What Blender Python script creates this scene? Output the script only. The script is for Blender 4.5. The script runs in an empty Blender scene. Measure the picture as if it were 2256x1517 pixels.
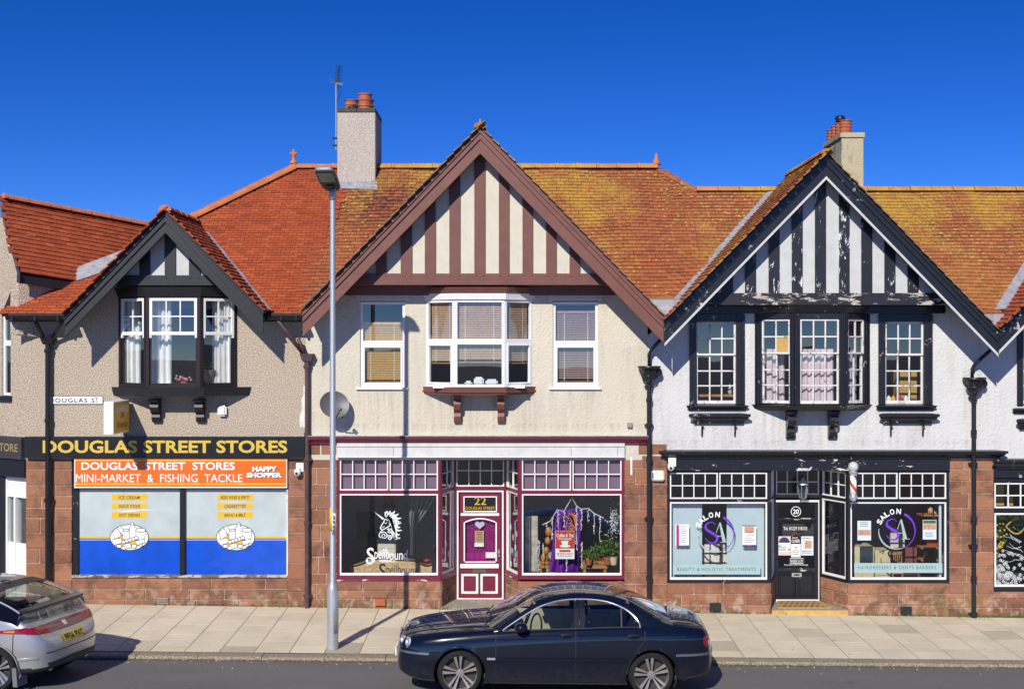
import bpy, bmesh, math, random
from math import sin, cos, pi, radians, sqrt, atan2
from mathutils import Vector, Matrix
from mathutils.bvhtree import BVHTree

random.seed(22)
scene = bpy.context.scene
COL = scene.collection

# ------------------------------------------------------------------ camera, sky, sun, exposure
FOC, CAMD, EYE = 2910.0, 24.1, 4.85          # focal length in photo pixels, metres to the shop fronts, eye height
cam_d = bpy.data.cameras.new('camera'); cam = bpy.data.objects.new('camera', cam_d); COL.objects.link(cam)
cam_d.sensor_width = 36.0; cam_d.lens = FOC / 2256 * 36
cam_d.clip_start = 0.1; cam_d.clip_end = 2000
cam.location = (0, -CAMD, EYE); cam.rotation_euler = (radians(90), 0, 0)
scene.camera = cam

SUN_DIR = Vector((0.322, 1.0, -0.716)).normalized()     # the way the light travels
ELEV = math.asin(-SUN_DIR.z)
world = bpy.data.worlds.new('World'); scene.world = world; world.use_nodes = True
wn = world.node_tree; wn.nodes.clear()
w_out = wn.nodes.new('ShaderNodeOutputWorld'); w_bg = wn.nodes.new('ShaderNodeBackground')
w_sky = wn.nodes.new('ShaderNodeTexSky'); w_sky.sky_type = 'NISHITA'; w_sky.sun_disc = False
w_sky.sun_elevation = ELEV
w_sky.sun_rotation = atan2(-SUN_DIR.x, -SUN_DIR.y)
w_sky.altitude = 1500; w_sky.air_density = 1.0; w_sky.dust_density = 0.0; w_sky.ozone_density = 6.0
w_tc = wn.nodes.new('ShaderNodeTexCoord'); w_sep = wn.nodes.new('ShaderNodeSeparateXYZ'); w_comb = wn.nodes.new('ShaderNodeCombineXYZ')
w_m = wn.nodes.new('ShaderNodeMath'); w_m.operation = 'MULTIPLY_ADD'; w_m.inputs[1].default_value = 1.75; w_m.inputs[2].default_value = 0.04
w_hs = wn.nodes.new('ShaderNodeHueSaturation'); w_hs.inputs['Hue'].default_value = 0.520; w_hs.inputs['Saturation'].default_value = 1.265; w_hs.inputs['Value'].default_value = 1.0
w_bg.inputs['Strength'].default_value = 0.135
wl = wn.links
wl.new(w_tc.outputs['Generated'], w_sep.inputs[0]); wl.new(w_sep.outputs['X'], w_comb.inputs['X']); wl.new(w_sep.outputs['Y'], w_comb.inputs['Y'])
wl.new(w_sep.outputs['Z'], w_m.inputs[0]); wl.new(w_m.outputs[0], w_comb.inputs['Z']); wl.new(w_comb.outputs[0], w_sky.inputs['Vector'])
wl.new(w_sky.outputs[0], w_hs.inputs['Color']); wl.new(w_hs.outputs[0], w_bg.inputs['Color']); wl.new(w_bg.outputs[0], w_out.inputs['Surface'])

sun_d = bpy.data.lights.new('sun', 'SUN'); sun = bpy.data.objects.new('sun', sun_d); COL.objects.link(sun)
sun_d.energy = 4.5; sun_d.angle = radians(0.5); sun_d.color = (1.0, 0.945, 0.85)
sun.rotation_euler = SUN_DIR.to_track_quat('-Z', 'Y').to_euler(); sun.location = (-8, -30, 20)
vs = scene.view_settings
vs.view_transform = 'Standard'; vs.look = 'None'; vs.gamma = 1.0; vs.exposure = 0.18; vs.use_curve_mapping = False
scene.render.film_transparent = False
scene.cycles.max_bounces = 8; scene.cycles.transparent_max_bounces = 16; scene.cycles.use_denoising = True

# ------------------------------------------------------------------ coordinates
def SC(Y): return FOC / (CAMD + Y)
def PX(px, Y=0.0): return (px - 1128.0) / SC(Y)
def PZ(py, Y=0.0): return EYE - (py - 758.0) / SC(Y)
def P(px, py, Y=0.0): return Vector((PX(px, Y), Y, PZ(py, Y)))

KERB_Y = -3.46
def ground(x, y):
    zw = 0.011 - 0.0146 * x; zk = -0.0695 - 0.0097 * x
    t = min(1.0, max(0.0, -y / 3.46))
    return zw * (1 - t) + zk * t
def road(x): return -0.126 - 0.0097 * x

class Frame:
    """a vertical plane: u runs along it, n points out of it"""
    def __init__(s, ox, oy, ux=1.0, uy=0.0):
        l = sqrt(ux * ux + uy * uy); s.o = (ox, oy); s.u = (ux / l, uy / l); s.n = (uy / l, -ux / l)
    def pt(s, u, n, z): return Vector((s.o[0] + u * s.u[0] + n * s.n[0], s.o[1] + u * s.u[1] + n * s.n[1], z))
FRONT = Frame(0, 0)
def frame_between(a, b):
    return Frame(a[0], a[1], b[0] - a[0], b[1] - a[1]), sqrt((b[0] - a[0]) ** 2 + (b[1] - a[1]) ** 2)

# ------------------------------------------------------------------ objects
def tag(o, label=None, cat=None, group=None, kind=None):
    if label: o['label'] = label
    if cat: o['category'] = cat
    if group: o['group'] = group
    if kind: o['kind'] = kind
    return o
def link(o, parent=None):
    COL.objects.link(o)
    if parent is not None:
        o.parent = parent
        base = parent.location if parent.parent is None else Vector((0, 0, 0))
        o.matrix_parent_inverse = Matrix.Translation(-base)
    return o
def thing(name, loc, label, cat, group=None, kind=None):
    o = bpy.data.objects.new(name, None); o.empty_display_size = 0.2
    o.location = loc; COL.objects.link(o)
    return tag(o, label, cat, group, kind)

class MB:
    def __init__(s): s.b = bmesh.new()
    def hexa(s, p):     # 8 points: bottom ring 0-3, top ring 4-7
        v = [s.b.verts.new(q) for q in p]
        for f in ((3, 2, 1, 0), (4, 5, 6, 7), (0, 1, 5, 4), (1, 2, 6, 5), (2, 3, 7, 6), (3, 0, 4, 7)):
            try: s.b.faces.new([v[i] for i in f])
            except ValueError: pass
        return s
    def box(s, x0, x1, y0, y1, z0, z1):
        return s.hexa([(x0, y0, z0), (x1, y0, z0), (x1, y1, z0), (x0, y1, z0), (x0, y0, z1), (x1, y0, z1), (x1, y1, z1), (x0, y1, z1)])
    def fbox(s, F, u0, u1, n0, n1, z0, z1):
        a = F.pt
        return s.hexa([a(u0, n1, z0), a(u1, n1, z0), a(u1, n0, z0), a(u0, n0, z0), a(u0, n1, z1), a(u1, n1, z1), a(u1, n0, z1), a(u0, n0, z1)])
    def pbox(s, px0, py0, px1, py1, Y0, Y1):   # rectangle as measured in the photograph, standing at depth Y0, going back to Y1
        return s.box(PX(px0, Y0), PX(px1, Y0), Y0, Y1, PZ(py1, Y0), PZ(py0, Y0))
    def prism(s, pts, F, n0, n1):        # pts: (u, z) polygon, n1 = outer
        a = [s.b.verts.new(F.pt(u, n1, z)) for u, z in pts]; c = [s.b.verts.new(F.pt(u, n0, z)) for u, z in pts]
        s.b.faces.new(a); s.b.faces.new(list(reversed(c)))
        k = len(pts)
        for i in range(k): s.b.faces.new((a[(i + 1) % k], a[i], c[i], c[(i + 1) % k]))
        return s
    def solid(s, ring_a, ring_b):
        a = [s.b.verts.new(p) for p in ring_a]; c = [s.b.verts.new(p) for p in ring_b]; k = len(a)
        s.b.faces.new(a); s.b.faces.new(list(reversed(c)))
        for i in range(k): s.b.faces.new((a[(i + 1) % k], a[i], c[i], c[(i + 1) % k]))
        return s
    def face(s, pts):
        s.b.faces.new([s.b.verts.new(p) for p in pts]); return s
    def grid(s, rows, closed=False):
        vr = [[s.b.verts.new(p) for p in r] for r in rows]
        for i in range(len(vr) - 1):
            n = len(vr[i])
            for j in range(n if closed else n - 1):
                k = (j + 1) % n
                try: s.b.faces.new((vr[i][j], vr[i][k], vr[i + 1][k], vr[i + 1][j]))
                except ValueError: pass
        return vr
    def tube(s, path, r, n=8, cap=True):
        path = [Vector(p) for p in path]; rings = []
        up = Vector((0, 0, 1))
        for i, p in enumerate(path):
            d = (path[min(i + 1, len(path) - 1)] - path[max(i - 1, 0)]).normalized()
            a = d.cross(up)
            if a.length < 1e-3: a = d.cross(Vector((0, 1, 0)))
            a.normalize(); b = d.cross(a)
            rr = r[i] if isinstance(r, (list, tuple)) else r
            rings.append([p + (a * cos(2 * pi * k / n) + b * sin(2 * pi * k / n)) * rr for k in range(n)])
        vr = s.grid(rings, True)
        if cap:
            try: s.b.faces.new(vr[0]); s.b.faces.new(list(reversed(vr[-1])))
            except ValueError: pass
        return s
    def lathe(s, prof, c, n=16, axis='Z', a0=0.0, cap=True):
        rings = []
        for r, h in prof:
            ring = []
            for k in range(n):
                t = a0 + 2 * pi * k / n; x, y = r * cos(t), r * sin(t)
                ring.append(Vector(c) + (Vector((x, y, h)) if axis == 'Z' else Vector((x, h, y)) if axis == 'Y' else Vector((h, x, y))))
            rings.append(ring)
        vr = s.grid(rings, True)
        for ring, p in ((vr[0], prof[0]), (vr[-1], prof[-1])):
            if cap and p[0] > 1e-4:
                try: s.b.faces.new(ring)
                except ValueError: pass
        return s
    def ball(s, c, rx, ry=None, rz=None, seg=12, rings=8):
        ry = ry or rx; rz = rz or rx
        m = Matrix.Translation(Vector(c)) @ Matrix.Diagonal((rx, ry, rz, 1))
        bmesh.ops.create_uvsphere(s.b, u_segments=seg, v_segments=rings, radius=1, matrix=m); return s
    def bevel(s, w, seg=1):
        bmesh.ops.bevel(s.b, geom=list(s.b.edges), offset=w, segments=seg, affect='EDGES', clamp_overlap=True); return s
    def clip(s, co, no):     # drop what lies on the side no points to
        bmesh.ops.bisect_plane(s.b, geom=s.b.verts[:] + s.b.edges[:] + s.b.faces[:], dist=1e-5, plane_co=co, plane_no=no, clear_outer=True); return s
    def out(s, name, mat, parent=None, label=None, cat=None, group=None, kind=None, smooth=False, merge=False, normals=True, angle=None):
        b = s.b
        if merge: bmesh.ops.remove_doubles(b, verts=b.verts[:], dist=1e-4)
        if normals: bmesh.ops.recalc_face_normals(b, faces=b.faces[:])
        me = bpy.data.meshes.new(name)
        c = Vector((0, 0, 0))
        if parent is None and len(b.verts):
            xs = [v.co for v in b.verts]
            c = Vector(((min(v.x for v in xs) + max(v.x for v in xs)) / 2, (min(v.y for v in xs) + max(v.y for v in xs)) / 2, min(v.z for v in xs)))
            bmesh.ops.translate(b, verts=b.verts[:], vec=-c)
        b.to_mesh(me); b.free()
        if smooth:
            me.polygons.foreach_set('use_smooth', [True] * len(me.polygons))
            if angle: me.set_sharp_from_angle(angle=radians(angle))
        me.materials.append(mat)
        o = bpy.data.objects.new(name, me); o.location = c
        link(o, parent)
        return tag(o, label, cat, group, kind)

# ------------------------------------------------------------------ materials
def lin(c):
    if isinstance(c, str):
        c = [int(c[i:i + 2], 16) / 255 for i in (0, 2, 4)]
        c = [x / 12.92 if x <= 0.04045 else ((x + 0.055) / 1.055) ** 2.4 for x in c]
    return (c[0], c[1], c[2], 1.0)
class NT:
    def __init__(s, name):
        s.m = bpy.data.materials.new(name); s.m.use_nodes = True; s.t = s.m.node_tree; s.t.nodes.clear()
        s.out = s.t.nodes.new('ShaderNodeOutputMaterial'); s.p = s.n('ShaderNodeBsdfPrincipled'); s.l(s.p.outputs[0], s.out.inputs[0])
        s._pos = None
    def n(s, t, **k):
        nd = s.t.nodes.new(t)
        for a, v in k.items(): setattr(nd, a, v)
        return nd
    def l(s, a, b): s.t.links.new(a, b)
    def set(s, nd, i, v):
        if hasattr(v, 'is_linked') or hasattr(v, 'links'): s.l(v, nd.inputs[i])
        else: nd.inputs[i].default_value = v
    def pos(s):
        if s._pos is None: s._pos = s.n('ShaderNodeNewGeometry').outputs['Position']
        return s._pos
    def mapped(s, scale):
        mp = s.n('ShaderNodeMapping'); s.l(s.pos(), mp.inputs['Vector']); mp.inputs['Scale'].default_value = scale; return mp.outputs[0]
    def noise(s, scale, detail=4, rough=0.55, vec=None, dist=0.0):
        nd = s.n('ShaderNodeTexNoise'); s.l(vec or s.pos(), nd.inputs['Vector'])
        nd.inputs['Scale'].default_value = scale; nd.inputs['Detail'].default_value = detail; nd.inputs['Roughness'].default_value = rough; nd.inputs['Distortion'].default_value = dist
        return nd.outputs['Fac']
    def vor(s, scale, vec=None, feature='F1', out='Distance'):
        nd = s.n('ShaderNodeTexVoronoi', feature=feature); s.l(vec or s.pos(), nd.inputs['Vector']); nd.inputs['Scale'].default_value = scale; return nd.outputs[out]
    def ramp(s, fac, stops, interp='LINEAR'):
        r = s.n('ShaderNodeValToRGB'); s.l(fac, r.inputs[0]); r.color_ramp.interpolation = interp
        e = r.color_ramp.elements
        while len(e) < len(stops): e.new(0.5)
        for i, (q, c) in enumerate(stops):
            e[i].position = q; e[i].color = c if len(c) == 4 else (c[0], c[1], c[2], 1)
        return r.outputs[0]
    def step(s, fac, a, b):
        nd = s.n('ShaderNodeMapRange'); s.l(fac, nd.inputs[0]); nd.inputs[1].default_value = a; nd.inputs[2].default_value = b; nd.clamp = True; return nd.outputs[0]
    def math(s, op, a, b=0.0):
        nd = s.n('ShaderNodeMath', operation=op); s.set(nd, 0, a); s.set(nd, 1, b); return nd.outputs[0]
    def mix(s, fac, a, b, blend='MIX'):
        nd = s.n('ShaderNodeMix', data_type='RGBA', blend_type=blend); s.set(nd, 0, fac)
        for i, v in ((6, a), (7, b)):
            if hasattr(v, 'links'): s.l(v, nd.inputs[i])
            else: nd.inputs[i].default_value = v if len(v) == 4 else (v[0], v[1], v[2], 1)
        return nd.outputs[2]
    def bump(s, h, strength=0.3, dist=0.01):
        nd = s.n('ShaderNodeBump'); s.l(h, nd.inputs['Height']); nd.inputs['Strength'].default_value = strength; nd.inputs['Distance'].default_value = dist
        s.l(nd.outputs[0], s.p.inputs['Normal'])
    def rnd(s):         # differs from piece to piece
        a = s.n('ShaderNodeObjectInfo').outputs['Random']; b = s.n('ShaderNodeNewGeometry').outputs['Random Per Island']
        return s.math('FRACT', s.math('ADD', a, b))
    def done(s, col, rough=0.6, metal=0.0, spec=0.5, coat=0.0):
        if hasattr(col, 'links'): s.l(col, s.p.inputs['Base Color'])
        else: s.p.inputs['Base Color'].default_value = lin(col)
        s.set(s.p, 'Roughness', rough); s.p.inputs['Metallic'].default_value = metal
        s.p.inputs['Specular IOR Level'].default_value = spec; s.p.inputs['Coat Weight'].default_value = coat; s.p.inputs['Coat Roughness'].default_value = 0.03
        return s.m
def mul(c, k): return tuple(x * k for x in lin(c)[:3]) + (1.0,)

def plain(name, c, rough=0.5, metal=0.0, var=0.18, scale=6.0, spec=0.5, coat=0.0, bump=0.0, bscale=60.0):
    t = NT(name); a = t.noise(scale, 5, 0.6)
    col = t.mix(t.step(a, 0.3, 0.7), mul(c, 1 - var), mul(c, 1 + var * 0.5))
    if bump: t.bump(t.noise(bscale, 4), bump, 0.004)
    return t.done(col, rough, metal, spec, coat)
def painted(name, c, under=(0.45, 0.42, 0.38), amount=0.0, rough=0.4, stretch=(1, 1, 1), var=0.2):
    """old paint: faint dirt, and flakes off down to wood where amount > 0"""
    t = NT(name); a = t.noise(5, 5, 0.6); col = t.mix(t.step(a, 0.3, 0.75), mul(c, 1 - var), mul(c, 1.06))
    g = t.noise(28, 3, 0.6, t.mapped((1, 1, 0.12))); col = t.mix(t.math('MULTIPLY', t.step(g, 0.55, 0.75), 0.25), col, mul(c, 0.6))
    h = t.noise(90, 2)
    if amount > 0:
        m = t.noise(9, 6, 0.72, t.mapped(stretch), 0.6); big = t.noise(1.6, 2)
        f = t.step(t.math('ADD', m, t.math('MULTIPLY', t.math('SUBTRACT', big, 0.5), 0.5)), 0.72 - amount, 0.74 - amount)
        u = t.mix(t.step(t.noise(30, 3), 0.4, 0.6), lin(under), mul(under, 1.6))
        col = t.mix(f, col, u); h = t.math('SUBTRACT', h, f)
    t.bump(h, 0.25, 0.003)
    return t.done(col, rough)

def m_render(name, c, scale, strength, speck=0.0, dirt=0.12, stains=()):
    t = NT(name); n1 = t.noise(scale, 5, 0.65); v = t.vor(scale * 0.9)
    col = t.mix(t.step(t.noise(0.9, 5, 0.6), 0.35, 0.75), mul(c, 1.0), mul(c, 1 - dirt))
    streak = t.noise(5, 4, 0.6, t.mapped((1, 1, 0.15))); col = t.mix(t.math('MULTIPLY', t.step(streak, 0.52, 0.8), 0.45), col, mul(c, 0.6))
    drip = t.noise(3.2, 6, 0.7, t.mapped((2.2, 1, 0.22)), 0.3); col = t.mix(t.math('MULTIPLY', t.step(drip, 0.60, 0.72), 0.28), col, (c[0] * 0.62, c[1] * 0.56, c[2] * 0.46, 1))
    if stains:       # rain streaks below sills and pipes
        sp_ = t.n('ShaderNodeSeparateXYZ'); t.l(t.pos(), sp_.inputs[0]); st_ = t.step(t.noise(7, 5, 0.7, t.mapped((1.6, 1, 0.12))), 0.45, 0.68); tot = None
        for x0, x1, zt_, ln in stains:
            mx_ = t.math('MULTIPLY', t.step(sp_.outputs['X'], x0 - 0.06, x0 + 0.10), t.step(sp_.outputs['X'], x1 + 0.06, x1 - 0.10)); mz = t.math('MULTIPLY', t.step(sp_.outputs['Z'], zt_ - ln, zt_), t.step(sp_.outputs['Z'], zt_ + 0.02, zt_))
            k_ = t.math('MULTIPLY', mx_, mz); tot = k_ if tot is None else t.math('MAXIMUM', tot, k_)
        col = t.mix(t.math('MULTIPLY', t.math('MULTIPLY', tot, st_), 0.6), col, (c[0] * 0.5, c[1] * 0.45, c[2] * 0.36, 1))
    if speck:
        sp = t.noise(48, 2, 0.8); col = t.mix(t.step(sp, 0.42, 0.62), mul(c, 1 - speck), t.mix(0.45, col, mul(c, 1.25)))
        sp2 = t.vor(40); col = t.mix(t.math('MULTIPLY', t.step(sp2, 0.35, 0.1), speck), col, mul(c, 0.45))
    t.bump(t.math('ADD', n1, t.math('MULTIPLY', v, 0.6)), strength, 0.02)
    return t.done(col, 0.9, spec=0.2)

M = {}
M['pebbledash'] = m_render('pebbledash render', (0.60, 0.50, 0.385), 45, 0.7, 0.48, stains=[(-7.2, -5.0, 3.75, 0.6), (-8.7, -8.3, 5.0, 1.2), (-4.2, -3.8, 5.0, 1.5)])
M['cream_wall'] = m_render('cream roughcast', (0.615, 0.565, 0.455), 22, 0.55, dirt=0.12, stains=[(-2.8, -1.9, 4.04, 0.9), (0.7, 1.6, 4.04, 0.9), (-1.65, 0.45, 3.9, 0.7), (-3.75, -3.2, 3.6, 0.6), (2.0, 2.5, 4.8, 1.6), (-3.7, 2.5, 3.4, 0.22)])
M['white_wall'] = m_render('white roughcast', (0.625, 0.622, 0.60), 20, 0.55, dirt=0.12, stains=[(3.3, 4.2, 3.4, 0.5), (6.7, 7.7, 3.4, 0.5), (4.4, 6.5, 3.6, 0.7), (2.5, 2.8, 4.4, 1.2), (8.2, 8.7, 4.4, 1.4), (2.5, 8.8, 3.1, 0.2)])
M['chimney'] = m_render('chimney pebbledash', (0.58, 0.52, 0.45), 50, 0.6, 0.36, 0.3)

def m_chimney_lichen():
    t = NT('lichened chimney render'); c = (0.54, 0.48, 0.33)
    sp = t.noise(70, 3, 0.7); col = t.mix(t.step(sp, 0.35, 0.65), mul(c, 0.55), mul(c, 1.2))
    col = t.mix(t.math('MULTIPLY', t.step(t.noise(2.6, 5, 0.65), 0.48, 0.62), 0.7), col, (0.36, 0.27, 0.05, 1))
    col = t.mix(t.math('MULTIPLY', t.step(t.noise(5, 5, 0.65, t.mapped((1, 1, 0.4))), 0.55, 0.68), 0.6), col, (0.10, 0.09, 0.07, 1))
    t.bump(t.noise(55, 4), 0.6, 0.02); return t.done(col, 0.95, spec=0.1)
M['chimney_lichen'] = m_chimney_lichen()

def m_stone():
    t = NT('red sandstone'); r = t.rnd()
    base = t.ramp(r, [(0.0, (0.17, 0.074, 0.046)), (0.3, (0.29, 0.128, 0.070)), (0.6, (0.35, 0.168, 0.094)), (0.85, (0.27, 0.128, 0.080)), (1.0, (0.20, 0.098, 0.066))])
    band = t.noise(3.2, 5, 0.6, t.mapped((0.5, 0.5, 5.0)), 0.5); base = t.mix(t.math('MULTIPLY', t.step(band, 0.42, 0.7), 0.5), base, (0.25, 0.10, 0.06, 1))
    fine = t.noise(60, 4, 0.7); base = t.mix(t.math('MULTIPLY', t.step(fine, 0.4, 0.7), 0.25), base, (0.52, 0.30, 0.20, 1))
    st = t.noise(1.7, 6, 0.68, None, 0.4); base = t.mix(t.math('MULTIPLY', t.step(st, 0.50, 0.66), 0.8), base, (0.085, 0.05, 0.038, 1))
    # salt bloom, splashes and green near the pavement
    z = t.n('ShaderNodeSeparateXYZ'); t.l(t.pos(), z.inputs[0])
    low = t.step(z.outputs['Z'], 0.55, 0.0)
    sa = t.noise(4.5, 6, 0.7, None, 0.3); base = t.mix(t.math('MULTIPLY', t.math('MULTIPLY', t.step(sa, 0.5, 0.66), low), 0.8), base, (0.58, 0.47, 0.38, 1))
    gr = t.noise(1.1, 5, 0.7); base = t.mix(t.math('MULTIPLY', t.math('MULTIPLY', t.step(gr, 0.5, 0.62), t.step(z.outputs['Z'], 0.6, 0.05)), 0.55), base, (0.17, 0.13, 0.045, 1))
    sw = t.noise(14, 5, 0.75); base = t.mix(t.math('MULTIPLY', t.step(sw, 0.66, 0.72), 0.6), base, (0.55, 0.43, 0.34, 1))
    t.bump(t.math('ADD', t.noise(24, 5, 0.7), t.math('MULTIPLY', band, 0.7)), 0.7, 0.02)
    return t.done(base, 0.9, spec=0.15)
M['stone'] = m_stone()
M['mortar'] = plain('pale mortar', (0.46, 0.34, 0.26), 0.95, var=0.4, scale=9, bump=0.5)

def m_tile(name, cols, lichen=0.0, white=0.0, soot=False, x_from=None):
    t = NT(name); r = t.rnd(); base = t.ramp(r, [(i / (len(cols) - 1), c) for i, c in enumerate(cols)])
    big = t.noise(0.8, 4, 0.6); base = t.mix(t.math('MULTIPLY', t.step(big, 0.4, 0.7), 0.35), base, mul(cols[0], 0.7))
    base = t.mix(t.math('MULTIPLY', t.step(t.noise(45, 3), 0.4, 0.7), 0.2), base, mul(cols[-1], 1.35))
    if lichen:
        a = t.noise(0.62, 5, 0.6, None, 0.3); b = t.noise(22, 6, 0.85)
        m = t.step(t.math('ADD', t.math('MULTIPLY', a, 1.4), t.math('MULTIPLY', b, 1.3)), 1.55 - lichen * 0.2, 1.64 - lichen * 0.2)
        sep = t.n('ShaderNodeSeparateXYZ'); t.l(t.pos(), sep.inputs[0]); up = t.step(sep.outputs['Z'], 5.5, 7.4); m = t.math('MULTIPLY', m, t.math('ADD', t.math('MULTIPLY', up, 0.75), 0.25))
        if x_from is not None: m = t.math('MULTIPLY', m, t.step(sep.outputs['X'], x_from, x_from + 0.5))
        lc = t.mix(t.step(t.noise(5, 3), 0.4, 0.65), (0.38, 0.21, 0.05, 1), (0.52, 0.34, 0.035, 1))
        base = t.mix(t.math('MULTIPLY', m, 0.7), base, lc)
        g = t.noise(21, 5, 0.75); base = t.mix(t.math('MULTIPLY', t.math('MULTIPLY', t.step(g, 0.6, 0.7), up), white), base, (0.55, 0.48, 0.40, 1))
        if soot:
            p = t.n('ShaderNodeVectorMath', operation='DISTANCE'); t.l(t.pos(), p.inputs[0]); p.inputs[1].default_value = (-2.45, 1.9, 7.65)
            s2 = t.math('MULTIPLY', t.step(p.outputs['Value'], 1.25, 0.25), t.step(t.noise(8, 5, 0.75), 0.42, 0.6)); base = t.mix(t.math('MULTIPLY', s2, 0.85), base, (0.045, 0.03, 0.032, 1))
    t.bump(t.noise(70, 3), 0.3, 0.004)
    return t.done(base, 0.85, spec=0.2)
M['tile_new'] = m_tile('new red clay tile', [(0.29, 0.064, 0.026), (0.38, 0.082, 0.032), (0.32, 0.070, 0.028), (0.43, 0.105, 0.038), (0.24, 0.052, 0.026)])
M['tile_old'] = m_tile('weathered clay tile with lichen', [(0.27, 0.082, 0.036), (0.37, 0.115, 0.045), (0.23, 0.066, 0.032), (0.35, 0.12, 0.054)], 1.0, 0.55, True, -3.45)
M['tile_old2'] = m_tile('weathered clay tile with more lichen', [(0.27, 0.085, 0.038), (0.36, 0.12, 0.048), (0.23, 0.07, 0.034), (0.34, 0.125, 0.058)], 1.25, 0.6)
M['tile_verge'] = m_tile('grey brown verge tile', [(0.17, 0.11, 0.08), (0.24, 0.15, 0.10), (0.14, 0.10, 0.08), (0.27, 0.18, 0.10)], 0.6, 0.4)
M['ridge_new'] = plain('new terracotta ridge tile', (0.52, 0.165, 0.065), 0.8, var=0.25)
M['ridge_old'] = m_tile('lichened ridge tile', [(0.44, 0.16, 0.07), (0.50, 0.22, 0.08)], 1.5, 0.8)
M['pot'] = plain('terracotta pot', (0.42, 0.115, 0.055), 0.8, var=0.35, scale=9)
M['lead'] = plain('lead flashing', (0.42, 0.42, 0.44), 0.5, 0.35, var=0.35, scale=9, bump=0.4, bscale=14)
M['slate_cap'] = plain('dark stone capping', (0.07, 0.06, 0.05), 0.8, var=0.4)
M['brown'] = painted('brown gloss paint', (0.17, 0.062, 0.046), rough=0.5, amount=0.0)
M['brown_rail'] = painted('brown barge paint', (0.185, 0.068, 0.05), rough=0.5)
M['cream'] = painted('cream panel paint', (0.60, 0.555, 0.45), rough=0.7, var=0.06)
M['black'] = painted('black gloss paint', (0.014, 0.015, 0.019), rough=0.33, under=(0.30, 0.28, 0.26), amount=0.05)
M['black_new'] = painted('fresh black paint', (0.014, 0.015, 0.019), rough=0.5)
M['black_peel_v'] = painted('peeling black stud', (0.016, 0.017, 0.022), under=(0.55, 0.55, 0.53), amount=0.105, rough=0.4, stretch=(1.6, 1, 0.45))
M['black_peel_h'] = painted('peeling black beam', (0.016, 0.017, 0.022), under=(0.36, 0.32, 0.27), amount=0.145, rough=0.45, stretch=(0.45, 1, 1.5))
M['off_white'] = painted('white infill paint', (0.54, 0.545, 0.535), under=(0.3, 0.28, 0.26), amount=0.02, rough=0.7, var=0.1)
M['white'] = painted('white gloss paint', (0.80, 0.79, 0.76), under=(0.35, 0.28, 0.2), amount=0.02, rough=0.35, var=0.08)
M['white_worn'] = painted('worn white paint', (0.74, 0.72, 0.68), under=(0.22, 0.18, 0.15), amount=0.12, rough=0.5)
M['upvc'] = plain('white plastic frame', (0.80, 0.80, 0.79), 0.3, var=0.04)
M['maroon'] = painted('maroon gloss paint', (0.175, 0.018, 0.045), under=(0.6, 0.5, 0.48), amount=0.0, rough=0.32)
M['maroon_worn'] = painted('worn maroon paint', (0.20, 0.024, 0.052), under=(0.66, 0.60, 0.58), amount=0.14, rough=0.4, stretch=(0.4, 1, 1.2))
M['dark_brown'] = plain('dark brown plastic frame', (0.022, 0.013, 0.012), 0.35)
M['gutter'] = plain('black plastic', (0.012, 0.012, 0.014), 0.3)
M['iron_black'] = plain('black painted iron', (0.016, 0.017, 0.021), 0.32, var=0.3)
M['iron_maroon'] = plain('dull maroon iron pipe', (0.085, 0.045, 0.05), 0.6, var=0.35)
M['galv'] = plain('galvanised steel', (0.50, 0.52, 0.53), 0.45, 0.55, var=0.15, scale=30)
M['lamp_dark'] = plain('grey lamp housing', (0.22, 0.23, 0.24), 0.5, 0.3)
M['chrome'] = plain('chrome', (0.78, 0.78, 0.78), 0.2, 0.75, var=0.05)
M['brass'] = plain('brass', (0.55, 0.38, 0.14), 0.3, 1.0)
M['yellow'] = plain('yellow sign plastic', (0.72, 0.44, 0.02), 0.4, var=0.06)
M['gold'] = plain('gold lettering', (0.62, 0.44, 0.06), 0.45, var=0.12, scale=20)
M['sign_black'] = plain('black sign board', (0.012, 0.012, 0.014), 0.3, var=0.2)
M['sign_black_side'] = plain('faded black sign board', (0.05, 0.045, 0.04), 0.4)
M['orange'] = plain('orange sign board', (0.78, 0.14, 0.012), 0.3, var=0.06)
M['sign_white'] = plain('white sign plastic', (0.82, 0.82, 0.80), 0.35, var=0.05)
M['blue_vinyl'] = plain('blue window vinyl', (0.0, 0.075, 0.56), 0.35, var=0.22, scale=3.5, coat=1.0)
M['pale_vinyl'] = plain('pale grey blue window vinyl', (0.46, 0.535, 0.53), 0.35, var=0.12, scale=2.5, coat=1.0)
M['ink'] = plain('dark ink', (0.03, 0.03, 0.035), 0.5)
M['ink_grey'] = plain('grey ink', (0.08, 0.11, 0.12), 0.5)
M['ink_purple'] = plain('violet vinyl', (0.16, 0.045, 0.62), 0.35)
M['ink_teal'] = plain('grey teal vinyl', (0.36, 0.48, 0.46), 0.35)
M['teal_band'] = plain('teal band vinyl', (0.34, 0.48, 0.47), 0.35, var=0.05)
M['paper'] = plain('white paper', (0.78, 0.77, 0.74), 0.7, var=0.05)
M['paper_blue'] = plain('pale blue paper', (0.58, 0.66, 0.68), 0.7, var=0.05)
M['paper_pink'] = plain('pink paper', (0.70, 0.50, 0.46), 0.7, var=0.05)
M['magenta'] = plain('magenta print', (0.45, 0.015, 0.22), 0.5, var=0.3, scale=40)
M['navy_print'] = plain('navy print', (0.02, 0.04, 0.18), 0.5)
M['skin_print'] = plain('skin tone print', (0.55, 0.30, 0.20), 0.6, var=0.5, scale=30)
M['red_print'] = plain('red print', (0.50, 0.05, 0.02), 0.45, var=0.2, scale=25)
M['green_leaf'] = plain('green leaf', (0.07, 0.15, 0.025), 0.5, var=0.5, scale=20)
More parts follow.
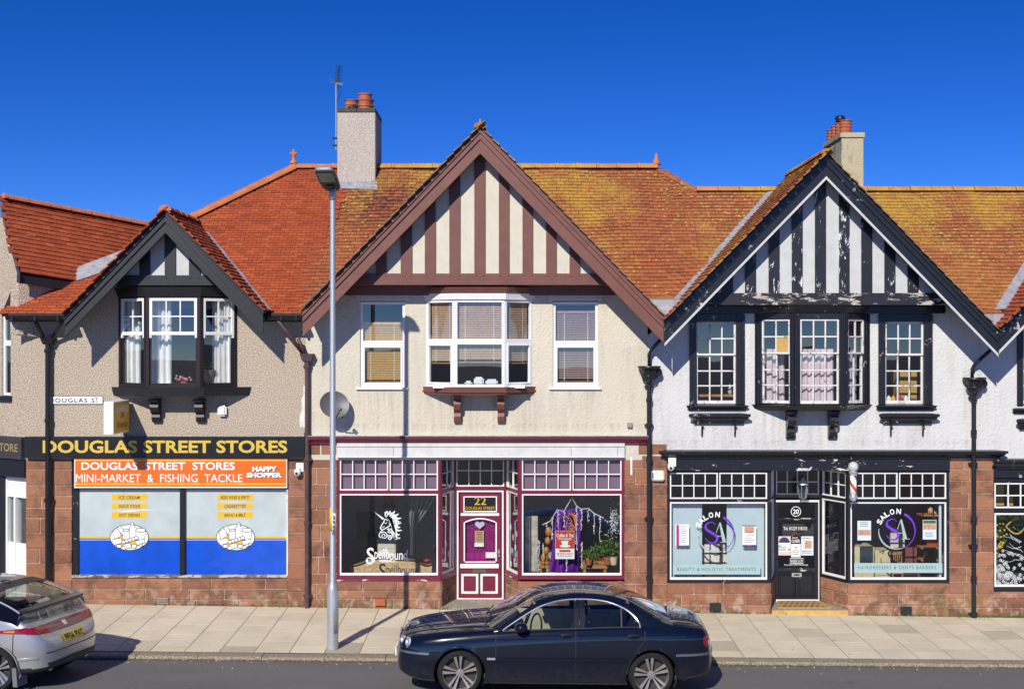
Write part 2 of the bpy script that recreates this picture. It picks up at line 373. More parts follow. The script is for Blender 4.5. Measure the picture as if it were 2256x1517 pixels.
M['purple_cloth'] = plain('purple satin', (0.13, 0.018, 0.26), 0.4, var=0.3)
M['mauve_blind'] = plain('mauve blind behind the transom', (0.20, 0.125, 0.19), 0.8, var=0.1)
M['wood'] = plain('pine wood', (0.42, 0.20, 0.06), 0.5, var=0.3, scale=12)
M['wood_dark'] = plain('dark carved wood', (0.10, 0.04, 0.02), 0.4, var=0.3)
M['wood_blind'] = plain('wooden slat', (0.64, 0.42, 0.25), 0.5, var=0.25, scale=25)
M['wood_blind2'] = plain('plum slat', (0.36, 0.23, 0.20), 0.5, var=0.2, scale=25)
M['damask'] = plain('gold damask', (0.62, 0.44, 0.22), 0.7, var=0.5, scale=22)
M['curtain'] = plain('white curtain', (0.82, 0.80, 0.75), 0.85, var=0.1)
M['curtain_pink'] = plain('pink grey curtain', (0.72, 0.60, 0.60), 0.85, var=0.15)
M['curtain_grey'] = plain('grey curtain', (0.22, 0.21, 0.22), 0.85, var=0.2)
M['blind_blue'] = plain('pale blue vertical blind', (0.50, 0.63, 0.66), 0.8, var=0.05)
M['ochre'] = plain('ochre board', (0.52, 0.33, 0.09), 0.6)
M['cream_furn'] = plain('cream furniture', (0.62, 0.56, 0.34), 0.5)
M['room'] = plain('dim room wall', (0.40, 0.38, 0.37), 0.9, var=0.1)
M['room_blue'] = plain('blue grey room wall', (0.24, 0.28, 0.36), 0.9, var=0.1)
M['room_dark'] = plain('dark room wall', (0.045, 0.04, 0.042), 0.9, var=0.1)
M['room_red'] = plain('dark red room wall', (0.20, 0.06, 0.06), 0.9, var=0.1)
M['pale_room'] = plain('pale panelled door', (0.66, 0.64, 0.50), 0.6)
M['rubber'] = plain('tyre rubber', (0.018, 0.018, 0.019), 0.85, var=0.3, scale=30, spec=0.2)
M['alloy'] = plain('alloy wheel', (0.50, 0.45, 0.40), 0.38, 0.75, var=0.2, scale=30)
M['alloy_silver'] = plain('bright alloy wheel', (0.62, 0.63, 0.65), 0.3, 0.8, var=0.1, scale=30)
M['disc'] = plain('dark brake disc', (0.05, 0.045, 0.04), 0.6, 0.4)
M['well'] = plain('black wheel well', (0.008, 0.008, 0.008), 0.9)
M['seam'] = plain('dark seam and crease shade', (0.004, 0.004, 0.006), 0.7)
M['trim_black'] = plain('black plastic trim', (0.02, 0.02, 0.022), 0.5)
M['leather'] = plain('cream leather', (0.66, 0.62, 0.47), 0.5)
M['leather_dark'] = plain('dark car fabric', (0.03, 0.03, 0.035), 0.7)
M['plate_yellow'] = plain('yellow number plate', (0.62, 0.44, 0.015), 0.35, var=0.05)
M['lens_red'] = plain('red lamp lens', (0.26, 0.008, 0.014), 0.12, var=0.3, scale=30, coat=0.6)
M['lens_amber'] = plain('amber lamp lens', (0.65, 0.20, 0.01), 0.15, coat=0.6)
M['lens_clear'] = plain('clear lamp lens', (0.78, 0.79, 0.78), 0.12, 0.0)
M['lens_smoke'] = plain('smoked red panel', (0.17, 0.06, 0.065), 0.12, coat=0.6)
M['silver_print'] = plain('white vinyl', (0.80, 0.83, 0.84), 0.45, var=0.04)
M['pole_red'] = plain('red stripe', (0.62, 0.05, 0.015), 0.3)
M['pole_blue'] = plain('blue stripe', (0.01, 0.07, 0.42), 0.3)
M['globe'] = plain('frosted globe', (0.55, 0.57, 0.58), 0.25)
M['alarm'] = plain('cream alarm casing', (0.72, 0.68, 0.56), 0.4, var=0.06)
M['vent_red'] = plain('terracotta vent', (0.50, 0.14, 0.06), 0.8)
M['vent_dark'] = plain('dark vent', (0.02, 0.02, 0.025), 0.7)
M['mat_coir'] = plain('coir mat', (0.42, 0.27, 0.11), 0.95, var=0.35, scale=30, bump=0.8)
M['step_stone'] = plain('worn stone step', (0.32, 0.28, 0.23), 0.9, var=0.3, scale=7, bump=0.4)
M['step_yellow'] = plain('yellow painted edge', (0.58, 0.36, 0.10), 0.6, var=0.25)
M['weed'] = plain('weed', (0.10, 0.14, 0.03), 0.8, var=0.5, scale=30)
M['moss'] = plain('gutter moss', (0.12, 0.10, 0.035), 0.95, var=0.5, scale=30)
M['litter'] = plain('pale grit', (0.55, 0.50, 0.42), 0.9, var=0.4)
M['dish'] = plain('grey dish mesh', (0.16, 0.16, 0.165), 0.55, 0.3, var=0.15)
M['pink'] = plain('pink petals', (0.70, 0.28, 0.38), 0.7, var=0.4, scale=40)
M['brown_paper'] = plain('brown wrapping paper', (0.40, 0.28, 0.16), 0.8)
M['bulb'] = plain('fairy light wire', (0.70, 0.70, 0.70), 0.4)
M['heart'] = plain('lilac card', (0.55, 0.48, 0.62), 0.6)
M['parchment'] = plain('parchment', (0.60, 0.42, 0.22), 0.7, var=0.3, scale=30)
M['lace'] = plain('purple lace', (0.20, 0.012, 0.14), 0.7, var=0.6, scale=24)
M['old_plank'] = plain('bleached plank', (0.48, 0.46, 0.38), 0.8, var=0.4, scale=7)

def m_glass(name, tint=(1, 1, 1), refl=1.6, rough=0.0):
    t = NT(name); t.t.nodes.remove(t.p)
    gm = t.n('ShaderNodeNewGeometry'); dt = t.n('ShaderNodeVectorMath', operation='DOT_PRODUCT'); t.l(gm.outputs['Normal'], dt.inputs[0]); t.l(gm.outputs['Incoming'], dt.inputs[1])
    c_ = t.math('SUBTRACT', 1.0, t.math('ABSOLUTE', dt.outputs['Value'])); fr = t.math('ADD', t.math('MULTIPLY', t.math('POWER', c_, 5.0), 0.96), 0.04)
    fac = t.math('MINIMUM', t.math('MULTIPLY', fr, refl), 1.0)
    g = t.n('ShaderNodeBsdfGlossy'); g.inputs['Roughness'].default_value = rough; tr = t.n('ShaderNodeBsdfTransparent'); tr.inputs[0].default_value = (*tint, 1)
    b = t.n('ShaderNodeBump'); t.l(t.noise(1.3, 2), b.inputs['Height']); b.inputs['Strength'].default_value = 0.012; b.inputs['Distance'].default_value = 0.05; t.l(b.outputs[0], g.inputs['Normal'])
    mx = t.n('ShaderNodeMixShader'); t.l(fac, mx.inputs[0]); t.l(tr.outputs[0], mx.inputs[1]); t.l(g.outputs[0], mx.inputs[2]); t.l(mx.outputs[0], t.out.inputs[0])
    return t.m
M['glass'] = m_glass('window glass', (0.93, 0.94, 0.94), 2.4)
M['glass_up'] = m_glass('upper window glass', (0.90, 0.93, 0.96), 3.4)
M['glass_car'] = m_glass('tinted car glass', (0.60, 0.65, 0.63), 1.8)
M['glass_screen'] = m_glass('windscreen glass', (0.74, 0.78, 0.74), 2.2)
M['glass_lamp'] = m_glass('lantern glass', (0.6, 0.62, 0.62), 3.0)

def m_car(name, c, metal, rough, flake=0.0):
    t = NT(name); d = t.noise(3, 5, 0.6); z = t.n('ShaderNodeSeparateXYZ'); t.l(t.pos(), z.inputs[0])
    dust = t.math('MULTIPLY', t.step(z.outputs['Z'], 0.45, 0.05), t.step(t.noise(9, 5, 0.7), 0.3, 0.75))
    col = t.mix(t.math('MULTIPLY', dust, 0.07), lin(c), (0.25, 0.23, 0.21, 1))
    r = t.math('ADD', t.math('MULTIPLY', dust, 0.3), rough)
    return t.done(col, r, metal, 0.15 if metal == 0 else 0.5, 1.0)
M['navy'] = m_car('navy car paint', (0.0038, 0.0055, 0.014), 0.0, 0.2)
M['silver'] = m_car('silver car paint', (0.44, 0.44, 0.435), 0.5, 0.28)

def m_flag():
    t = NT('concrete paving flag'); r = t.rnd()
    col = t.ramp(r, [(0, (0.60, 0.53, 0.385)), (0.5, (0.67, 0.59, 0.435)), (0.85, (0.63, 0.55, 0.40)), (0.93, (0.58, 0.50, 0.36)), (1.0, (0.36, 0.32, 0.24))])
    col = t.mix(t.math('MULTIPLY', t.step(t.noise(1.4, 6, 0.65), 0.45, 0.75), 0.35), col, (0.30, 0.26, 0.20, 1))
    col = t.mix(t.math('MULTIPLY', t.step(t.noise(90, 3, 0.7), 0.45, 0.75), 0.3), col, (0.30, 0.27, 0.22, 1))
    v = t.vor(3.1); col = t.mix(t.math('MULTIPLY', t.step(v, 0.05, 0.03), 0.45), col, (0.12, 0.11, 0.10, 1))
    t.bump(t.noise(70, 4), 0.25, 0.004); return t.done(col, 0.9, spec=0.2)
M['flag'] = m_flag()
M['joint'] = plain('dark paving joint', (0.22, 0.185, 0.135), 0.95, var=0.35, scale=5)
def m_kerb():
    t = NT('worn kerb stone'); col = t.mix(t.step(t.noise(38, 4, 0.75), 0.4, 0.62), (0.15, 0.12, 0.09, 1), (0.42, 0.345, 0.26, 1))
    col = t.mix(t.math('MULTIPLY', t.step(t.noise(1.2, 4), 0.4, 0.7), 0.3), col, (0.2, 0.17, 0.12, 1)); t.bump(t.noise(60, 4), 0.5, 0.006); return t.done(col, 0.9, spec=0.2)
M['kerb'] = m_kerb()
def m_asphalt():
    t = NT('worn asphalt'); f = t.noise(130, 3, 0.8); col = t.mix(t.step(f, 0.35, 0.7), (0.082, 0.080, 0.078, 1), (0.195, 0.187, 0.18, 1))
    col = t.mix(t.math('MULTIPLY', t.step(t.noise(0.8, 5, 0.65, t.mapped((0.35, 1, 1))), 0.4, 0.75), 0.5), col, (0.19, 0.18, 0.168, 1))
    v = t.vor(9); col = t.mix(t.step(v, 0.055, 0.03), col, (0.34, 0.32, 0.29, 1))
    st = t.noise(1.5, 5, 0.7, t.mapped((0.6, 1.6, 1))); col = t.mix(t.math('MULTIPLY', t.step(st, 0.64, 0.70), 0.6), col, (0.02, 0.02, 0.022, 1))
    t.bump(f, 0.5, 0.006); return t.done(col, 0.85, spec=0.3)
M['asphalt'] = m_asphalt()
M['field'] = plain('far ground', (0.10, 0.095, 0.08), 0.95, var=0.3, scale=0.3)

# ------------------------------------------------------------------ flat shapes: lettering and ribbons
def text(parent, body, F, u0, u1, z0, z1, n, mat, bold=0.0, shear=0.0, name='lettering', space=1.0, keep=False, depth=0.003):
    cu = bpy.data.curves.new('t', 'FONT'); cu.body = body; cu.size = 1; cu.extrude = 0.0; cu.offset = bold; cu.shear = shear; cu.space_character = space; cu.align_x = 'LEFT'; cu.resolution_u = 3
    ob = bpy.data.objects.new('t', cu); COL.objects.link(ob)
    dg = bpy.context.evaluated_depsgraph_get(); me = bpy.data.meshes.new_from_object(ob.evaluated_get(dg)); bpy.data.objects.remove(ob); bpy.data.curves.remove(cu)
    if len(me.vertices) == 0: return None
    xs = [v.co.x for v in me.vertices]; ys = [v.co.y for v in me.vertices]
    x0, x1, y0, y1 = min(xs), max(xs), min(ys), max(ys); sx = (u1 - u0) / max(1e-6, x1 - x0); sy = (z1 - z0) / max(1e-6, y1 - y0)
    if keep: sx = sy = min(sx, sy)
    cx = (u0 + u1) / 2 - (x0 + x1) / 2 * sx; cz = (z0 + z1) / 2 - (y0 + y1) / 2 * sy
    for v in me.vertices: v.co = F.pt(cx + v.co.x * sx, n, cz + v.co.y * sy)
    me.name = name; me.materials.clear(); me.materials.append(mat)
    if name == 'lettering' and ' ' in body and (u1 - u0) > 0.8:      # one piece per word
        ps = sorted(((min(xs[i] for i in p.vertices), max(xs[i] for i in p.vertices), p.index) for p in me.polygons)); cl = [[ps[0]]]; hi = ps[0][1]
        for q in ps[1:]:
            if q[0] > hi + 0.2: cl.append([])
            cl[-1].append(q); hi = max(hi, q[1])
        for c in cl:
            vm = {}; fs = []
            for q in c: fs.append([vm.setdefault(i, len(vm)) for i in me.polygons[q[2]].vertices])
            m2 = bpy.data.meshes.new(name); m2.from_pydata([me.vertices[i].co for i in vm], [], fs); m2.materials.append(mat); o = bpy.data.objects.new(name, m2); link(o, parent)
        bpy.data.meshes.remove(me); return o
    o = bpy.data.objects.new(name, me); link(o, parent); return o
def ptext(parent, body, px0, py0, px1, py1, Y, mat, **k):
    return text(parent, body, FRONT, PX(px0, Y), PX(px1, Y), PZ(py1, Y), PZ(py0, Y), -Y, mat, **k)
def ribbon(mb, pts, w, F, n, closed=False):
    """flat stroke on plane F at n; pts (u, z), w width or list"""
    k = len(pts); L = []; R = []
    for i in range(k):
        a = pts[(i - 1) % k] if closed else pts[max(i - 1, 0)]; b = pts[(i + 1) % k] if closed else pts[min(i + 1, k - 1)]
        dx, dz = b[0] - a[0], b[1] - a[1]; l = sqrt(dx * dx + dz * dz) or 1; ww = (w[i] if isinstance(w, (list, tuple)) else w) / 2
        L.append(F.pt(pts[i][0] - dz / l * ww, n, pts[i][1] + dx / l * ww)); R.append(F.pt(pts[i][0] + dz / l * ww, n, pts[i][1] - dx / l * ww))
    if closed: L.append(L[0]); R.append(R[0])
    mb.grid([L, R]); return mb
def smooth_pts(pts, k=6, closed=False):
    r = []; n = len(pts)
    rng = range(n if closed else n - 1)
    for i in rng:
        p0, p1, p2, p3 = (pts[(i + d) % n] if closed else pts[min(max(i + d, 0), n - 1)] for d in (-1, 0, 1, 2))
        for j in range(k):
            t = j / k; r.append(tuple(0.5 * (2 * b + (c - a) * t + (2 * a - 5 * b + 4 * c - d) * t * t + (3 * b - a - 3 * c + d) * t ** 3) for a, b, c, d in zip(p0, p1, p2, p3)))
    if not closed: r.append(tuple(pts[-1]))
    return r
# ------------------------------------------------------------------ building kit
def grid_wall(F, u0, u1, z0, z1, holes, thick):
    us = sorted(set([u0, u1] + [min(max(h[k], u0), u1) for h in holes for k in (0, 1)])); zs = sorted(set([z0, z1] + [min(max(h[k], z0), z1) for h in holes for k in (2, 3)]))
    mb = MB()
    def solid(i, j):
        if i < 0 or j < 0 or i >= len(us) - 1 or j >= len(zs) - 1: return False
        cu, cz = (us[i] + us[i + 1]) / 2, (zs[j] + zs[j + 1]) / 2
        return not any(h[0] < cu < h[1] and h[2] < cz < h[3] for h in holes)
    for i in range(len(us) - 1):
        for j in range(len(zs) - 1):
            if not solid(i, j): continue
            a, b, c, d = us[i], us[i + 1], zs[j], zs[j + 1]; p = F.pt
            mb.face([p(a, 0, c), p(b, 0, c), p(b, 0, d), p(a, 0, d)]); mb.face([p(b, -thick, c), p(a, -thick, c), p(a, -thick, d), p(b, -thick, d)])
            if not solid(i - 1, j): mb.face([p(a, -thick, c), p(a, 0, c), p(a, 0, d), p(a, -thick, d)])
            if not solid(i + 1, j): mb.face([p(b, 0, c), p(b, -thick, c), p(b, -thick, d), p(b, 0, d)])
            if not solid(i, j - 1): mb.face([p(a, -thick, c), p(b, -thick, c), p(b, 0, c), p(a, 0, c)])
            if not solid(i, j + 1): mb.face([p(a, 0, d), p(b, 0, d), p(b, -thick, d), p(a, -thick, d)])
    return mb

def ring(mb, F, u0, u1, z0, z1, n0, n1, w, wb=None, wt=None):
    wb = wb or w; wt = wt or w
    mb.fbox(F, u0, u0 + w, n0, n1, z0, z1); mb.fbox(F, u1 - w, u1, n0, n1, z0, z1)
    mb.fbox(F, u0 + w, u1 - w, n0, n1, z0, z0 + wb); mb.fbox(F, u0 + w, u1 - w, n0, n1, z1 - wt, z1)

def window(parent, F, u0, u1, z0, z1, n, sections, fmat, fw=0.03, glass='glass', bmat=None, bw=0.018, depth=0.05, name='window', label=None, wb=None, skip=()):
    """sections: (z0, z1, cols, rows, set-back); frame + glazing bars + one pane per light"""
    fr = MB(); bars = MB(); panes = []; nb = 0
    for k, (a, b, cols, rows, off) in enumerate(sections):
        m = n - off; ring(fr, F, u0 + 0.001 * k, u1 - 0.001 * k, a, b, m - depth, m, fw, wb if k == 0 else None)
        iu0, iu1, iz0, iz1 = u0 + fw, u1 - fw, a + (wb or fw if k == 0 else fw), b - fw
        cw = (iu1 - iu0) / cols; ch = (iz1 - iz0) / rows
        for c in range(1, cols): bars.fbox(F, iu0 + c * cw - bw / 2, iu0 + c * cw + bw / 2, m - 0.035, m - 0.006, iz0, iz1); nb += 1
        for r in range(1, rows): bars.fbox(F, iu0, iu1, m - 0.033, m - 0.008, iz0 + r * ch - bw / 2, iz0 + r * ch + bw / 2); nb += 1
        for c in range(cols):
            for r in range(rows): panes.append((iu0 + c * cw, iu0 + (c + 1) * cw, iz0 + r * ch, iz0 + (r + 1) * ch, m - 0.022, (k, c, r)))
    w = fr.bevel(0.003).out(name, fmat, parent, label)
    if nb: bars.out('glazing_bars', bmat or fmat, w)
    else: bars.b.free()
    for (a, b, c, d, m, key) in panes:
        t1, t2 = random.uniform(-1, 1) * 0.0022 * (b - a), random.uniform(-1, 1) * 0.0022 * (d - c)
        q = MB(); q.face([F.pt(a, m - t1 - t2, c), F.pt(b, m + t1 - t2, c), F.pt(b, m + t1 + t2, d), F.pt(a, m - t1 + t2, d)])
        q.out('pane', M[skip.get(key, glass)] if isinstance(skip, dict) else M[glass], w, normals=False)
    return w

def stones(parent, F, u0, u1, zs, n, wr=(0.35, 0.75), seed=1, mortar=True, base_fn=None, back=0.10):
    """coursed sandstone: each block its own piece, joints recessed; base_fn(u) gives the ground under the lowest course"""
    rs = random.Random(seed)
    if mortar:
        MB().fbox(F, u0, u1, -back, n - 0.014, zs[0], zs[-1]).out('mortar', M['mortar'], parent)
    for k in range(len(zs) - 1):
        z0, z1 = zs[k], zs[k + 1]; u = u0; first = True
        while u < u1 - 1e-4:
            w = rs.uniform(*wr) * (0.6 if first and k % 2 else 1); e = u + w; first = False
            if u1 - e < wr[0] * 0.6: e = u1
            g = 0.006; nn = n + rs.uniform(-0.007, 0.006)
            b = MB().fbox(F, u + (g if u > u0 else 0), e - (g if e < u1 else 0), n - 0.05, nn, z0 + g * 0.8, z1 - g * 0.8)
            b.bevel(0.010).out('stone', M['stone'], parent); u = e

def tile_mesh(name, mat, w=0.158, l=0.155):
    me = bpy.data.meshes.new(name)
    v = [(-w / 2, 0, 0.008), (w / 2, 0, 0.008), (w / 2, l, -0.006), (-w / 2, l, -0.006), (-w / 2, 0, 0.034), (w / 2, 0, 0.034), (w / 2, l, 0.004), (-w / 2, l, 0.004)]
    f = [(0, 3, 2, 1), (4, 5, 6, 7), (0, 1, 5, 4), (1, 2, 6, 5), (2, 3, 7, 6), (3, 0, 4, 7)]
    me.from_pydata(v, [], f); me.materials.append(mat); return me
def tile_plane(parent, O, U, V, u0, u1, v0, v1, test, mat, n_ind=0, gauge=0.1, width=0.165, seed=3, visible=None, sag=0.0):
    rs = random.Random(seed); N = U.cross(V).normalized(); spots = []
    row = 0; v = v0
    while v < v1:
        u = u0 + (width / 2 if row % 2 else 0)
        while u < u1:
            c = O + U * (u + width / 2) + V * v
            if test(c): spots.append((v, u, c))
            u += width
        v += gauge; row += 1
    tm = tile_mesh('tile', mat); R = Matrix((U, V, N)).transposed().to_4x4()
    def mat_of(c):
        wob = sag * (sin(c.x * 1.7 + c.z * 2.3) + 0.6 * sin(c.x * 3.9 - c.z)) * 0.5
        if rs.random() < 0.012: return Matrix.Translation(c + N * (wob + 0.006) - V * rs.uniform(0.012, 0.035)) @ R @ Matrix.Rotation(rs.uniform(-0.09, 0.09), 4, 'Z')
        return Matrix.Translation(c + N * (wob + rs.uniform(-0.002, 0.004))) @ R @ Matrix.Rotation(rs.uniform(-0.012, 0.012), 4, 'Z') @ Matrix.Rotation(rs.uniform(-0.015, 0.03), 4, 'X')
    # the ones that show largest: lowest rows that the eye can reach
    order = sorted(range(len(spots)), key=lambda i: (0 if (visible is None or visible(spots[i][2])) else 1, spots[i][0]))
    ind = set(order[:n_ind]); vs, fs = [], []
    base = [Vector(x.co) for x in tm.vertices]; polys = [tuple(p.vertices) for p in tm.polygons]
    for i, (v, u, c) in enumerate(spots):
        m = mat_of(c)
        if i in ind:
            o = bpy.data.objects.new('tile', tm); link(o, parent); o.matrix_basis = m
        else:
            k = len(vs); vs += [m @ b for b in base]; fs += [tuple(k + q for q in p) for p in polys]
    if vs:
        me = bpy.data.meshes.new('tiles'); me.from_pydata(vs, [], fs); me.materials.append(mat)
        o = bpy.data.objects.new('tiles', me); link(o, parent); o['kind'] = 'stuff'

def moss_clumps(parent, O, U, V, u0, u1, v0, v1, test, mat, n, seed):
    rs = random.Random(seed); N = U.cross(V).normalized(); mb = MB(); k = 0
    while k < n:
        u, v = rs.uniform(u0, u1), rs.uniform(v0, v1)
        c = O + U * u + V * (math.floor(v / 0.1) * 0.1 + rs.uniform(-0.004, 0.03))
        k += 1
        if not test(c) or rs.random() > (0.15 + v / v1): continue
        r = rs.uniform(0.012, 0.042); h = r * rs.uniform(0.3, 0.6); a0 = rs.uniform(0, 6); z = 0.034
        ring_ = [c + U * (r * rs.uniform(0.7, 1.2) * cos(a0 + i * pi / 3)) + V * (r * 0.7 * rs.uniform(0.7, 1.2) * sin(a0 + i * pi / 3)) + N * (z - 0.012) for i in range(6)]
        top = c + N * (z + h); vs_ = [mb.b.verts.new(p) for p in ring_]; tv = mb.b.verts.new(top)
        for i in range(6): mb.b.faces.new((vs_[i], vs_[(i + 1) % 6], tv))
    o = mb.out('moss', mat, parent); o['kind'] = 'stuff'; return o
def half_ridge(parent, a, b, mat, r=0.11, step=0.42, name='ridge_tile', up=Vector((0, 0, 1))):
    a, b = Vector(a), Vector(b); d = (b - a); L = d.length; d.normalize(); side = d.cross(up).normalized(); upv = side.cross(d); k = max(1, round(L / step)); s = L / k
    for i in range(k):
        p, q = a + d * (i * s + 0.004), a + d * ((i + 1) * s - 0.004); mb = MB(); rows = []
        rr = r + random.uniform(-0.004, 0.004)
        for j, (pt, e) in enumerate(((p, 0.012), (p + d * 0.05, 0.012), (p + d * 0.055, 0.0), (q, 0.0))):
            rows.append([pt + side * cos(t) * (rr + e) + upv * (sin(t) * (rr + e) * 0.85 - 0.03) for t in [pi * x / 8 for x in range(9)]])
        mb.grid(rows); mb.face(rows[0]); mb.face(rows[-1])
        mb.out(name, mat, parent, smooth=False)

def slab(parent, pts, thick, mat, name='roof', N=None):
    pts = [Vector(p) for p in pts]; N = N or (pts[1] - pts[0]).cross(pts[2] - pts[0]).normalized()
    return MB().solid(pts, [p - N * thick for p in pts]).out(name, mat, parent)

MAIN_Z0 = 5.71                     # main roof plane: z = MAIN_Z0 + Y
MU, MV = Vector((1, 0, 0)), Vector((0, 1, 1)).normalized(); MO = Vector((0, -0.30, MAIN_Z0 - 0.30))
YB, YP = -0.75, -0.42              # bargeboards, gable panel
GM = 1.03                          # gable slope
class Gable:
    def __init__(s, xa, za, xl, xr): s.xa, s.za, s.xl, s.xr = xa, za, xl, xr
    def zo(s, x): return s.za - GM * abs(x - s.xa)
GABLES = [Gable(PX(365, YB), PZ(468, YB), PX(143, YB), PX(580, YB)),
          Gable(PX(1058, YB), PZ(286, YB), PX(667, YB), PX(1460, YB) + 0.01),
          Gable(PX(1820, YB), PZ(343, YB), PX(1464, YB), PX(2199, YB)),
          Gable(PX(2199, YB) + 3.0, PZ(343, YB), PX(2199, YB) + 0.012, PX(2199, YB) + 6.0)]
def under_gable(c):
    return any(g.xl - 0.05 < c.x < g.xr + 0.05 and g.zo(c.x) + 0.05 > c.z for g in GABLES)

def build_gable(parent, g, slab_mat, board, beam_mat, stud_mat, infill_mat, studs, beam_py, tile_mat, verge_mat, t=0.40, edge=None, tile_slopes=('L', 'R'), full=(), knob=True, back=None, ridge_y=2.7):
    yb = back if back is not None else min(2.7, g.za - MAIN_Z0) + 0.1
    for sgn, xe, nm in ((-1, g.xl, 'L'), (1, g.xr, 'R')):
        ze = g.zo(xe); d = 0.0 if sgn < 0 else 0.0
        b = MB().prism([(xe, ze), (g.xa, g.za), (g.xa, g.za - t), (xe, ze - t)] if sgn < 0 else [(g.xa, g.za), (xe, ze), (xe, ze - t), (g.xa, g.za - t)], FRONT, -YB - 0.035, -YB)
        o = b.out('bargeboard', board, parent)
        q = 0.16
        MB().prism([(xe, ze - 0.002), (g.xa, g.za - 0.002), (g.xa, g.za - q), (xe, ze - q)] if sgn < 0 else [(g.xa, g.za - 0.002), (xe, ze - 0.002), (xe, ze - q), (g.xa, g.za - q)], FRONT, -YB, -YB + 0.03).out('moulding', board, o)
        q2 = 0.05
        MB().prism([(xe, ze - 0.002), (g.xa, g.za - 0.002), (g.xa, g.za - q2), (xe, ze - q2)] if sgn < 0 else [(g.xa, g.za - 0.002), (xe, ze - 0.002), (xe, ze - q2), (g.xa, g.za - q2)], FRONT, -YB + 0.03, -YB + 0.055).out('moulding', board, o)
        w = 0.055; zl = t - w - 0.004
        MB().prism([(xe, ze - zl), (g.xa, g.za - zl), (g.xa, g.za - t + 0.004), (xe, ze - t + 0.004)] if sgn < 0 else [(g.xa, g.za - zl), (xe, ze - zl), (xe, ze - t + 0.004), (g.xa, g.za - t + 0.004)], FRONT, -YB, -YB + 0.022).out('edge_bead', edge or board, o)
        # roof slope of the gable
        zs = g.za + 0.004
        pts = [(g.xa, YB - 0.01, zs), (xe, YB - 0.01, ze + 0.004), (xe, min(yb, max(0.05, ze - MAIN_Z0 + 0.3)), ze + 0.004), (g.xa, yb, zs)]
        rf = slab(parent, pts if sgn > 0 else [pts[1], pts[0], pts[3], pts[2]], -0.045, slab_mat, 'roof_slope')
        cth = 1 / sqrt(1 + GM * GM); sth = GM * cth
        V = Vector((-sgn * cth, 0, sth)); U = Vector((0, sgn, 0)); L = abs(xe - g.xa) / cth
        O = Vector((xe, 0, ze + 0.055))
        if nm in full:
            a, b = (YB - 0.07, yb) if sgn > 0 else (-yb, -YB + 0.07)
            tile_plane(rf, O, U, V, a, b, -0.02, L, lambda c: c.z > MAIN_Z0 + min(c.y, 2 * ridge_y - c.y) - 0.03, tile_mat, 0, seed=5 + int(g.xa * 10))
        else:
            a, b = (YB - 0.07, YB + 0.25) if sgn > 0 else (-YB - 0.27, -YB + 0.06)
            tile_plane(rf, O, U, V, a, b, -0.02, L, lambda c: True, verge_mat, 0, seed=7 + int(g.xa * 10))
    MB().solid([(g.xa - 0.001, YB, g.za + 0.06), (g.xa + 0.14, YB, g.za - 0.09), (g.xa - 0.14, YB, g.za - 0.09)][::-1], [(g.xa, YB + 0.4, g.za + 0.06), (g.xa + 0.14, YB + 0.4, g.za - 0.09), (g.xa - 0.14, YB + 0.4, g.za - 0.09)][::-1]).out('apex_board', board, parent)
    half_ridge(parent, (g.xa, YB - 0.06, g.za + 0.065), (g.xa, yb, g.za + 0.065), tile_mat if tile_mat is not M['tile_new'] else M['ridge_new'], 0.10)
    # panel
    zb, zt = PZ(beam_py[1], YP), PZ(beam_py[0], YP); lim = lambda x: g.zo(x) - 0.01
    xs = [g.xa - (g.za - zt) / GM] + [PX(p, YP) for ab in studs for p in ab] + [g.xa + (g.za - zt) / GM]
    for i in range(len(xs) - 1):
        a, b = xs[i], xs[i + 1]; st = i % 2 == 1
        pts = [(a, zt), (b, zt)] + ([(b, lim(b))] if lim(b) > zt + 1e-3 else []) + ([(g.xa, lim(g.xa))] if a < g.xa < b else []) + ([(a, lim(a))] if lim(a) > zt + 1e-3 else [])
        if len(pts) < 3: continue
        if st: MB().prism(pts, FRONT, -YP - 0.02, -YP + 0.028 + random.uniform(0, 0.004)).out('stud', stud_mat, parent)
        else: MB().prism(pts, FRONT, -YP - 0.03, -YP).out('infill_panel', infill_mat, parent)
    bl, br = g.xa - (g.za - zb) / GM + 0.06, g.xa + (g.za - zb) / GM - 0.06
    bm_ = MB().prism([(bl, zb), (br, zb), (br - (zt - zb) / GM, zt), (bl + (zt - zb) / GM, zt)], FRONT, -YP - 0.02, -YP + 0.045).out('tie_beam', beam_mat, parent)
    if knob:
        for i, ab in enumerate(studs):
            for p in ab: 
                x = PX((p * 0.75 + sum(ab) / 2 * 0.25), YP)
                if bl + 0.25 < x < br - 0.25: MB().lathe([(0.0, -0.012), (0.016, -0.010), (0.018, 0.0)], (x, YP - 0.045, zt - 0.035), 8, 'Y').out('peg', beam_mat, bm_)
    MB().box(bl + 0.02, br - 0.02, YP, 0.02, zb + 0.004, zb + 0.03).out('soffit', slab_mat, parent)

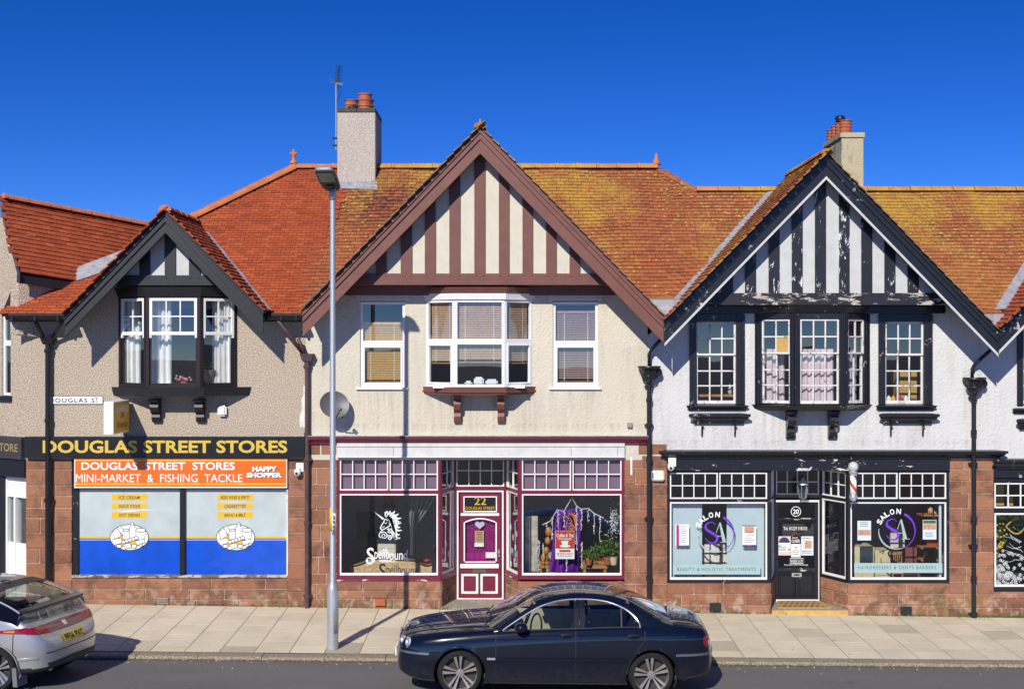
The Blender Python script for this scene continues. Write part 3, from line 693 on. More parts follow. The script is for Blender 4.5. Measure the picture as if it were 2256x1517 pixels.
def valley_gutter(parent, x, z):
    a = [(x - 0.36, z + 0.37), (x + 0.36, z + 0.37), (x, z - 0.02)]
    return MB().solid([(p, YB + 0.22, q - 0.03) for p, q in a], [(p, 0.3, q + 0.04) for p, q in a]).out('valley_gutter', M['lead'], parent)
def bay(parent, x_front, x_wall, d, z_head, z_sill):
    """frames of the three faces of a canted bay: left, front, right"""
    a, b, c, e = (x_wall[0], 0.0), (x_front[0], -d), (x_front[1], -d), (x_wall[1], 0.0)
    return [frame_between(a, b), frame_between(b, c), frame_between(c, e)]
def bay_band(name, mat, parent, x_front, x_wall, d, z0, z1, out0, out1, back=0.0, label=None):
    """board following the bay in plan, out0/out1 = extra projection at bottom/top"""
    def rg(o, z):
        k = o * 0.9
        return [(x_wall[0] - k, back, z), (x_front[0] - k * 0.55, -d - o, z), (x_front[1] + k * 0.55, -d - o, z), (x_wall[1] + k, back, z)]
    return MB().solid(rg(out1, z1), rg(out0, z0)).out(name, mat, parent, label)
def bracket(parent, x, w, z1, z0, d, mat):
    """scrolled console under a bay"""
    h = z1 - z0; pr = [(0, 0), (d, 0), (d, -0.10 * h), (d * 0.72, -0.16 * h), (d * 0.80, -0.34 * h), (d * 0.66, -0.52 * h), (d * 0.36, -0.66 * h), (d * 0.42, -0.78 * h), (d * 0.30, -0.95 * h), (d * 0.22, -h), (0, -h)]
    a = [(x - w / 2, -p, z1 + q) for p, q in pr]; b = [(x + w / 2, -p, z1 + q) for p, q in pr]
    o = MB().solid(a, b).out('bracket', mat, parent)
    MB().box(x - w / 2 - 0.012, x + w / 2 + 0.012, -d - 0.012, 0, z1 - 0.03, z1).out('bracket_cap', mat, o); return o

def room(parent, x0, x1, y0, y1, z0, z1, mat, floor=None, name='room'):
    mb = MB()
    for f in ([(x0, y1, z0), (x1, y1, z0), (x1, y1, z1), (x0, y1, z1)], [(x0, y0, z0), (x0, y1, z0), (x0, y1, z1), (x0, y0, z1)], [(x1, y1, z0), (x1, y0, z0), (x1, y0, z1), (x1, y1, z1)],
              [(x0, y0, z1), (x0, y1, z1), (x1, y1, z1), (x1, y0, z1)], [(x0, y0, z0), (x1, y0, z0), (x1, y1, z0), (x0, y1, z0)]): mb.face(f)
    return mb.out(name, mat, parent, normals=False)

def curtain(x0, x1, y, z0, z1, mat, label, folds=6, amp=0.03, sway=0.0, group=None, pinch=None, F=None):
    mb = MB(); rows = []; n = folds * 8; rs = random.Random(int(x0 * 100))
    ph = [rs.uniform(0.7, 1.3) for _ in range(n + 1)]
    for j in range(13):
        t = j / 12; r = []
        for i in range(n + 1):
            s = i / n; x = x0 + (x1 - x0) * s
            if pinch: k = pinch(t); x = k[0] + (k[1] - k[0]) * s
            r.append((x, y + amp * ph[i] * sin(2 * pi * folds * s + 0.5 * sin(3 * t)) + sway * t * sin(4 * s), z1 + (z0 - z1) * t))
        rows.append(r)
    mb.grid(rows); return mb.out('curtain', mat, None, label, 'curtain', group, smooth=True)

def shopfront(parent, m, A0, A1, D0, D1, B1, B0, d, z_top, z_tr0, z_mr0, z_sill, z_rail, front_tr, side_tr, door_tr, glass='glass'):
    """posts and rails in m, windows in white; splayed entrance of depth d"""
    y0 = 0.03
    segs = [((A0, y0), (A1, y0)), ((A1, y0), (D0, d)), ((D0, d), (D1, d)), ((D1, d), (B1, y0)), ((B1, y0), (B0, y0))]
    fr = MB(); z_ = {}
    wins = []
    for k, (a, b) in enumerate(segs):
        F, L = frame_between(a, b); pw = 0.05
        mid = (z_mr0, z_tr0)
        nb = 0.001 * k
        fr.fbox(F, 0, L, -0.06, nb, z_tr0 - 0.004, z_mr0) if False else None
        fr.fbox(F, 0.01, L - 0.01, -0.06, 0.012 + nb, z_mr0, z_tr0)            # rail between main light and transom
        fr.fbox(F, 0.01, L - 0.01, -0.06, 0.010 + nb, z_top - 0.03, z_top)     # head
        if k != 2: fr.fbox(F, 0.0, L, -0.08, 0.022 + nb, z_rail, z_sill)
        for s in (0, 1):
            w0 = pw if k in (0, 4) else 0.035
            u = (0, w0) if s == 0 else (L - w0, L)
            fr.fbox(F, u[0], u[1], -0.058, 0.016 + nb, z_rail if k != 2 else 0.05, z_top - 0.001)
        wins.append((F, L))
    frame_o = fr.bevel(0.003).out('shopfront_frame', m, parent)
    tr1 = z_top - 0.032
    for k, (F, L) in enumerate(wins):
        if k in (0, 4):
            n = len(front_tr); w = (L - 0.10) / n
            for i, c in enumerate(front_tr):
                window(parent, F, 0.05 + i * w + (0.012 if i else 0.002), 0.05 + (i + 1) * w - (0.012 if i < n - 1 else 0.002), z_tr0 + 0.002, tr1, 0.006, [(z_tr0 + 0.002, tr1, c, 2, 0)], M['white'], 0.024, glass, bw=0.017, name='transom_window')
                if i: MB().fbox(F, 0.05 + i * w - 0.012, 0.05 + i * w + 0.012, -0.05, 0.014, z_tr0, tr1).out('mullion', m, parent)
            window(parent, F, 0.052, L - 0.052, z_sill + 0.002, z_mr0 - 0.002, 0.008, [(z_sill + 0.002, z_mr0 - 0.002, 1, 1, 0)], M['white'], 0.027, glass, name='shop_window', wb=0.042)
        elif k in (1, 3):
            window(parent, F, 0.036, L - 0.036, z_tr0 + 0.002, tr1, 0.006, [(z_tr0 + 0.002, tr1, side_tr, 2, 0)], M['white'], 0.024, glass, bw=0.017, name='transom_window')
            window(parent, F, 0.036, L - 0.036, z_sill + 0.002, z_mr0 - 0.002, 0.008, [(z_sill + 0.002, z_mr0 - 0.002, 1, 1, 0)], M['white'], 0.028, glass, name='return_window', wb=0.042)
        else:
            window(parent, F, 0.036, L - 0.036, z_tr0 + 0.002, tr1, 0.006, [(z_tr0 + 0.002, tr1, door_tr, 2, 0)], M['white'], 0.024, glass, bw=0.017, name='transom_window')
    return segs

def cornice(name, mat, parent, x0, x1, z0, z1, proj, n=-0.0, ret=True, cap=None):
    """moulded string course with returned ends"""
    h = z1 - z0; prof = [(0.02, 0), (0.02 + proj * 0.25, 0), (0.02 + proj * 0.3, 0.22 * h), (0.02 + proj * 0.45, 0.30 * h), (0.02 + proj * 0.75, 0.52 * h), (0.02 + proj * 0.82, 0.68 * h), (0.02 + proj, 0.72 * h), (0.02 + proj, h), (0.0, h + 0.012), (0, 0)]
    k = 0.9 if ret else 0.0
    a = [(x0 - (p - 0.02) * k, -p, z0 + q) for p, q in prof]; b = [(x1 + (p - 0.02) * k, -p, z0 + q) for p, q in prof]
    o = MB().solid(a, b).out(name, mat, parent)
    if cap: MB().box(x0 - proj * k, x1 + proj * k, -proj - 0.035, 0.0, z1 + 0.013, z1 + 0.026).out('lead_cap', cap, o)
    return o

def downpipe(label, x, z_top, z_bot, mat, r=0.045, y=-0.09, hopper=None, arms=(), collars=(), shoe=True, group='downpipes between the shop fronts'):
    t = thing('downpipe', (x, y, z_bot), label, 'downpipe', group)
    MB().tube([(x, y, z_bot), (x, y, z_top)], r, 12).out('pipe', mat, t, smooth=True, angle=40)
    for z in collars: MB().lathe([(r, -0.04), (r + 0.014, -0.035), (r + 0.014, 0.035), (r, 0.04)], (x, y, z), 12).out('collar', mat, t)
    for z in collars[::2]: MB().box(x - r - 0.035, x + r + 0.035, y + r * 0.4, 0.0, z - 0.02, z + 0.02).out('clip', mat, t)
    if hopper == 'box':
        MB().solid([(x - 0.13, y - 0.09, z_top + 0.14), (x + 0.13, y - 0.09, z_top + 0.14), (x + 0.13, 0.0, z_top + 0.14), (x - 0.13, 0.0, z_top + 0.14)], [(x - 0.08, y - 0.06, z_top), (x + 0.08, y - 0.06, z_top), (x + 0.08, 0.0, z_top), (x - 0.08, 0.0, z_top)]).bevel(0.006).out('hopper', mat, t)
    elif hopper == 'ornate':
        h = MB().lathe([(0.05, 0.0), (0.06, 0.02), (0.055, 0.06), (0.085, 0.10), (0.12, 0.12), (0.115, 0.16), (0.14, 0.19), (0.15, 0.25), (0.20, 0.27), (0.21, 0.29), (0.205, 0.315), (0.16, 0.315), (0.12, 0.28)], (x, y - 0.03, z_top), 20).out('hopper', mat, t, smooth=True, angle=35)
        for k in range(8):
            a = 2 * pi * k / 8; MB().tube([(x + cos(a) * 0.07, y - 0.03 + sin(a) * 0.07, z_top + 0.05), (x + cos(a) * 0.125, y - 0.03 + sin(a) * 0.125, z_top + 0.10), (x + cos(a) * 0.15, y - 0.03 + sin(a) * 0.15, z_top + 0.18)], 0.013, 6).out('rib', mat, h)
        MB().lathe([(0.04, -0.015), (0.075, -0.01), (0.08, 0.0), (0.075, 0.01), (0.04, 0.015)], (x + 0.15, y - 0.06, z_top + 0.2), 14, 'Y').out('boss', mat, h, smooth=True)
    for path in arms: MB().tube(path, 0.034, 10).out('arm', mat, t, smooth=True)
    return t
# ------------------------------------------------------------------ the setting
def sheet(name, fn, xs, ys, mat, label=None):
    mb = MB(); mb.grid([[(x, y, fn(x, y)) for x in xs] for y in ys]); o = mb.out(name, mat, None, normals=False); o.data.flip_normals() if o.data.polygons[0].normal.z < 0 else None
    return tag(o, label, None, None, 'structure')
sheet('ground', lambda x, y: -0.9, [-600, 600], [-600, 600], M['field'], 'dull flat ground reaching to the horizon')
sheet('road', lambda x, y: road(x), [-60, -20, -10, 0, 10, 20, 60], [-45, -20, -10, -5, KERB_Y + 0.02], M['asphalt'], 'worn dark asphalt road in front of the shops')
pav = sheet('pavement', lambda x, y: ground(x, y) - 0.003, [-60, -14] + [i for i in range(-12, 13, 2)] + [14, 60], [KERB_Y + 0.26, -2.2, -1.1, 0.0, 0.75], M['joint'], 'pale concrete flagged pavement along the shop fronts')
KY = KERB_Y + 0.30
def quad_block(name, mat, parent, c, drop=0.05, bev=0.0008, raise_=0.0, inset=0.0):
    top = [Vector((x, y, ground(x, y) + raise_)) for x, y in c]; bot = [p - Vector((0, 0, drop)) for p in top]
    return MB().solid(top, bot).bevel(bev).out(name, mat, parent)
rs = random.Random(8)
x = -11.3; col = 0; CW = 0.555
while x < 11.2:
    yb = 0.0 if True else 0; y = -0.02
    L = [0.42, 0.74, 0.74, 0.74, 0.74] if col % 2 else [0.74, 0.74, 0.74, 0.74, 0.4]
    tot = sum(L); s = (KY + 0.02) / -tot
    for l in L:
        y2 = y + l * s if s < 0 else y - l * abs(s)
        y2 = y - l * abs((KY) / tot) * 0.995
        g = 0.0065; h = rs.uniform(-0.0008, 0.0012)
        yy2 = max(y2, KY)
        if y - yy2 > 0.1: quad_block('flag', M['flag'], pav, [(x + g, y - g), (x + CW - g, y - g), (x + CW - g, yy2 + g), (x + g, yy2 + g)], raise_=h)
        y = y2
    x += CW; col += 1
kerb = thing('kerb', (0, KERB_Y, -0.1), 'worn stone kerb between the pavement and the road', None, None, 'structure')
x = -11.6
while x < 11.6:
    L = 0.95 + rs.uniform(-0.05, 0.05); a, b = x + 0.005, x + L - 0.005; dz = rs.uniform(-0.004, 0.004)
    pr = [(KY - 0.004, 0), (KERB_Y + 0.045, 0), (KERB_Y + 0.02, -0.008), (KERB_Y + 0.004, -0.03), (KERB_Y, -0.14), (KY - 0.004, -0.14)]
    zk = lambda xx: ground(xx, KERB_Y)
    MB().solid([(a, p, zk(a) + q + dz) for p, q in pr], [(b, p, zk(b) + q + dz) for p, q in pr]).out('kerb_stone', M['kerb'], kerb)
    x += L
# grit, leaves and moss in the channel and along the wall foot
mb = MB()
for i in range(2600):
    x = rs.uniform(-10, 10); y = KERB_Y - abs(rs.gauss(0, 0.022)) - 0.004; r = rs.uniform(0.008, 0.028); z = road(x) + 0.002
    a = rs.uniform(0, 6.3); mb.hexa([(x + r * cos(a + k * pi / 2), y + r * 0.6 * sin(a + k * pi / 2), z) for k in range(4)] + [(x + 0.6 * r * cos(a + k * pi / 2), y + 0.4 * r * sin(a + k * pi / 2), z + r * 0.6) for k in range(4)])
mb.out('channel_moss', M['moss'], None, 'green brown moss and dirt in the channel below the kerb', 'moss', None, 'stuff')
mb = MB()
for i in range(260):
    x = rs.uniform(-10, 10); y = rs.choice([KERB_Y - rs.uniform(0.02, 0.5), KERB_Y - abs(rs.gauss(0, 0.06)), rs.uniform(-7, KERB_Y)]); r = rs.uniform(0.005, 0.016); z = road(x) + 0.002
    a = rs.uniform(0, 6.3); mb.hexa([(x + r * cos(a + k * pi / 2), y + r * sin(a + k * pi / 2), z) for k in range(4)] + [(x + 0.7 * r * cos(a + k * pi / 2), y + 0.7 * r * sin(a + k * pi / 2), z + r * 0.4) for k in range(4)])
mb.out('road_grit', M['litter'], None, 'pale grit and crumbs scattered on the asphalt', 'grit', None, 'stuff')
mb = MB()
for c0, c1, k in ((-3.7, -0.2, 30), (2.7, 5.0, 25), (6.2, 11, 130), (8.1, 9.6, 160), (-6.6, -3.7, 25)):
    for i in range(k * 3):
        x = rs.uniform(c0, c1); y = -0.012 - abs(rs.gauss(0, 0.025)); z = ground(x, y) - 0.005; h = rs.uniform(0.015, 0.06); w = rs.uniform(0.006, 0.014); dx = rs.uniform(-0.02, 0.02)
        mb.face([(x - w, y, z), (x + w, y, z), (x + dx + w * 0.5, y - 0.01, z + h), (x + dx - w * 0.5, y - 0.01, z + h)])
mb.out('wall_foot_weeds', M['weed'], None, 'small weeds and moss along the foot of the stone walls', 'weeds', None, 'stuff')

# a few blown leaves and scraps on the flags
rs = random.Random(77); mb = MB()
for i in range(46):
    x, y = rs.uniform(-9.5, 9.5), rs.choice([-rs.uniform(0.05, 0.4), -rs.uniform(0.1, 3.1), -rs.uniform(0.1, 3.1)]); z = ground(x, y) + 0.004; r = rs.uniform(0.012, 0.035); a = rs.uniform(0, 6.3)
    mb.face([(x + r * cos(a), y + r * sin(a), z), (x + r * 0.45 * cos(a + 1.5), y + r * 0.45 * sin(a + 1.5), z + r * 0.25), (x - r * cos(a), y - r * sin(a), z + 0.002), (x + r * 0.45 * cos(a - 1.5), y + r * 0.45 * sin(a - 1.5), z + r * 0.15)])
mb.out('blown_leaves', M['brown_paper'], None, 'dry leaves and scraps blown across the flags', 'leaves', None, 'stuff')
# ------------------------------------------------------------------ corner shop (left)
X57, X673 = PX(57), PX(673)
SEAM = lambda y: -3.836 + 0.213 * y
HIP = lambda y: -4.43 - (2.7 - y) * 1.607
b1 = thing('corner_shop', (-6.3, 0, 0), 'corner shop with pebbledashed upper floor and new red tiled roof', 'building', 'terrace of shops')
g1 = GABLES[0]
BX1 = ((PX(322, -0.42), PX(441, -0.42)), (PX(262), PX(522)))
hole = (PX(266), PX(518), PZ(853), PZ(640))
Z_EAVE = 5.42
zlow = PZ(1010)
w1 = grid_wall(FRONT, X57, X673, zlow, Z_EAVE, [hole], 0.25).out('upper_wall', M['pebbledash'], b1)
mb = grid_wall(FRONT, g1.xl, g1.xr, Z_EAVE, PZ(628, YP) + 0.02, [hole], 0.25)
for s in (-1, 1): mb.clip((g1.xa, 0, g1.za - 0.01), (s * GM, 0, 1))
mb.out('gable_wall', M['pebbledash'], b1)
build_gable(b1, g1, M['black_new'], M['black_new'], M['black_new'], M['black_new'], M['off_white'], [(308, 331.5), (363.6, 387.6), (417, 442)], (606, 628), M['tile_new'], M['tile_new'], t=0.36, full=('R', 'L'))
# bay window
zh, zs_ = PZ(652, -0.42), PZ(853, -0.42); zm = PZ(733, -0.42)
for k, (F, L) in enumerate(bay(b1, *BX1, 0.42, zh, zs_)):
    cas = MB(); cas.fbox(F, 0, 0.055, -0.09, 0.012 + 0.001 * k, zs_, zh); cas.fbox(F, L - 0.055, L, -0.09, 0.012 + 0.001 * k, zs_, zh); cas.fbox(F, 0.055, L - 0.055, -0.09, 0.010, zs_, zs_ + 0.05); cas.fbox(F, 0.055, L - 0.055, -0.09, 0.010, zh - 0.03, zh)
    cas.bevel(0.004).out('bay_frame', M['dark_brown'], b1)
    window(b1, F, 0.056, L - 0.056, zs_ + 0.05, zm, -0.02, [(zs_ + 0.05, zm, 1, 1, 0)], M['dark_brown'], 0.028, 'glass_up', name='lower_sash')
    up = window(b1, F, 0.056, L - 0.056, zm - 0.035, zh - 0.03, 0.004, [(zm - 0.035, zh - 0.03, 3 if k == 1 else 2, 2, 0)], M['upvc'], 0.052, 'glass_up', bw=0.022, name='upper_sash', wb=0.06)
    for u in (0.06, L - 0.095): MB().fbox(F, u, u + 0.035, -0.03, 0.002, zm - 0.085, zm - 0.035).out('sash_horn', M['upvc'], up)
bay_band('bay_cornice', M['black_new'], b1, *BX1, 0.42, zh, PZ(632, -0.42), 0.03, 0.09)
bay_band('bay_sill', M['black_new'], b1, (PX(316, -0.46), PX(447, -0.46)), (PX(252), PX(548)), 0.42, PZ(872, -0.42), zs_, 0.02, 0.06)
for px in (340, 438): bracket(b1, PX(px, -0.2), 0.15, PZ(879, -0.25), PZ(930, -0.2), 0.30, M['black_new'])
room(b1, PX(180), PX(610), 0.2, 3.2, 2.9, 5.6, M['room_blue'])
MB().box(PX(255), PX(528), 0.251, 0.28, 5.5, 5.85).out('lining', M['room_blue'], b1); bay_band('bay_ceiling', M['upvc'], b1, *BX1, 0.36, 5.715, 5.73, -0.04, -0.04, 0.25)
# roof
r1 = slab(b1, [(-7.0, 0.02, MAIN_Z0), (SEAM(0.02), 0.02, MAIN_Z0), (SEAM(2.7), 2.7, MAIN_Z0 + 2.68), (HIP(2.7), 2.7, MAIN_Z0 + 2.68), (HIP(1.1), 1.1, MAIN_Z0 + 1.08)], 0.06, M['tile_new'], 'roof')
for a_, b_ in ((-9.2, g1.xl + 0.02), (g1.xr - 0.02, SEAM(-0.3))):
    slab(b1, [(a_, -0.3, MAIN_Z0 - 0.32), (b_, -0.3, MAIN_Z0 - 0.32), (b_, 0.3, MAIN_Z0 + 0.28), (a_, 0.3, MAIN_Z0 + 0.28)], 0.05, M['black_new'], 'eaves_roof')
slab(b1, [(SEAM(2.7), 2.7, MAIN_Z0 + 2.68), (SEAM(2.7), 6.5, MAIN_Z0 - 1.1), (HIP(2.7) - 4, 6.5, MAIN_Z0 - 1.1), (HIP(2.7), 2.7, MAIN_Z0 + 2.68)], 0.06, M['tile_new'], 'rear_roof')
slab(b1, [(HIP(2.7), 2.7, MAIN_Z0 + 2.68), (HIP(2.7) - 4, 6.5, MAIN_Z0 - 1.1), (HIP(1.1), 1.1, MAIN_Z0 + 1.08)], 0.06, M['tile_new'], 'hip_roof')
# corner gable: plane through ridge and verge
GA, GB, GC = Vector((-9.4, 0.3, EYE + 2.667)), Vector((-7.43, 2.2, EYE + 2.36)), Vector((-8.826, -0.45, EYE + 1.284))
gn = (GB - GA).cross(GC - GA).normalized(); gn = gn if gn.z > 0 else -gn
def z_corner(x, y): return GA.z - (gn.x * (x - GA.x) + gn.y * (y - GA.y)) / gn.z
def skirt(x): return max(0.12, 0.40 + (x + 8.23) * 0.4545)
def b1_test(c):
    if under_gable(c): return False
    if not (HIP(c.y) - 0.02 < c.x < SEAM(c.y) + 0.05 and c.y < 2.72): return False
    if c.x < -6.6 and c.y > skirt(c.x): return False
    return True
def seen(c):      # not behind a bargeboard, post or chimney
    k = (CAMD + YB) / (CAMD + c.y); px, pz = c.x * k, EYE + (c.z - EYE) * k
    return not any(g.xl < px < g.xr and pz < g.zo(px) + 0.06 for g in GABLES)
tile_plane(r1, MO, MU, MV, -9.4, -3.2, -0.03, 4.26, b1_test, M['tile_new'], 300, visible=seen, gauge=0.072)
# corner gable roof
uu = (GB - GA).normalized(); vv = gn.cross(uu).normalized()
if vv.z < 0: vv = -vv
U2 = vv.cross(gn).normalized()
ex = (GA - GC).dot(vv)
GD = GC + uu * 3.1
rg0 = slab(b1, [GA, GC, GD, GA + uu * 3.3], 0.05, M['black_new'], 'corner_roof_slope', gn)
mirr = lambda p: GA + uu * (p - GA).dot(uu) - (p - GA - uu * (p - GA).dot(uu)) * 1.0 + 2 * Vector((0, 0, (p - GA).z))
slab(b1, [GA, GB, mirr(GD), mirr(GC)], 0.05, M['tile_new'], 'corner_roof_slope')
vdir = (GA - GC); 
def c_test(c):
    a = (c - GC).dot(uu); s = (c - GC).dot(vv) / ex
    lo = (GA - GC).dot(uu) * s
    return lo - 0.05 < a < 3.2 and s < 1.0
sgnU = 1 if U2.dot(uu) > 0 else -1
a0 = -0.8 if sgnU > 0 else -6.0; a1 = 6.5 if sgnU > 0 else 0.8
tile_plane(rg0, GC + gn * 0.012, U2, vv, a0, a1, 0.0, ex, c_test, M['tile_new'], 0, seed=31)
half_ridge(b1, GA + Vector((0, -0.03, 0.06)), GA + uu * 3.3 + Vector((0, 0, 0.06)), M['ridge_new'], 0.10, 0.42)
MB().solid([GA + Vector((0.02, -0.05, 0)), GC + Vector((0.03, -0.05, -0.02)), GC + Vector((0.03, -0.05, -0.2)), GA + Vector((-0.02, -0.05, -0.22))], [GA + Vector((0.02, 0, 0)), GC + Vector((0.03, 0, -0.02)), GC + Vector((0.03, 0, -0.2)), GA + Vector((-0.02, 0, -0.22))]).out('corner_bargeboard', plain('blue grey bargeboard', (0.035, 0.05, 0.10), 0.4), b1)
MB().solid([GC + Vector((0.0, 0.02, -0.03)), GC + uu * 1.0 + Vector((0, 0, -0.03)), GC + uu * 1.0 + Vector((0, 0, -0.18)), GC + Vector((0, 0.02, -0.18))], [GC + Vector((-0.05, 0.02, -0.03)), GC + uu * 1.0 + Vector((-0.05, 0, -0.03)), GC + uu * 1.0 + Vector((-0.05, 0, -0.18)), GC + Vector((-0.05, 0.02, -0.18))]).out('fascia_board', M['black_new'], b1)
MB().solid([GC + Vector((-0.10, 0.25, -0.16)), GC + uu * 1.0 + Vector((-0.1, 0, -0.16)), GC + uu * 1.0 + Vector((-0.1, 0, -1.1)), GC + Vector((-0.10, 0.25, -1.1))], [GC + Vector((-0.25, 0.25, -0.16)), GC + uu * 1.0 + Vector((-0.25, 0, -0.16)), GC + uu * 1.0 + Vector((-0.25, 0, -1.1)), GC + Vector((-0.25, 0.25, -1.1))]).out('corner_cheek', M['pebbledash'], b1)
def main_pt(x, y, h=0.03): return Vector((x, y, MAIN_Z0 + y)) + Vector((0, -1, 1)).normalized() * h
# lead where the corner gable meets the roof
mb = MB(); 
ly = [(0.05, 0.00), (0.35, 0.00), (0.75, 0), (1.15, 0)]
def corner_valley(y):   # x where the corner plane meets the main plane
    return GA.x + (-(gn.z * (MAIN_Z0 + y - GA.z)) - gn.y * (y - GA.y)) / gn.x
pts = [(x, skirt(x)) for x in (-8.75, -8.5, -8.25, -8.0, -7.75, -7.5, -7.2)]
ww = [0.02, 0.07, 0.15, 0.19, 0.20, 0.20, 0.20]
mb.grid([[main_pt(x, y + 0.07, 0.07) for x, y in pts], [main_pt(x, y, 0.07) for x, y in pts], [main_pt(x + 0.03, y - q * 0.6, 0.05) for (x, y), q in zip(pts, ww)], [main_pt(x + 0.05, y - q, 0.045) for (x, y), q in zip(pts, ww)]])
mb.out('lead_valley', M['lead'], b1, smooth=True)
half_ridge(b1, (HIP(2.7), 2.7, MAIN_Z0 + 2.74), (SEAM(2.7), 2.7, MAIN_Z0 + 2.74), M['ridge_new'], 0.11)
half_ridge(b1, main_pt(HIP(2.7), 2.7, 0.03), main_pt(HIP(1.0), 1.0, 0.03), M['ridge_new'], 0.12, 0.34, 'hip_tile')
def lead_strip(parent, g, sgn, w, h=0.04):
    """lead valley beside a gable, lying on the main slope"""
    pts = []
    for i in range(9):
        y = (g.za - MAIN_Z0 + 0.02) * (i / 8) + (-0.26) * (1 - i / 8)
        x = g.xa + sgn * (g.za + 0.05 - MAIN_Z0 - y) / GM; pts.append((x, y))
    pts = pts[:8] if sgn > 0 else pts[:8]
    mb = MB(); j = [random.uniform(-0.012, 0.012) for _ in pts]
    mb.grid([[main_pt(x - sgn * 0.05, y, 0.10) for x, y in pts], [main_pt(x + sgn * 0.015, y, h + 0.02) for x, y in pts], [main_pt(x + sgn * (w + q), y, h) for (x, y), q in zip(pts, j)], [main_pt(x + sgn * (w + q), y, h - 0.02) for (x, y), q in zip(pts, j)]])
    return mb.out('lead_valley', M['lead'], parent)
lead_strip(b1, g1, 1, 0.06)
fin = MB().lathe([(0.09, 0.0), (0.07, 0.04), (0.035, 0.08), (0.03, 0.16), (0.045, 0.18), (0.03, 0.20), (0.028, 0.27), (0.0, 0.29)], (HIP(2.7), 2.7, MAIN_Z0 + 2.80), 10).out('finial', M['ridge_new'], b1, smooth=True)
for dx, dz in ((-0.05, 0.215), (0.05, 0.215), (0, 0.27)): MB().ball((HIP(2.7) + dx, 2.7, MAIN_Z0 + 2.80 + dz), 0.03, seg=8, rings=6).out('finial_lobe', M['ridge_new'], fin, smooth=True)
# gutters
for a, b in ((PX(14, -0.42), PX(146, -0.42)), (PX(578, -0.42), PX(664, -0.42))):
    mb = MB(); yg, zg = -0.42, Z_EAVE - 0.05
    mb.grid([[(x, yg + 0.075 * cos(t), zg - 0.085 * sin(t)) for t in [pi * i / 8 for i in range(9)]] for x in (a, b)]); mb.grid([[(x, yg + 0.066 * cos(t), zg - 0.076 * sin(t)) for t in [pi * i / 8 for i in range(9)]] for x in (a, b)])
    for x in (a, b): mb.face([(x, yg + 0.075 * cos(t), zg - 0.085 * sin(t)) for t in [pi * i / 8 for i in range(9)]])
    g = mb.out('gutter', M['gutter'], b1)
    MB().box(a, b, -0.34, -0.315, Z_EAVE - 0.16, Z_EAVE - 0.01).out('fascia_board', M['black_new'], b1)
    MB().box(a, b, -0.314, 0.0, Z_EAVE - 0.155, Z_EAVE - 0.135).out('soffit', M['black_new'], b1)
    for k in range(3):
        x = a + (b - a) * (0.12 + 0.38 * k); MB().box(x - 0.02, x + 0.02, yg - 0.082, yg + 0.08, zg - 0.095, zg + 0.004).out('gutter_bracket', M['gutter'], g)
# stone ground floor
zc = [PZ(p) for p in (1338, 1302, 1275, 1240, 1208, 1173, 1141, 1118, 1092, 1068, 1033.5, 1009)]
zc[0] = -0.12
sw = MB().fbox(FRONT, X57, X673, -0.3, -0.12, -0.15, zlow).out('stone_wall', M['mortar'], b1)
XA, XB = PX(158), PX(633)
stones(sw, FRONT, X57, XA, zc, 0.0, (0.38, 0.55), 4, back=0.12)
stones(sw, FRONT, XB, X673, zc, 0.0, (0.33, 0.4), 5, back=0.12)
stones(sw, FRONT, XA, XB, [-0.12, PZ(1320), PZ(1297), PZ(1271)], -0.012, (0.5, 1.1), 6, back=0.12)
# shop window
zw0, zw1 = PZ(1267), PZ(1076)
fr = MB(); fr.fbox(FRONT, XA, PX(172), -0.12, -0.03, zw0, PZ(1008)); fr.fbox(FRONT, PX(396), PX(407), -0.10, 0.0, zw0 + 0.01, zw1); fr.fbox(FRONT, XA, XB, -0.10, 0.006, zw1 - 0.004, zw1 + 0.03)
fr.bevel(0.004).out('shop_window_frame', M['black'], b1)
MB().fbox(FRONT, XA, XB, -0.12, 0.016, PZ(1271), zw0 + 0.012).bevel(0.006).out('window_sill', painted('flaking sill paint', (0.50, 0.47, 0.43), (0.10, 0.08, 0.07), 0.24, 0.7, (0.5, 1, 1.3)), b1)
pan = []
for a, b in ((PX(172), PX(396)), (PX(407), XB)):
    p = MB(); p.fbox(FRONT, a, b, -0.075, -0.065, zw0, zw1); p.out('shop_window', M['pale_vinyl'], b1)
MB().fbox(FRONT, XB - 0.015, XB + 0.012, -0.1, 0.002, zw0, zw1).out('shop_window_frame', M['white_worn'], b1)
# corner wall turning away at the left edge
CW_ = 3.0; ca, sa = cos(radians(35)), sin(radians(35))
F0, L0 = frame_between((X57 - CW_ * ca, CW_ * sa), (X57, 0.0))
uw0, uw1 = L0 - 0.74, L0 - 0.46
grid_wall(F0, 0, L0, PZ(962), 7.2, [(uw0, uw1, PZ(875), PZ(690))], 0.2).clip((GC.x - 0.1, GC.y, GC.z - 0.1), gn).out('corner_wall', M['pebbledash'], b1)
window(b1, F0, uw0, uw1, PZ(872), PZ(690), -0.04, [(PZ(872), PZ(755), 1, 1, 0), (PZ(755), PZ(690), 1, 1, 0)], M['upvc'], 0.05, 'glass_up', name='corner_window')
MB().fbox(F0, uw0 - 0.1, uw1 + 0.05, -0.05, 0.06, PZ(884), PZ(873)).out('corner_sill', M['black_new'], b1)
MB().fbox(F0, 0, L0 - 0.7, -0.3, -0.01, -0.15, PZ(1050)).out('corner_pier', M['black_new'], b1)
MB().fbox(F0, 0, L0 - 0.005, -0.12, 0.04, PZ(1052), PZ(1012)).bevel(0.006).out('corner_cornice', M['black'], b1)
dz0, dz1 = 0.12, PZ(1052)
ud0, ud1 = L0 - 0.70, L0 - 0.005
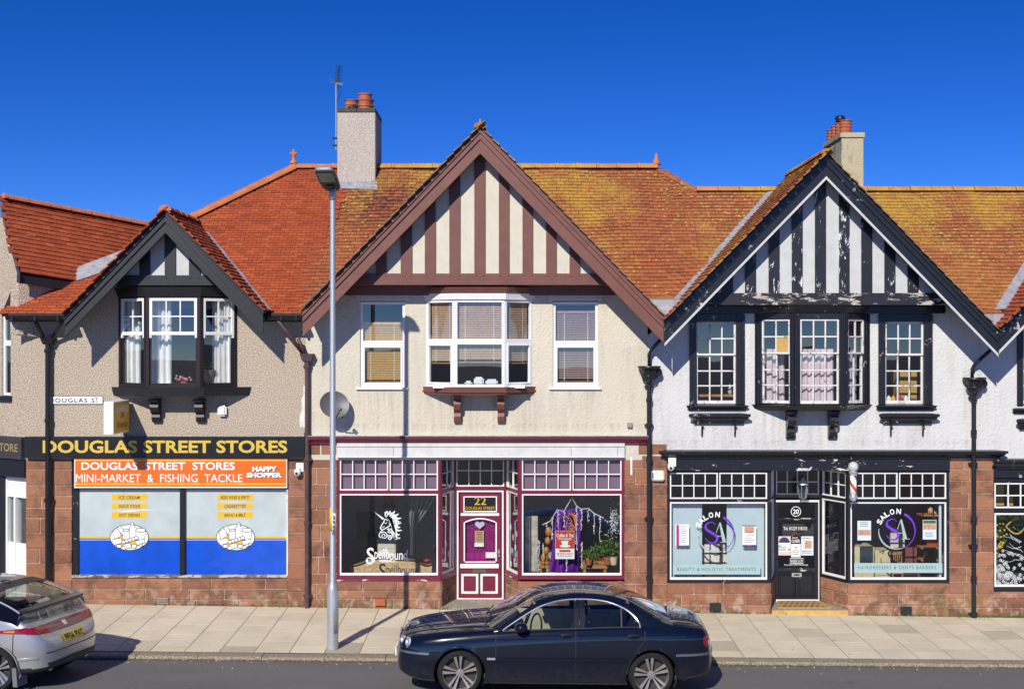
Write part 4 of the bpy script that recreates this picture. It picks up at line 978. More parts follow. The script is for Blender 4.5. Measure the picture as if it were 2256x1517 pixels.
dr = MB(); ring(dr, F0, ud0, ud1, dz0, dz1, -0.20, -0.06, 0.05); dr.fbox(F0, ud0 + 0.05, ud1 - 0.05, -0.19, -0.065, PZ(1098), PZ(1090)); dr.fbox(F0, ud0 + 0.24, ud0 + 0.29, -0.19, -0.06, dz0, PZ(1098)); dr.fbox(F0, ud0 + 0.05, ud1 - 0.05, -0.15, -0.09, dz0 + 0.05, PZ(1200)); dr.fbox(F0, ud0 + 0.05, ud1 - 0.05, -0.15, -0.09, PZ(1090), dz1 - 0.05)
dr = dr.out('side_door', M['upvc'], b1)
for a, b in ((ud0 + 0.06, ud0 + 0.23), (ud0 + 0.33, ud1 - 0.08)): MB().fbox(F0, a, b, -0.13, -0.12, PZ(1200), PZ(1105)).out('pane', M['glass'], dr)
MB().fbox(F0, ud0, L0, -0.6, -0.55, 0, 2.6).out('lobby_wall', M['room_dark'], b1)
MB().fbox(F0, 0, L0, -0.5, 0.03, -0.2, 0.10).out('corner_plinth', M['step_stone'], b1)

# ---- things on the corner shop
t = thing('shop_sign', (PX(360), -0.1, PZ(1008)), 'long black fascia sign with gold letters above the corner shop window', 'sign')
MB().pbox(55, 961, 671, 1008, -0.10, -0.005).bevel(0.004).out('board', M['sign_black'], t)
ptext(t, 'DOUGLAS STREET STORES', 94, 969, 633, 997, -0.104, M['gold'], bold=0.03)
t = thing('shop_sign', (X57 - 0.5, 0.3, PZ(1008)), 'faded black fascia sign turning the corner at the left edge', 'sign')
zq = (PZ(1010), PZ(962)); MB().fbox(F0, 0, L0 - 0.0, 0.02, 0.10, *zq).out('board', M['sign_black_side'], t)
text(t, 'CONVENIENCE STORE', F0, L0 - 2.35, L0 - 0.1, PZ(995), PZ(977), 0.104, plain('dull gold lettering', (0.30, 0.23, 0.10), 0.6), bold=0.02)
t = thing('shop_sign', (PX(398), -0.06, PZ(1073)), 'orange sign board with white lettering directly above the stores window', 'sign')
MB().pbox(163.5, 1008.5, 632.5, 1074, -0.06, 0.02).bevel(0.004).out('board', M['sign_white'], t)
MB().pbox(165.5, 1009.5, 630.5, 1071, -0.064, -0.058).out('orange_face', M['orange'], t)
for a, b in ((1011.5, 1014.5), (1063.5, 1067)): MB().pbox(165.8, a, 630, b, -0.067, -0.063).out('yellow_stripe', M['yellow'], t)
ptext(t, 'DOUGLAS  STREET  STORES', 179, 1017, 517, 1034, -0.068, M['sign_white'], bold=0.02)
ptext(t, 'MINI-MARKET  &  FISHING  TACKLE', 167, 1043, 534, 1061, -0.068, M['sign_white'], bold=0.0)
for dx, dy, mt, Y in ((1.6, 1.6, M['ink'], -0.066), (0, 0, M['sign_white'], -0.069)):
    ptext(t, 'HAPPY', 556 + dx, 1026 + dy, 610 + dx, 1038 + dy, Y, mt, bold=0.05); ptext(t, 'SHOPPER', 543 + dx, 1040 + dy, 621 + dx, 1051 + dy, Y, mt, bold=0.05)
def food_picture(t, cx, cy, Y):
    F = FRONT; s = 1 / SC(Y); e = lambda rx, ry, k=28: [(PX(cx, Y) + rx * s * cos(2 * pi * i / k), PZ(cy, Y) + ry * s * sin(2 * pi * i / k)) for i in range(k)]
    MB().prism(e(43, 29), F, -Y, -Y + 0.003).out('oval_back', M['ink'], t); MB().prism(e(41.5, 27.5), F, -Y + 0.003, -Y + 0.005).out('oval', M['sign_white'], t)
    zq_ = [0]
    def shape(pts, mat='sign_white', w=1.0, line=True):
        zq_[0] += 1; n0 = -Y + 0.005 + 0.0006 * zq_[0]; q = [(PX(cx + a, Y), PZ(cy + b, Y)) for a, b in pts]
        MB().prism(q[::-1], F, n0 - 0.0003, n0).out('print', M[mat], t)
        if line: mb = MB(); ribbon(mb, q, w * 1.5 * s, F, n0 + 0.0003, True); mb.out('outline', M['ink_grey'], t, normals=False)
    ell = lambda x, y, rx, ry, k=14: [(x + rx * cos(2 * pi * i / k), y + ry * sin(2 * pi * i / k)) for i in range(k)]
    shape(ell(0, 2, 34, 21, 20), 'yellow', line=False)
    shape([(-37, -12), (-24, -20), (-18, -4), (-31, 4)]); shape([(-26, -20), (-20, -26), (-6, -8), (-12, 0)]); shape([(4, -33), (9, -33), (10, -26), (16, -20), (16, 2), (0, 2), (0, -20), (4, -26)])
    shape([(14, -16), (36, -16), (34, 4), (15, 6)]); shape(ell(25, -16, 11, 4.5)); shape([(-14, -14), (-8, -18), (0, -16), (0, 4), (-14, 4)]); shape(ell(-7, -16, 6, 2.6))
    shape([(-38, 5), (-18, 1), (-16, 12), (-34, 17)])
    for i in range(5): shape(ell(-12 + i * 7, 10 - i * 2.2, 5, 3.6, 10))
    shape([(14, 8), (32, 3), (35, 11), (18, 17)]); shape([(-12, 15), (2, 12), (5, 22), (-9, 25)]); shape(ell(11, 19, 6, 4.5, 10)); shape(ell(-22, 19, 6, 4, 10)); shape(ell(26, 17, 4, 3, 8))
for (xa, xb, ox, words, lab) in ((173, 396, 285, ('ICE CREAM', 'SNACK FOODS', 'SOFT DRINKS'), 'blue and pale window vinyl advertising ice cream, snack foods and soft drinks'),
                                 (407.5, 631, 518, ('BEERS WINES & SPIRITS', 'CIGARETTES', 'BREAD & MILK'), 'blue and pale window vinyl advertising cigarettes, bread and milk')):
    Y = 0.062; t = thing('window_vinyl', (PX((xa + xb) / 2), Y, zw0), lab, 'window sticker', 'vinyl panels of the stores window')
    MB().pbox(xa, 1189, xb, 1265.5, Y, 0.066).out('blue_field', M['blue_vinyl'], t)
    MB().pbox(xa, 1179.5, xb, 1184, Y, 0.0662).out('yellow_stripe', M['yellow'], t); MB().pbox(xa, 1184.8, xb, 1187, Y, 0.0664).out('blue_stripe', M['blue_vinyl'], t); MB().pbox(xa, 1187.6, xb, 1188.8, Y, 0.0666).out('yellow_stripe', M['yellow'], t)
    for i, w_ in enumerate(words):
        y0 = 1088 + i * 19.3; MB().pbox(ox - 39, y0, ox + 39, y0 + 13, Y, 0.066).out('yellow_plate', M['yellow'], t); ptext(t, w_, ox - 24 - (8 if i == 0 and ox > 400 else 0), y0 + 3, ox + 24 + (8 if i == 0 and ox > 400 else 0), y0 + 10.5, Y - 0.002, plain('grey plate lettering', (0.25, 0.22, 0.15), 0.6) if i + ox < 0 else M['ink_grey'], shear=0.25, bold=0.02)
    food_picture(t, ox + (0 if ox < 400 else 1), 1182.5, Y - 0.003)
# projecting lit box sign
XR_, XL_ = -6.952, -7.126; z0, z1 = 3.275, 3.85
t = thing('box_sign', (-7.04, -0.6, z0), 'yellow and white projecting off licence box sign on the pebbledash', 'sign')
MB().box(XL_, XR_, -1.06, -0.10, z0, z1).bevel(0.01).out('box', M['sign_white'], t)
FS = Frame(XR_, -1.06, 0, 1); MB().fbox(FS, 0.03, 0.93, 0.0, 0.006, z0 + 0.03, z1 - 0.03).out('yellow_face', M['yellow'], t)
MB().fbox(FS, 0.12, 0.86, 0.006, 0.008, z1 - 0.2, z1 - 0.09).out('white_patch', plain('pale logo patch', (0.72, 0.62, 0.34), 0.5), t)
text(t, 'Off', FS, 0.36, 0.62, z0 + 0.27, z0 + 0.38, 0.009, M['red_print'], bold=0.02); text(t, 'licence', FS, 0.2, 0.8, z0 + 0.10, z0 + 0.22, 0.009, M['red_print'], bold=0.02)
MB().box(-7.06, -7.0, -0.12, 0, z0 + 0.1, z0 + 0.5).out('wall_arm', M['iron_black'], t); MB().tube([(-7.03, -0.12, z0 + 0.02), (-7.03, -0.2, z0 - 0.05), (-7.03, -0.02, z0 - 0.08)], 0.012, 6).out('cable', M['iron_black'], t)
t = thing('street_sign', (PX(166), -0.02, PZ(889)), 'white street name plate with black lettering beside the downpipe', 'sign')
MB().pbox(106, 872, 226.5, 889.5, -0.02, 0).out('plate_edge', M['ink'], t); MB().pbox(106.8, 873, 225.7, 888.5, -0.024, -0.019).out('plate', M['sign_white'], t)
ptext(t, 'DOUGLAS S', 108, 876, 208, 886, -0.027, M['ink'], bold=0.015, space=1.25); ptext(t, 'T', 209.5, 875.5, 216, 882, -0.027, M['ink'], bold=0.02); MB().pbox(209.5, 884, 216, 885, -0.027, -0.024).out('lettering', M['ink'], t)
mb = MB(); mb.prism([(PX(a), PZ(b)) for a, b in ((661, 940), (672.5, 941), (672.5, 848), (668, 850), (669, 868), (664, 880), (666, 900), (660, 918))], FRONT, 0.0, 0.006); mb.out('plaster_patch', M['white_worn'], None, 'bare white plaster patch beside the maroon downpipe', 'plaster patch')
t = MB().pbox(478.5, 892, 498, 916, -0.10, 0.0).bevel(0.03, 3).out('sensor_box', M['sign_white'], None, 'small white plastic box on the pebbledash below the bay', 'sensor', smooth=True, angle=40)
def cctv(px, py, label, Y=0.0):
    t = thing('security_camera', (PX(px), Y - 0.05, PZ(py)), label, 'camera', 'wall cameras'); x, z = PX(px), PZ(py)
    MB().box(x - 0.07, x + 0.07, Y - 0.03, Y, z, z + 0.16).bevel(0.005).out('base', M['sign_white'], t)
    MB().ball((x - 0.03, Y - 0.10, z), 0.065, 0.06, 0.075, 12, 8).out('housing', M['sign_white'], t, smooth=True); MB().tube([(x, Y - 0.02, z + 0.08), (x - 0.02, Y - 0.08, z + 0.04)], 0.02, 8).out('arm', M['sign_white'], t)
    MB().ball((x - 0.04, Y - 0.15, z - 0.015), 0.028, seg=8, rings=6).out('lens', M['ink'], t, smooth=True)
cctv(661, 1038, 'white wall camera on the stone pier beside the orange sign')
t = thing('air_vent', (PX(358), 0, PZ(1333)), 'pale slatted air vent low in the stores stone plinth', 'vent', 'wall vents')
MB().pbox(344, 1314, 372, 1334, -0.002, 0.03).out('frame', M['vent_dark'], t)
for i in range(5): MB().pbox(345, 1315 + i * 3.9, 371, 1317.2 + i * 3.9, -0.01, 0.01).out('slat', M['mortar'], t)
zg = lambda px: ground(PX(px), -0.1) - 0.01
a_ = lambda p, q, Y1, p2, q2, Y2: [P(p, q, Y1), P((p + p2) / 2, (q + q2) / 2 - 1, (Y1 + Y2) / 2), P(p2, q2, Y2)]
downpipe('black downpipe with a box hopper beside the street name plate', PX(106, -0.09), PZ(758), zg(106), M['gutter'], 0.052, -0.09, 'box', [a_(72, 697, -0.40, 99, 748, -0.12), a_(141, 702, -0.40, 113, 746, -0.12)], [PZ(p) for p in (772, 925, 1100)])
downpipe('dull maroon downpipe between the corner shop and the cream house', PX(676.5, -0.09), PZ(795), zg(676), M['iron_maroon'], 0.042, -0.08, 'box', [a_(610, 702, -0.40, 668, 778, -0.12), a_(657, 745, -0.2, 672, 782, -0.12)], [PZ(p) for p in (806, 955, 1010, 1150, 1310)])
# behind the bay glass
cu = 'curtains in the corner shop bay'
curtain(PX(331, 0.05), PX(384, 0.05), -0.16, PZ(846), PZ(660), M['curtain'], 'white curtain drawn to the left of the bay centre', 4, 0.03, group=cu)
curtain(PX(283, 0.3), PX(318, 0.3), 0.05, PZ(846), PZ(660), M['curtain'], 'white curtain in the left side light of the bay', 3, 0.03, group=cu)
curtain(PX(474, 0.2), PX(514, 0.2), -0.04, PZ(846), PZ(660), M['curtain'], 'white curtain in the right side light of the bay', 4, 0.03, group=cu)
zsl = zs_ + 0.05
MB().solid([(BX1[1][0] + 0.05, 0.3, zsl), (BX1[0][0] + 0.02, -0.3, zsl), (BX1[0][1] - 0.02, -0.3, zsl), (BX1[1][1] - 0.05, 0.3, zsl)], [(BX1[1][0] + 0.05, 0.3, zsl - 0.03), (BX1[0][0] + 0.02, -0.3, zsl - 0.03), (BX1[0][1] - 0.02, -0.3, zsl - 0.03), (BX1[1][1] - 0.05, 0.3, zsl - 0.03)]).out('window_board', M['upvc'], b1)
t = thing('potted_flowers', (PX(405, -0.2), -0.2, zsl), 'pink flowers on the window board of the corner bay', 'flowers'); r2 = random.Random(3)
MB().lathe([(0.05, 0), (0.06, 0.06), (0.05, 0.06)], (PX(405, -0.2), -0.2, zsl), 12).out('pot', M['pot'], t)
mb = MB()
for i in range(26): mb.ball((PX(405, -0.2) + r2.gauss(0, 0.07), -0.2 + r2.gauss(0, 0.04), zsl + 0.08 + abs(r2.gauss(0, 0.03))), 0.022, seg=6, rings=4)
mb.out('petals', M['pink'], t, smooth=True)
t = thing('wrapped_bouquet', (PX(460, -0.1), -0.1, zsl), 'bouquet in brown paper on the window board of the corner bay', 'flowers')
MB().lathe([(0.03, 0), (0.06, 0.10), (0.14, 0.26), (0.12, 0.24), (0.02, 0.1)], (PX(458, -0.1), -0.1, zsl), 9).out('wrapping', M['brown_paper'], t)
mb = MB()
for i in range(22): mb.ball((PX(458, -0.1) + r2.gauss(0, 0.07), -0.1 + r2.gauss(0, 0.05), zsl + 0.27 + abs(r2.gauss(0, 0.05))), 0.024, seg=6, rings=4)
mb.out('foliage', M['green_leaf'], t)
# ------------------------------------------------------------------ number 22, cream house in the middle
b2 = thing('herbal_shop', (-0.6, 0, 0), 'cream roughcast shop with brown timbered gable and maroon shop front', 'building', 'terrace of shops')
g2 = GABLES[1]; X1427 = PX(1427)
holes = [(PX(793), PX(892), PZ(855), PZ(662)), (PX(1218), PX(1318), PZ(855), PZ(662)), (PX(941), PX(1170), PZ(855), PZ(650))]
mb = grid_wall(FRONT, X673 + 0.002, X1427, PZ(1012), PZ(627, YP) + 0.02, holes, 0.25)
for s in (-1, 1): mb.clip((g2.xa, 0, g2.za - 0.01), (s * GM, 0, 1))
mb.out('upper_wall', M['cream_wall'], b2)
build_gable(b2, g2, M['brown'], M['brown_rail'], M['brown'], M['brown'], M['cream'], [(829, 852), (883, 908), (936, 960), (990, 1014), (1045, 1069), (1099, 1122), (1151, 1174), (1203, 1226), (1254.6, 1278)], (602, 627), M['tile_old'], M['tile_verge'], t=0.42)
MB().lathe([(0.035, 0), (0.025, 0.03), (0.014, 0.06), (0.02, 0.07), (0.0, 0.10)], (g2.xa, YB + 0.02, g2.za + 0.11), 8).out('finial', M['ridge_old'], b2, smooth=True)
valley_gutter(b2, g2.xr, g2.zo(g2.xr))
# upper windows
for a, b, nm in ((793, 892.6, 'l'), (1218, 1318, 'r')):
    x0, x1, z0, z1 = PX(a), PX(b), PZ(852.5), PZ(664); zt = PZ(756)
    w = window(b2, FRONT, x0, x1, z0, z1, -0.035, [(z0, zt, 1, 1, 0), (zt, z1, 1, 1, 0.004)], M['upvc'], 0.05, 'glass_up', depth=0.07)
    wi = MB(); ring(wi, FRONT, x0 + 0.05, x1 - 0.05, z0 + 0.05, zt - 0.04, -0.08, -0.02, 0.035); wi.bevel(0.004).out('casement', M['upvc'], w)
    MB().fbox(FRONT, x0 - 0.07, x1 + 0.05, -0.04, 0.05, z0 - 0.035, z0 - 0.001).out('window_sill', M['upvc'], b2)
    MB().fbox(FRONT, x0 - 0.08, x1 + 0.08, -0.02, 0.03, PZ(660), PZ(648.5)).bevel(0.006).out('lintel', painted('lintel paint', (0.60, 0.58, 0.53), rough=0.6), b2)
BX2 = ((PX(1001, -0.40), PX(1112, -0.40)), (PX(938), PX(1174)))
zh, zs_ = PZ(659, -0.4), PZ(852, -0.4); zt = PZ(752, -0.4)
for k, (F, L) in enumerate(bay(b2, *BX2, 0.40, zh, zs_)):
    w = window(b2, F, 0.004, L - 0.004, zs_, zh, 0.0, [(zs_, zt, 1, 1, 0), (zt, zh, 1, 1, 0.003)], M['upvc'], 0.05, 'glass_up', depth=0.07)
    if k != 1:
        wi = MB(); ring(wi, F, 0.052, L - 0.052, zs_ + 0.05, zt - 0.04, -0.05, 0.012, 0.032); wi.bevel(0.004).out('casement', M['upvc'], w)
bay_band('bay_head', M['upvc'], b2, *BX2, 0.40, zh + 0.001, PZ(645, -0.4), 0.03, 0.05)
bay_band('bay_cornice', M['brown'], b2, *BX2, 0.40, PZ(645, -0.4) + 0.002, PZ(632, -0.4), 0.06, 0.10)
bay_band('bay_sill', M['brown_rail'], b2, *BX2, 0.40, PZ(869, -0.42), zs_ - 0.002, 0.03, 0.06)
bay_band('bay_sill_mould', M['brown_rail'], b2, *BX2, 0.40, PZ(864, -0.42), PZ(860, -0.42), 0.066, 0.07)
for px in (1007, 1103.5): bracket(b2, PX(px, -0.2), 0.125, PZ(868, -0.25), PZ(931, -0.2), 0.30, M['brown_rail'])
MB().fbox(FRONT, PX(760), PX(1355), -0.02, 0.09, PZ(650), PZ(629)).out('frieze', M['brown'], b2)
room(b2, X673 + 0.1, X1427 - 0.1, 0.2, 3.6, 2.95, 5.9, M['room_blue'])
# roof: front slope with a hipped drop at its right-hand end
r2pts = [(SEAM(0.02), 0.02), (3.1, 0.02), (3.72, 2.19), (2.95, 2.7), (SEAM(2.7), 2.7)]
roof2 = slab(b2, [(x, y, MAIN_Z0 + y - 0.02) for x, y in r2pts], 0.06, M['tile_old'], 'roof')
slab(b2, [(SEAM(2.7), 2.7, MAIN_Z0 + 2.68), (2.95, 2.7, MAIN_Z0 + 2.68), (2.95, 6.5, MAIN_Z0 - 1.1), (SEAM(2.7), 6.5, MAIN_Z0 - 1.1)][::-1], 0.06, M['tile_old'], 'rear_roof')
slab(b2, [(2.95, 2.7, MAIN_Z0 + 2.68), (3.72, 2.19, MAIN_Z0 + 2.17), (4.2, 4.5, MAIN_Z0 + 0.5), (2.95, 6.5, MAIN_Z0 - 1.1)], 0.06, M['tile_old'], 'hip_roof')
def b2_test(c):
    if under_gable(c): return False
    if not (SEAM(c.y) - 0.09 <= c.x < 3.72 and c.y < 2.72): return False
    if c.y > 2.19: return c.x < 2.95 + (2.7 - c.y) * 1.51
    return c.x < 3.62
tile_plane(roof2, MO, MU, MV, -3.98, 3.75, -0.03, 4.26, b2_test, M['tile_old'], 300, seed=11, visible=seen, sag=0.035)
moss_clumps(roof2, MO, MU, MV, -3.3, 3.6, 0.3, 4.2, lambda c: b2_test(c) and seen(c), plain('lichen clump', (0.46, 0.32, 0.07), 0.95, var=0.5, scale=30), 2600, 5)
half_ridge(b2, (SEAM(2.7), 2.7, MAIN_Z0 + 2.74), (2.95, 2.7, MAIN_Z0 + 2.74), M['ridge_old'], 0.12)
half_ridge(b2, main_pt(2.95, 2.7, 0.0), main_pt(3.72, 2.19, 0.0), M['tile_old'], 0.07, 0.3, 'hip_tile')
MB().lathe([(0.10, 0.0), (0.07, 0.05), (0.04, 0.13), (0.025, 0.22), (0.0, 0.24)], (2.93, 2.7, MAIN_Z0 + 2.78), 10).out('finial', M['ridge_new'], b2, smooth=True)
half_ridge(b2, main_pt(SEAM(2.2), 2.2, -0.055), main_pt(SEAM(-0.28), -0.28, -0.055), M['tile_new'], 0.07, 0.3, 'seam_tile')
# chimney
CX0, CX1, CY0, CY1 = PX(743, 2.35), PX(827, 2.35), 2.35, 3.62; ztop = PZ(247, 2.35)
ch = MB().box(CX0, CX1, CY0, CY1, 7.2, ztop).bevel(0.012).out('chimney', M['chimney'], b2)
for i in range(2):
    MB().box(CX0 + 0.01 + i * 0.38, CX0 + 0.385 + i * 0.38, CY0 - 0.015, CY1 + 0.015, ztop + 0.001, ztop + 0.085).bevel(0.006).out('chimney_cap', M['slate_cap'], ch)
def pot(parent, x, y, z, r, h, bands=(0.55, 0.78), mat=None):
    prof = [(r * 0.98, 0.0)]
    for b in bands: prof += [(r * 0.97, b * h - 0.02), (r * 1.08, b * h), (r * 0.97, b * h + 0.02)]
    prof += [(r * 0.98, h * 0.9), (r * 1.1, h * 0.93), (r * 1.1, h), (r * 0.82, h), (r * 0.80, h - 0.12)]
    MB().lathe(prof, (x, y, z), 18).out('chimney_pot', mat or M['pot'], parent, smooth=True, angle=35)
pot(ch, PX(774, 2.6), 2.62, ztop + 0.085, 0.135, 0.20, (0.5,)); pot(ch, PX(804, 2.6), 2.62, ztop + 0.085, 0.135, 0.33, (0.25, 0.6)); pot(ch, PX(808, 3.2), 3.25, ztop + 0.085, 0.135, 0.33, (0.25, 0.6)); pot(ch, PX(776, 3.2), 3.25, ztop + 0.085, 0.135, 0.2, (0.5,))
MB().lathe([(0.11, 0), (0.13, 0.015), (0.09, 0.05), (0.03, 0.07), (0, 0.075)], (PX(777, 2.45), 2.47, ztop + 0.085), 12).out('flue_cap', M['iron_black'], ch, smooth=True)
MB().solid([main_pt(CX0 - 0.02, CY0 + 0.02, 0.05), main_pt(CX1 + 0.04, CY0 + 0.02, 0.05), main_pt(CX1 + 0.05, CY0 - 0.16, 0.045), main_pt(CX0 - 0.03, CY0 - 0.13, 0.045)], [main_pt(CX0 - 0.02, CY0 + 0.02, 0.03), main_pt(CX1 + 0.04, CY0 + 0.02, 0.03), main_pt(CX1 + 0.05, CY0 - 0.16, 0.028), main_pt(CX0 - 0.03, CY0 - 0.13, 0.028)]).out('chimney_flashing', M['lead'], ch)
# television aerial strapped to the chimney
ax = CX0 - 0.03; t = thing('television_aerial', (ax, CY0 + 0.05, PZ(330, 2.35)), 'thin metal television aerial strapped to the pebbledashed chimney', 'aerial')
za, zb = PZ(330, 2.4), PZ(178, 2.4)
MB().tube([(ax, CY0 + 0.05, za), (ax, CY0 + 0.05, zb)], 0.014, 8).out('mast', M['galv'], t)
for z in (PZ(320, 2.4), PZ(304, 2.4)): MB().box(ax - 0.07, ax + 0.03, CY0 + 0.02, CY0 + 0.08, z - 0.015, z + 0.015).out('bracket', M['iron_black'], t)
b0, b1_ = Vector((ax + 0.06, CY0 - 0.10, PZ(198, 2.3))), Vector((ax + 0.0, CY0 + 0.5, PZ(139, 2.6))); bm = MB().tube([b0, b1_], 0.008, 6).out('boom', M['iron_black'], t)
for i in range(12):
    p = b0.lerp(b1_, 0.25 + i * 0.066); MB().tube([p + Vector((-0.07, 0, 0)), p + Vector((0.07, 0, 0))], 0.0045, 5).out('element', M['iron_black'], bm)
for i, (dx, dz) in enumerate(((-0.17, 0.02), (-0.17, -0.05), (0.20, -0.06), (0.22, -0.12), (0.24, -0.09))): MB().tube([Vector((ax, CY0, zb - 0.03 + dz * 0.3)), Vector((ax + dx * 0.7, CY0 - 0.1, zb + dz))], 0.0045, 5).out('reflector_rod', M['galv'], bm)
MB().tube([Vector((ax, CY0 + 0.03, zb)), Vector((ax + 0.09, CY0, zb - 0.12)), Vector((ax + 0.08, CY0, zb - 0.3)), Vector((ax + 0.02, CY0 + 0.03, zb - 0.42))], 0.006, 5).out('cable', M['iron_black'], t)
MB().box(ax - 0.03, ax + 0.05, CY0, CY0 + 0.09, zb - 0.03, zb + 0.05).out('clamp', M['iron_black'], t)
# ground floor
cornice('string_course', M['maroon'], b2, X673 + 0.06, X1427, PZ(976), PZ(961), 0.13, ret=False, cap=M['lead'])
fas = MB().pbox(742, 972, 1376.5, 1003, -0.055, 0.1).bevel(0.004).out('fascia', painted('dull white fascia', (0.62, 0.62, 0.60), rough=0.5, var=0.14), b2)
for z in (PZ(984), ): MB().pbox(742.6, 983, 1376, 984.2, -0.058, -0.05).out('joint', M['ink_grey'], fas)
for px in (866, 1258, 1360): MB().pbox(px, 984.2, px + 0.8, 1002.5, -0.058, -0.05).out('joint', M['ink_grey'], fas)
MB().pbox(742, 1003.5, 1376.5, 1006.5, -0.075, 0.1).out('fascia_bead', M['upvc'], fas)
sw2 = MB().fbox(FRONT, X673, X1427 + 0.36, -0.32, -0.16, PZ(1010), PZ(976)).out('stone_wall', M['mortar'], b2)
zc2 = [-0.14] + [PZ(p) for p in (1318, 1285, 1263, 1226, 1190, 1155, 1122, 1090, 1066, 1030, 1002, 976)]
stones(sw2, FRONT, X673 + 0.01, PX(742), zc2, 0.0, (0.28, 0.45), 21, back=0.2)
stones(sw2, FRONT, PX(1376), PX(1470), zc2, 0.0, (0.30, 0.5), 22, back=0.2)
A0, A1, D0, D1, B1_, B0 = PX(742), PX(971), PX(1001, 0.7), PX(1115, 0.7), PX(1143.5), PX(1376)
zrl = PZ(1279); zsill = PZ(1267)
segs2 = shopfront(b2, M['maroon'], A0, A1, D0, D1, B1_, B0, 0.7, PZ(1004), PZ(1080), PZ(1087), zsill, zrl, (4, 4), 2, 4)
for k, (a, b) in enumerate(segs2):
    if k == 2: continue
    F, L = frame_between(a, b); stones(sw2, F, 0.0, L, [-0.15, PZ(1318), PZ(1300), zrl - 0.002], 0.02, (0.4, 0.8), 30 + k, back=0.08)
    MB().fbox(F, 0.0, L, -0.05, 0.026, zrl + 0.001, zrl + 0.03).out('sill_edge', M['maroon_worn'], b2)
MB().box(A1 - 0.05, B1_ + 0.05, 0.03, 1.0, PZ(1004) + 0.001, PZ(1004) + 0.04).out('porch_ceiling', M['white_worn'], b2)
MB().solid([(A1, -0.01, 0.055), (B1_, -0.01, 0.055), (D1 + 0.02, 0.75, 0.075), (D0 - 0.02, 0.75, 0.075)], [(A1, -0.01, -0.1), (B1_, -0.01, -0.1), (D1 + 0.02, 0.75, -0.1), (D0 - 0.02, 0.75, -0.1)]).out('porch_step', M['step_stone'], b2)
# door
Yd = 0.72; FD = Frame(0, Yd); DX0, DX1 = PX(1010, Yd), PX(1106, Yd)
q = lambda a, b, c, d: (PX(a, Yd), PX(b, Yd), PZ(d, Yd), PZ(c, Yd))     # px range, py range -> u0 u1 z0 z1
def fb(mb, a, b, c, d, n0, n1): u0, u1, z0, z1 = q(a, b, c, d); return mb.fbox(FD, u0, u1, n0, n1, z0, z1)
dr = MB(); zd0, zd1 = PZ(1318, Yd), PZ(1085, Yd); dx0, dx1 = PX(1013, Yd), PX(1103.5, Yd)
for args in ((1013, 1021.5, 1085, 1318), (1094.5, 1103.5, 1085, 1318), (1021.5, 1094.5, 1085, 1092), (1021.5, 1094.5, 1127, 1139), (1021.5, 1094.5, 1238, 1262), (1021.5, 1094.5, 1307, 1318), (1055, 1058, 1262, 1307)): fb(dr, *args, -0.05, 0.0)
for args in ((1021.5, 1055, 1262, 1307), (1058, 1094.5, 1262, 1307)): fb(dr, *args, -0.045, -0.012)
door = dr.bevel(0.003).out('door', M['maroon'], b2)
jm = MB(); ring(jm, FD, DX0 - 0.03, DX1 + 0.03, 0.06, PZ(1079, Yd), -0.04, 0.02, 0.032); jm.bevel(0.003).out('door_surround', M['white'], b2)
np_ = MB(); u0, u1, z0, z1 = q(1021, 1095, 1092, 1127); np_.fbox(FD, u0, u1, -0.03, -0.02, z0, z1); np_ = np_.out('number_panel', M['sign_black'], door)
bd = MB(); ring(bd, FD, u0, u1, z0, z1, -0.02, 0.012, 0.022); bd.bevel(0.003).out('panel_bead', M['white'], door)
text(door, '22', FD, PX(1045, Yd), PX(1071, Yd), PZ(1111, Yd), PZ(1094.5, Yd), -0.016, M['yellow'], bold=0.0); text(door, 'DOUGLAS STREET', FD, PX(1026, Yd), PX(1090, Yd), PZ(1122, Yd), PZ(1115, Yd), -0.016, M['yellow'], bold=-0.004)
for a_4 in ((1015, 1100, 1129, 1135, 0.0, 0.03), (1014, 1099, 1240.5, 1250, 0.0, 0.035)): fb(MB(), *a_4).bevel(0.006).out('door_moulding', M['white'], door)
# arched light of the door
u0, u1, z0, z1 = q(1021.5, 1094.5, 1139, 1238); za_ = z1 - 0.09
arc = [(u0 + (u1 - u0) * i / 12, za_ + 0.08 * (1 - ((i - 6) / 6) ** 2)) for i in range(13)]
MB().prism([(u0, z1 + 0.001), *[(u, z) for u, z in arc], (u1, z1 + 0.001)][::1], FD, -0.05, 0.001).out('arch_spandrel', M['maroon'], door)
br_ = MB(); ribbon(br_, [(u0 + 0.012, z0), (u0 + 0.012, za_)] + [(u, z - 0.008) for u, z in arc[1:-1]] + [(u1 - 0.012, za_), (u1 - 0.012, z0)], 0.024, FD, 0.012); ribbon(br_, [(u0, z0 + 0.012), (u1, z0 + 0.012)], 0.024, FD, 0.012); br_.out('arch_bead', M['white'], door)
MB().face([FD.pt(u0, -0.02, z0), FD.pt(u1, -0.02, z0), FD.pt(u1, -0.02, z1), FD.pt(u0, -0.02, z1)]).out('pane', M['glass'], door)
lp = MB()
for a, b in ((1016.5, 1054), (1058.5, 1097)): ring(lp, FD, PX(a, Yd), PX(b, Yd), PZ(1306.5, Yd), PZ(1262.5, Yd), -0.01, 0.022, 0.045)
lp.bevel(0.008).out('panel_mould', M['white'], door)
MB().fbox(FD, PX(1041.5, Yd), PX(1071, Yd), 0.0, 0.012, PZ(1261.5, Yd), PZ(1252, Yd)).bevel(0.003).out('letter_plate', plain('dull bronze plate', (0.16, 0.15, 0.10), 0.4, 0.5), door)
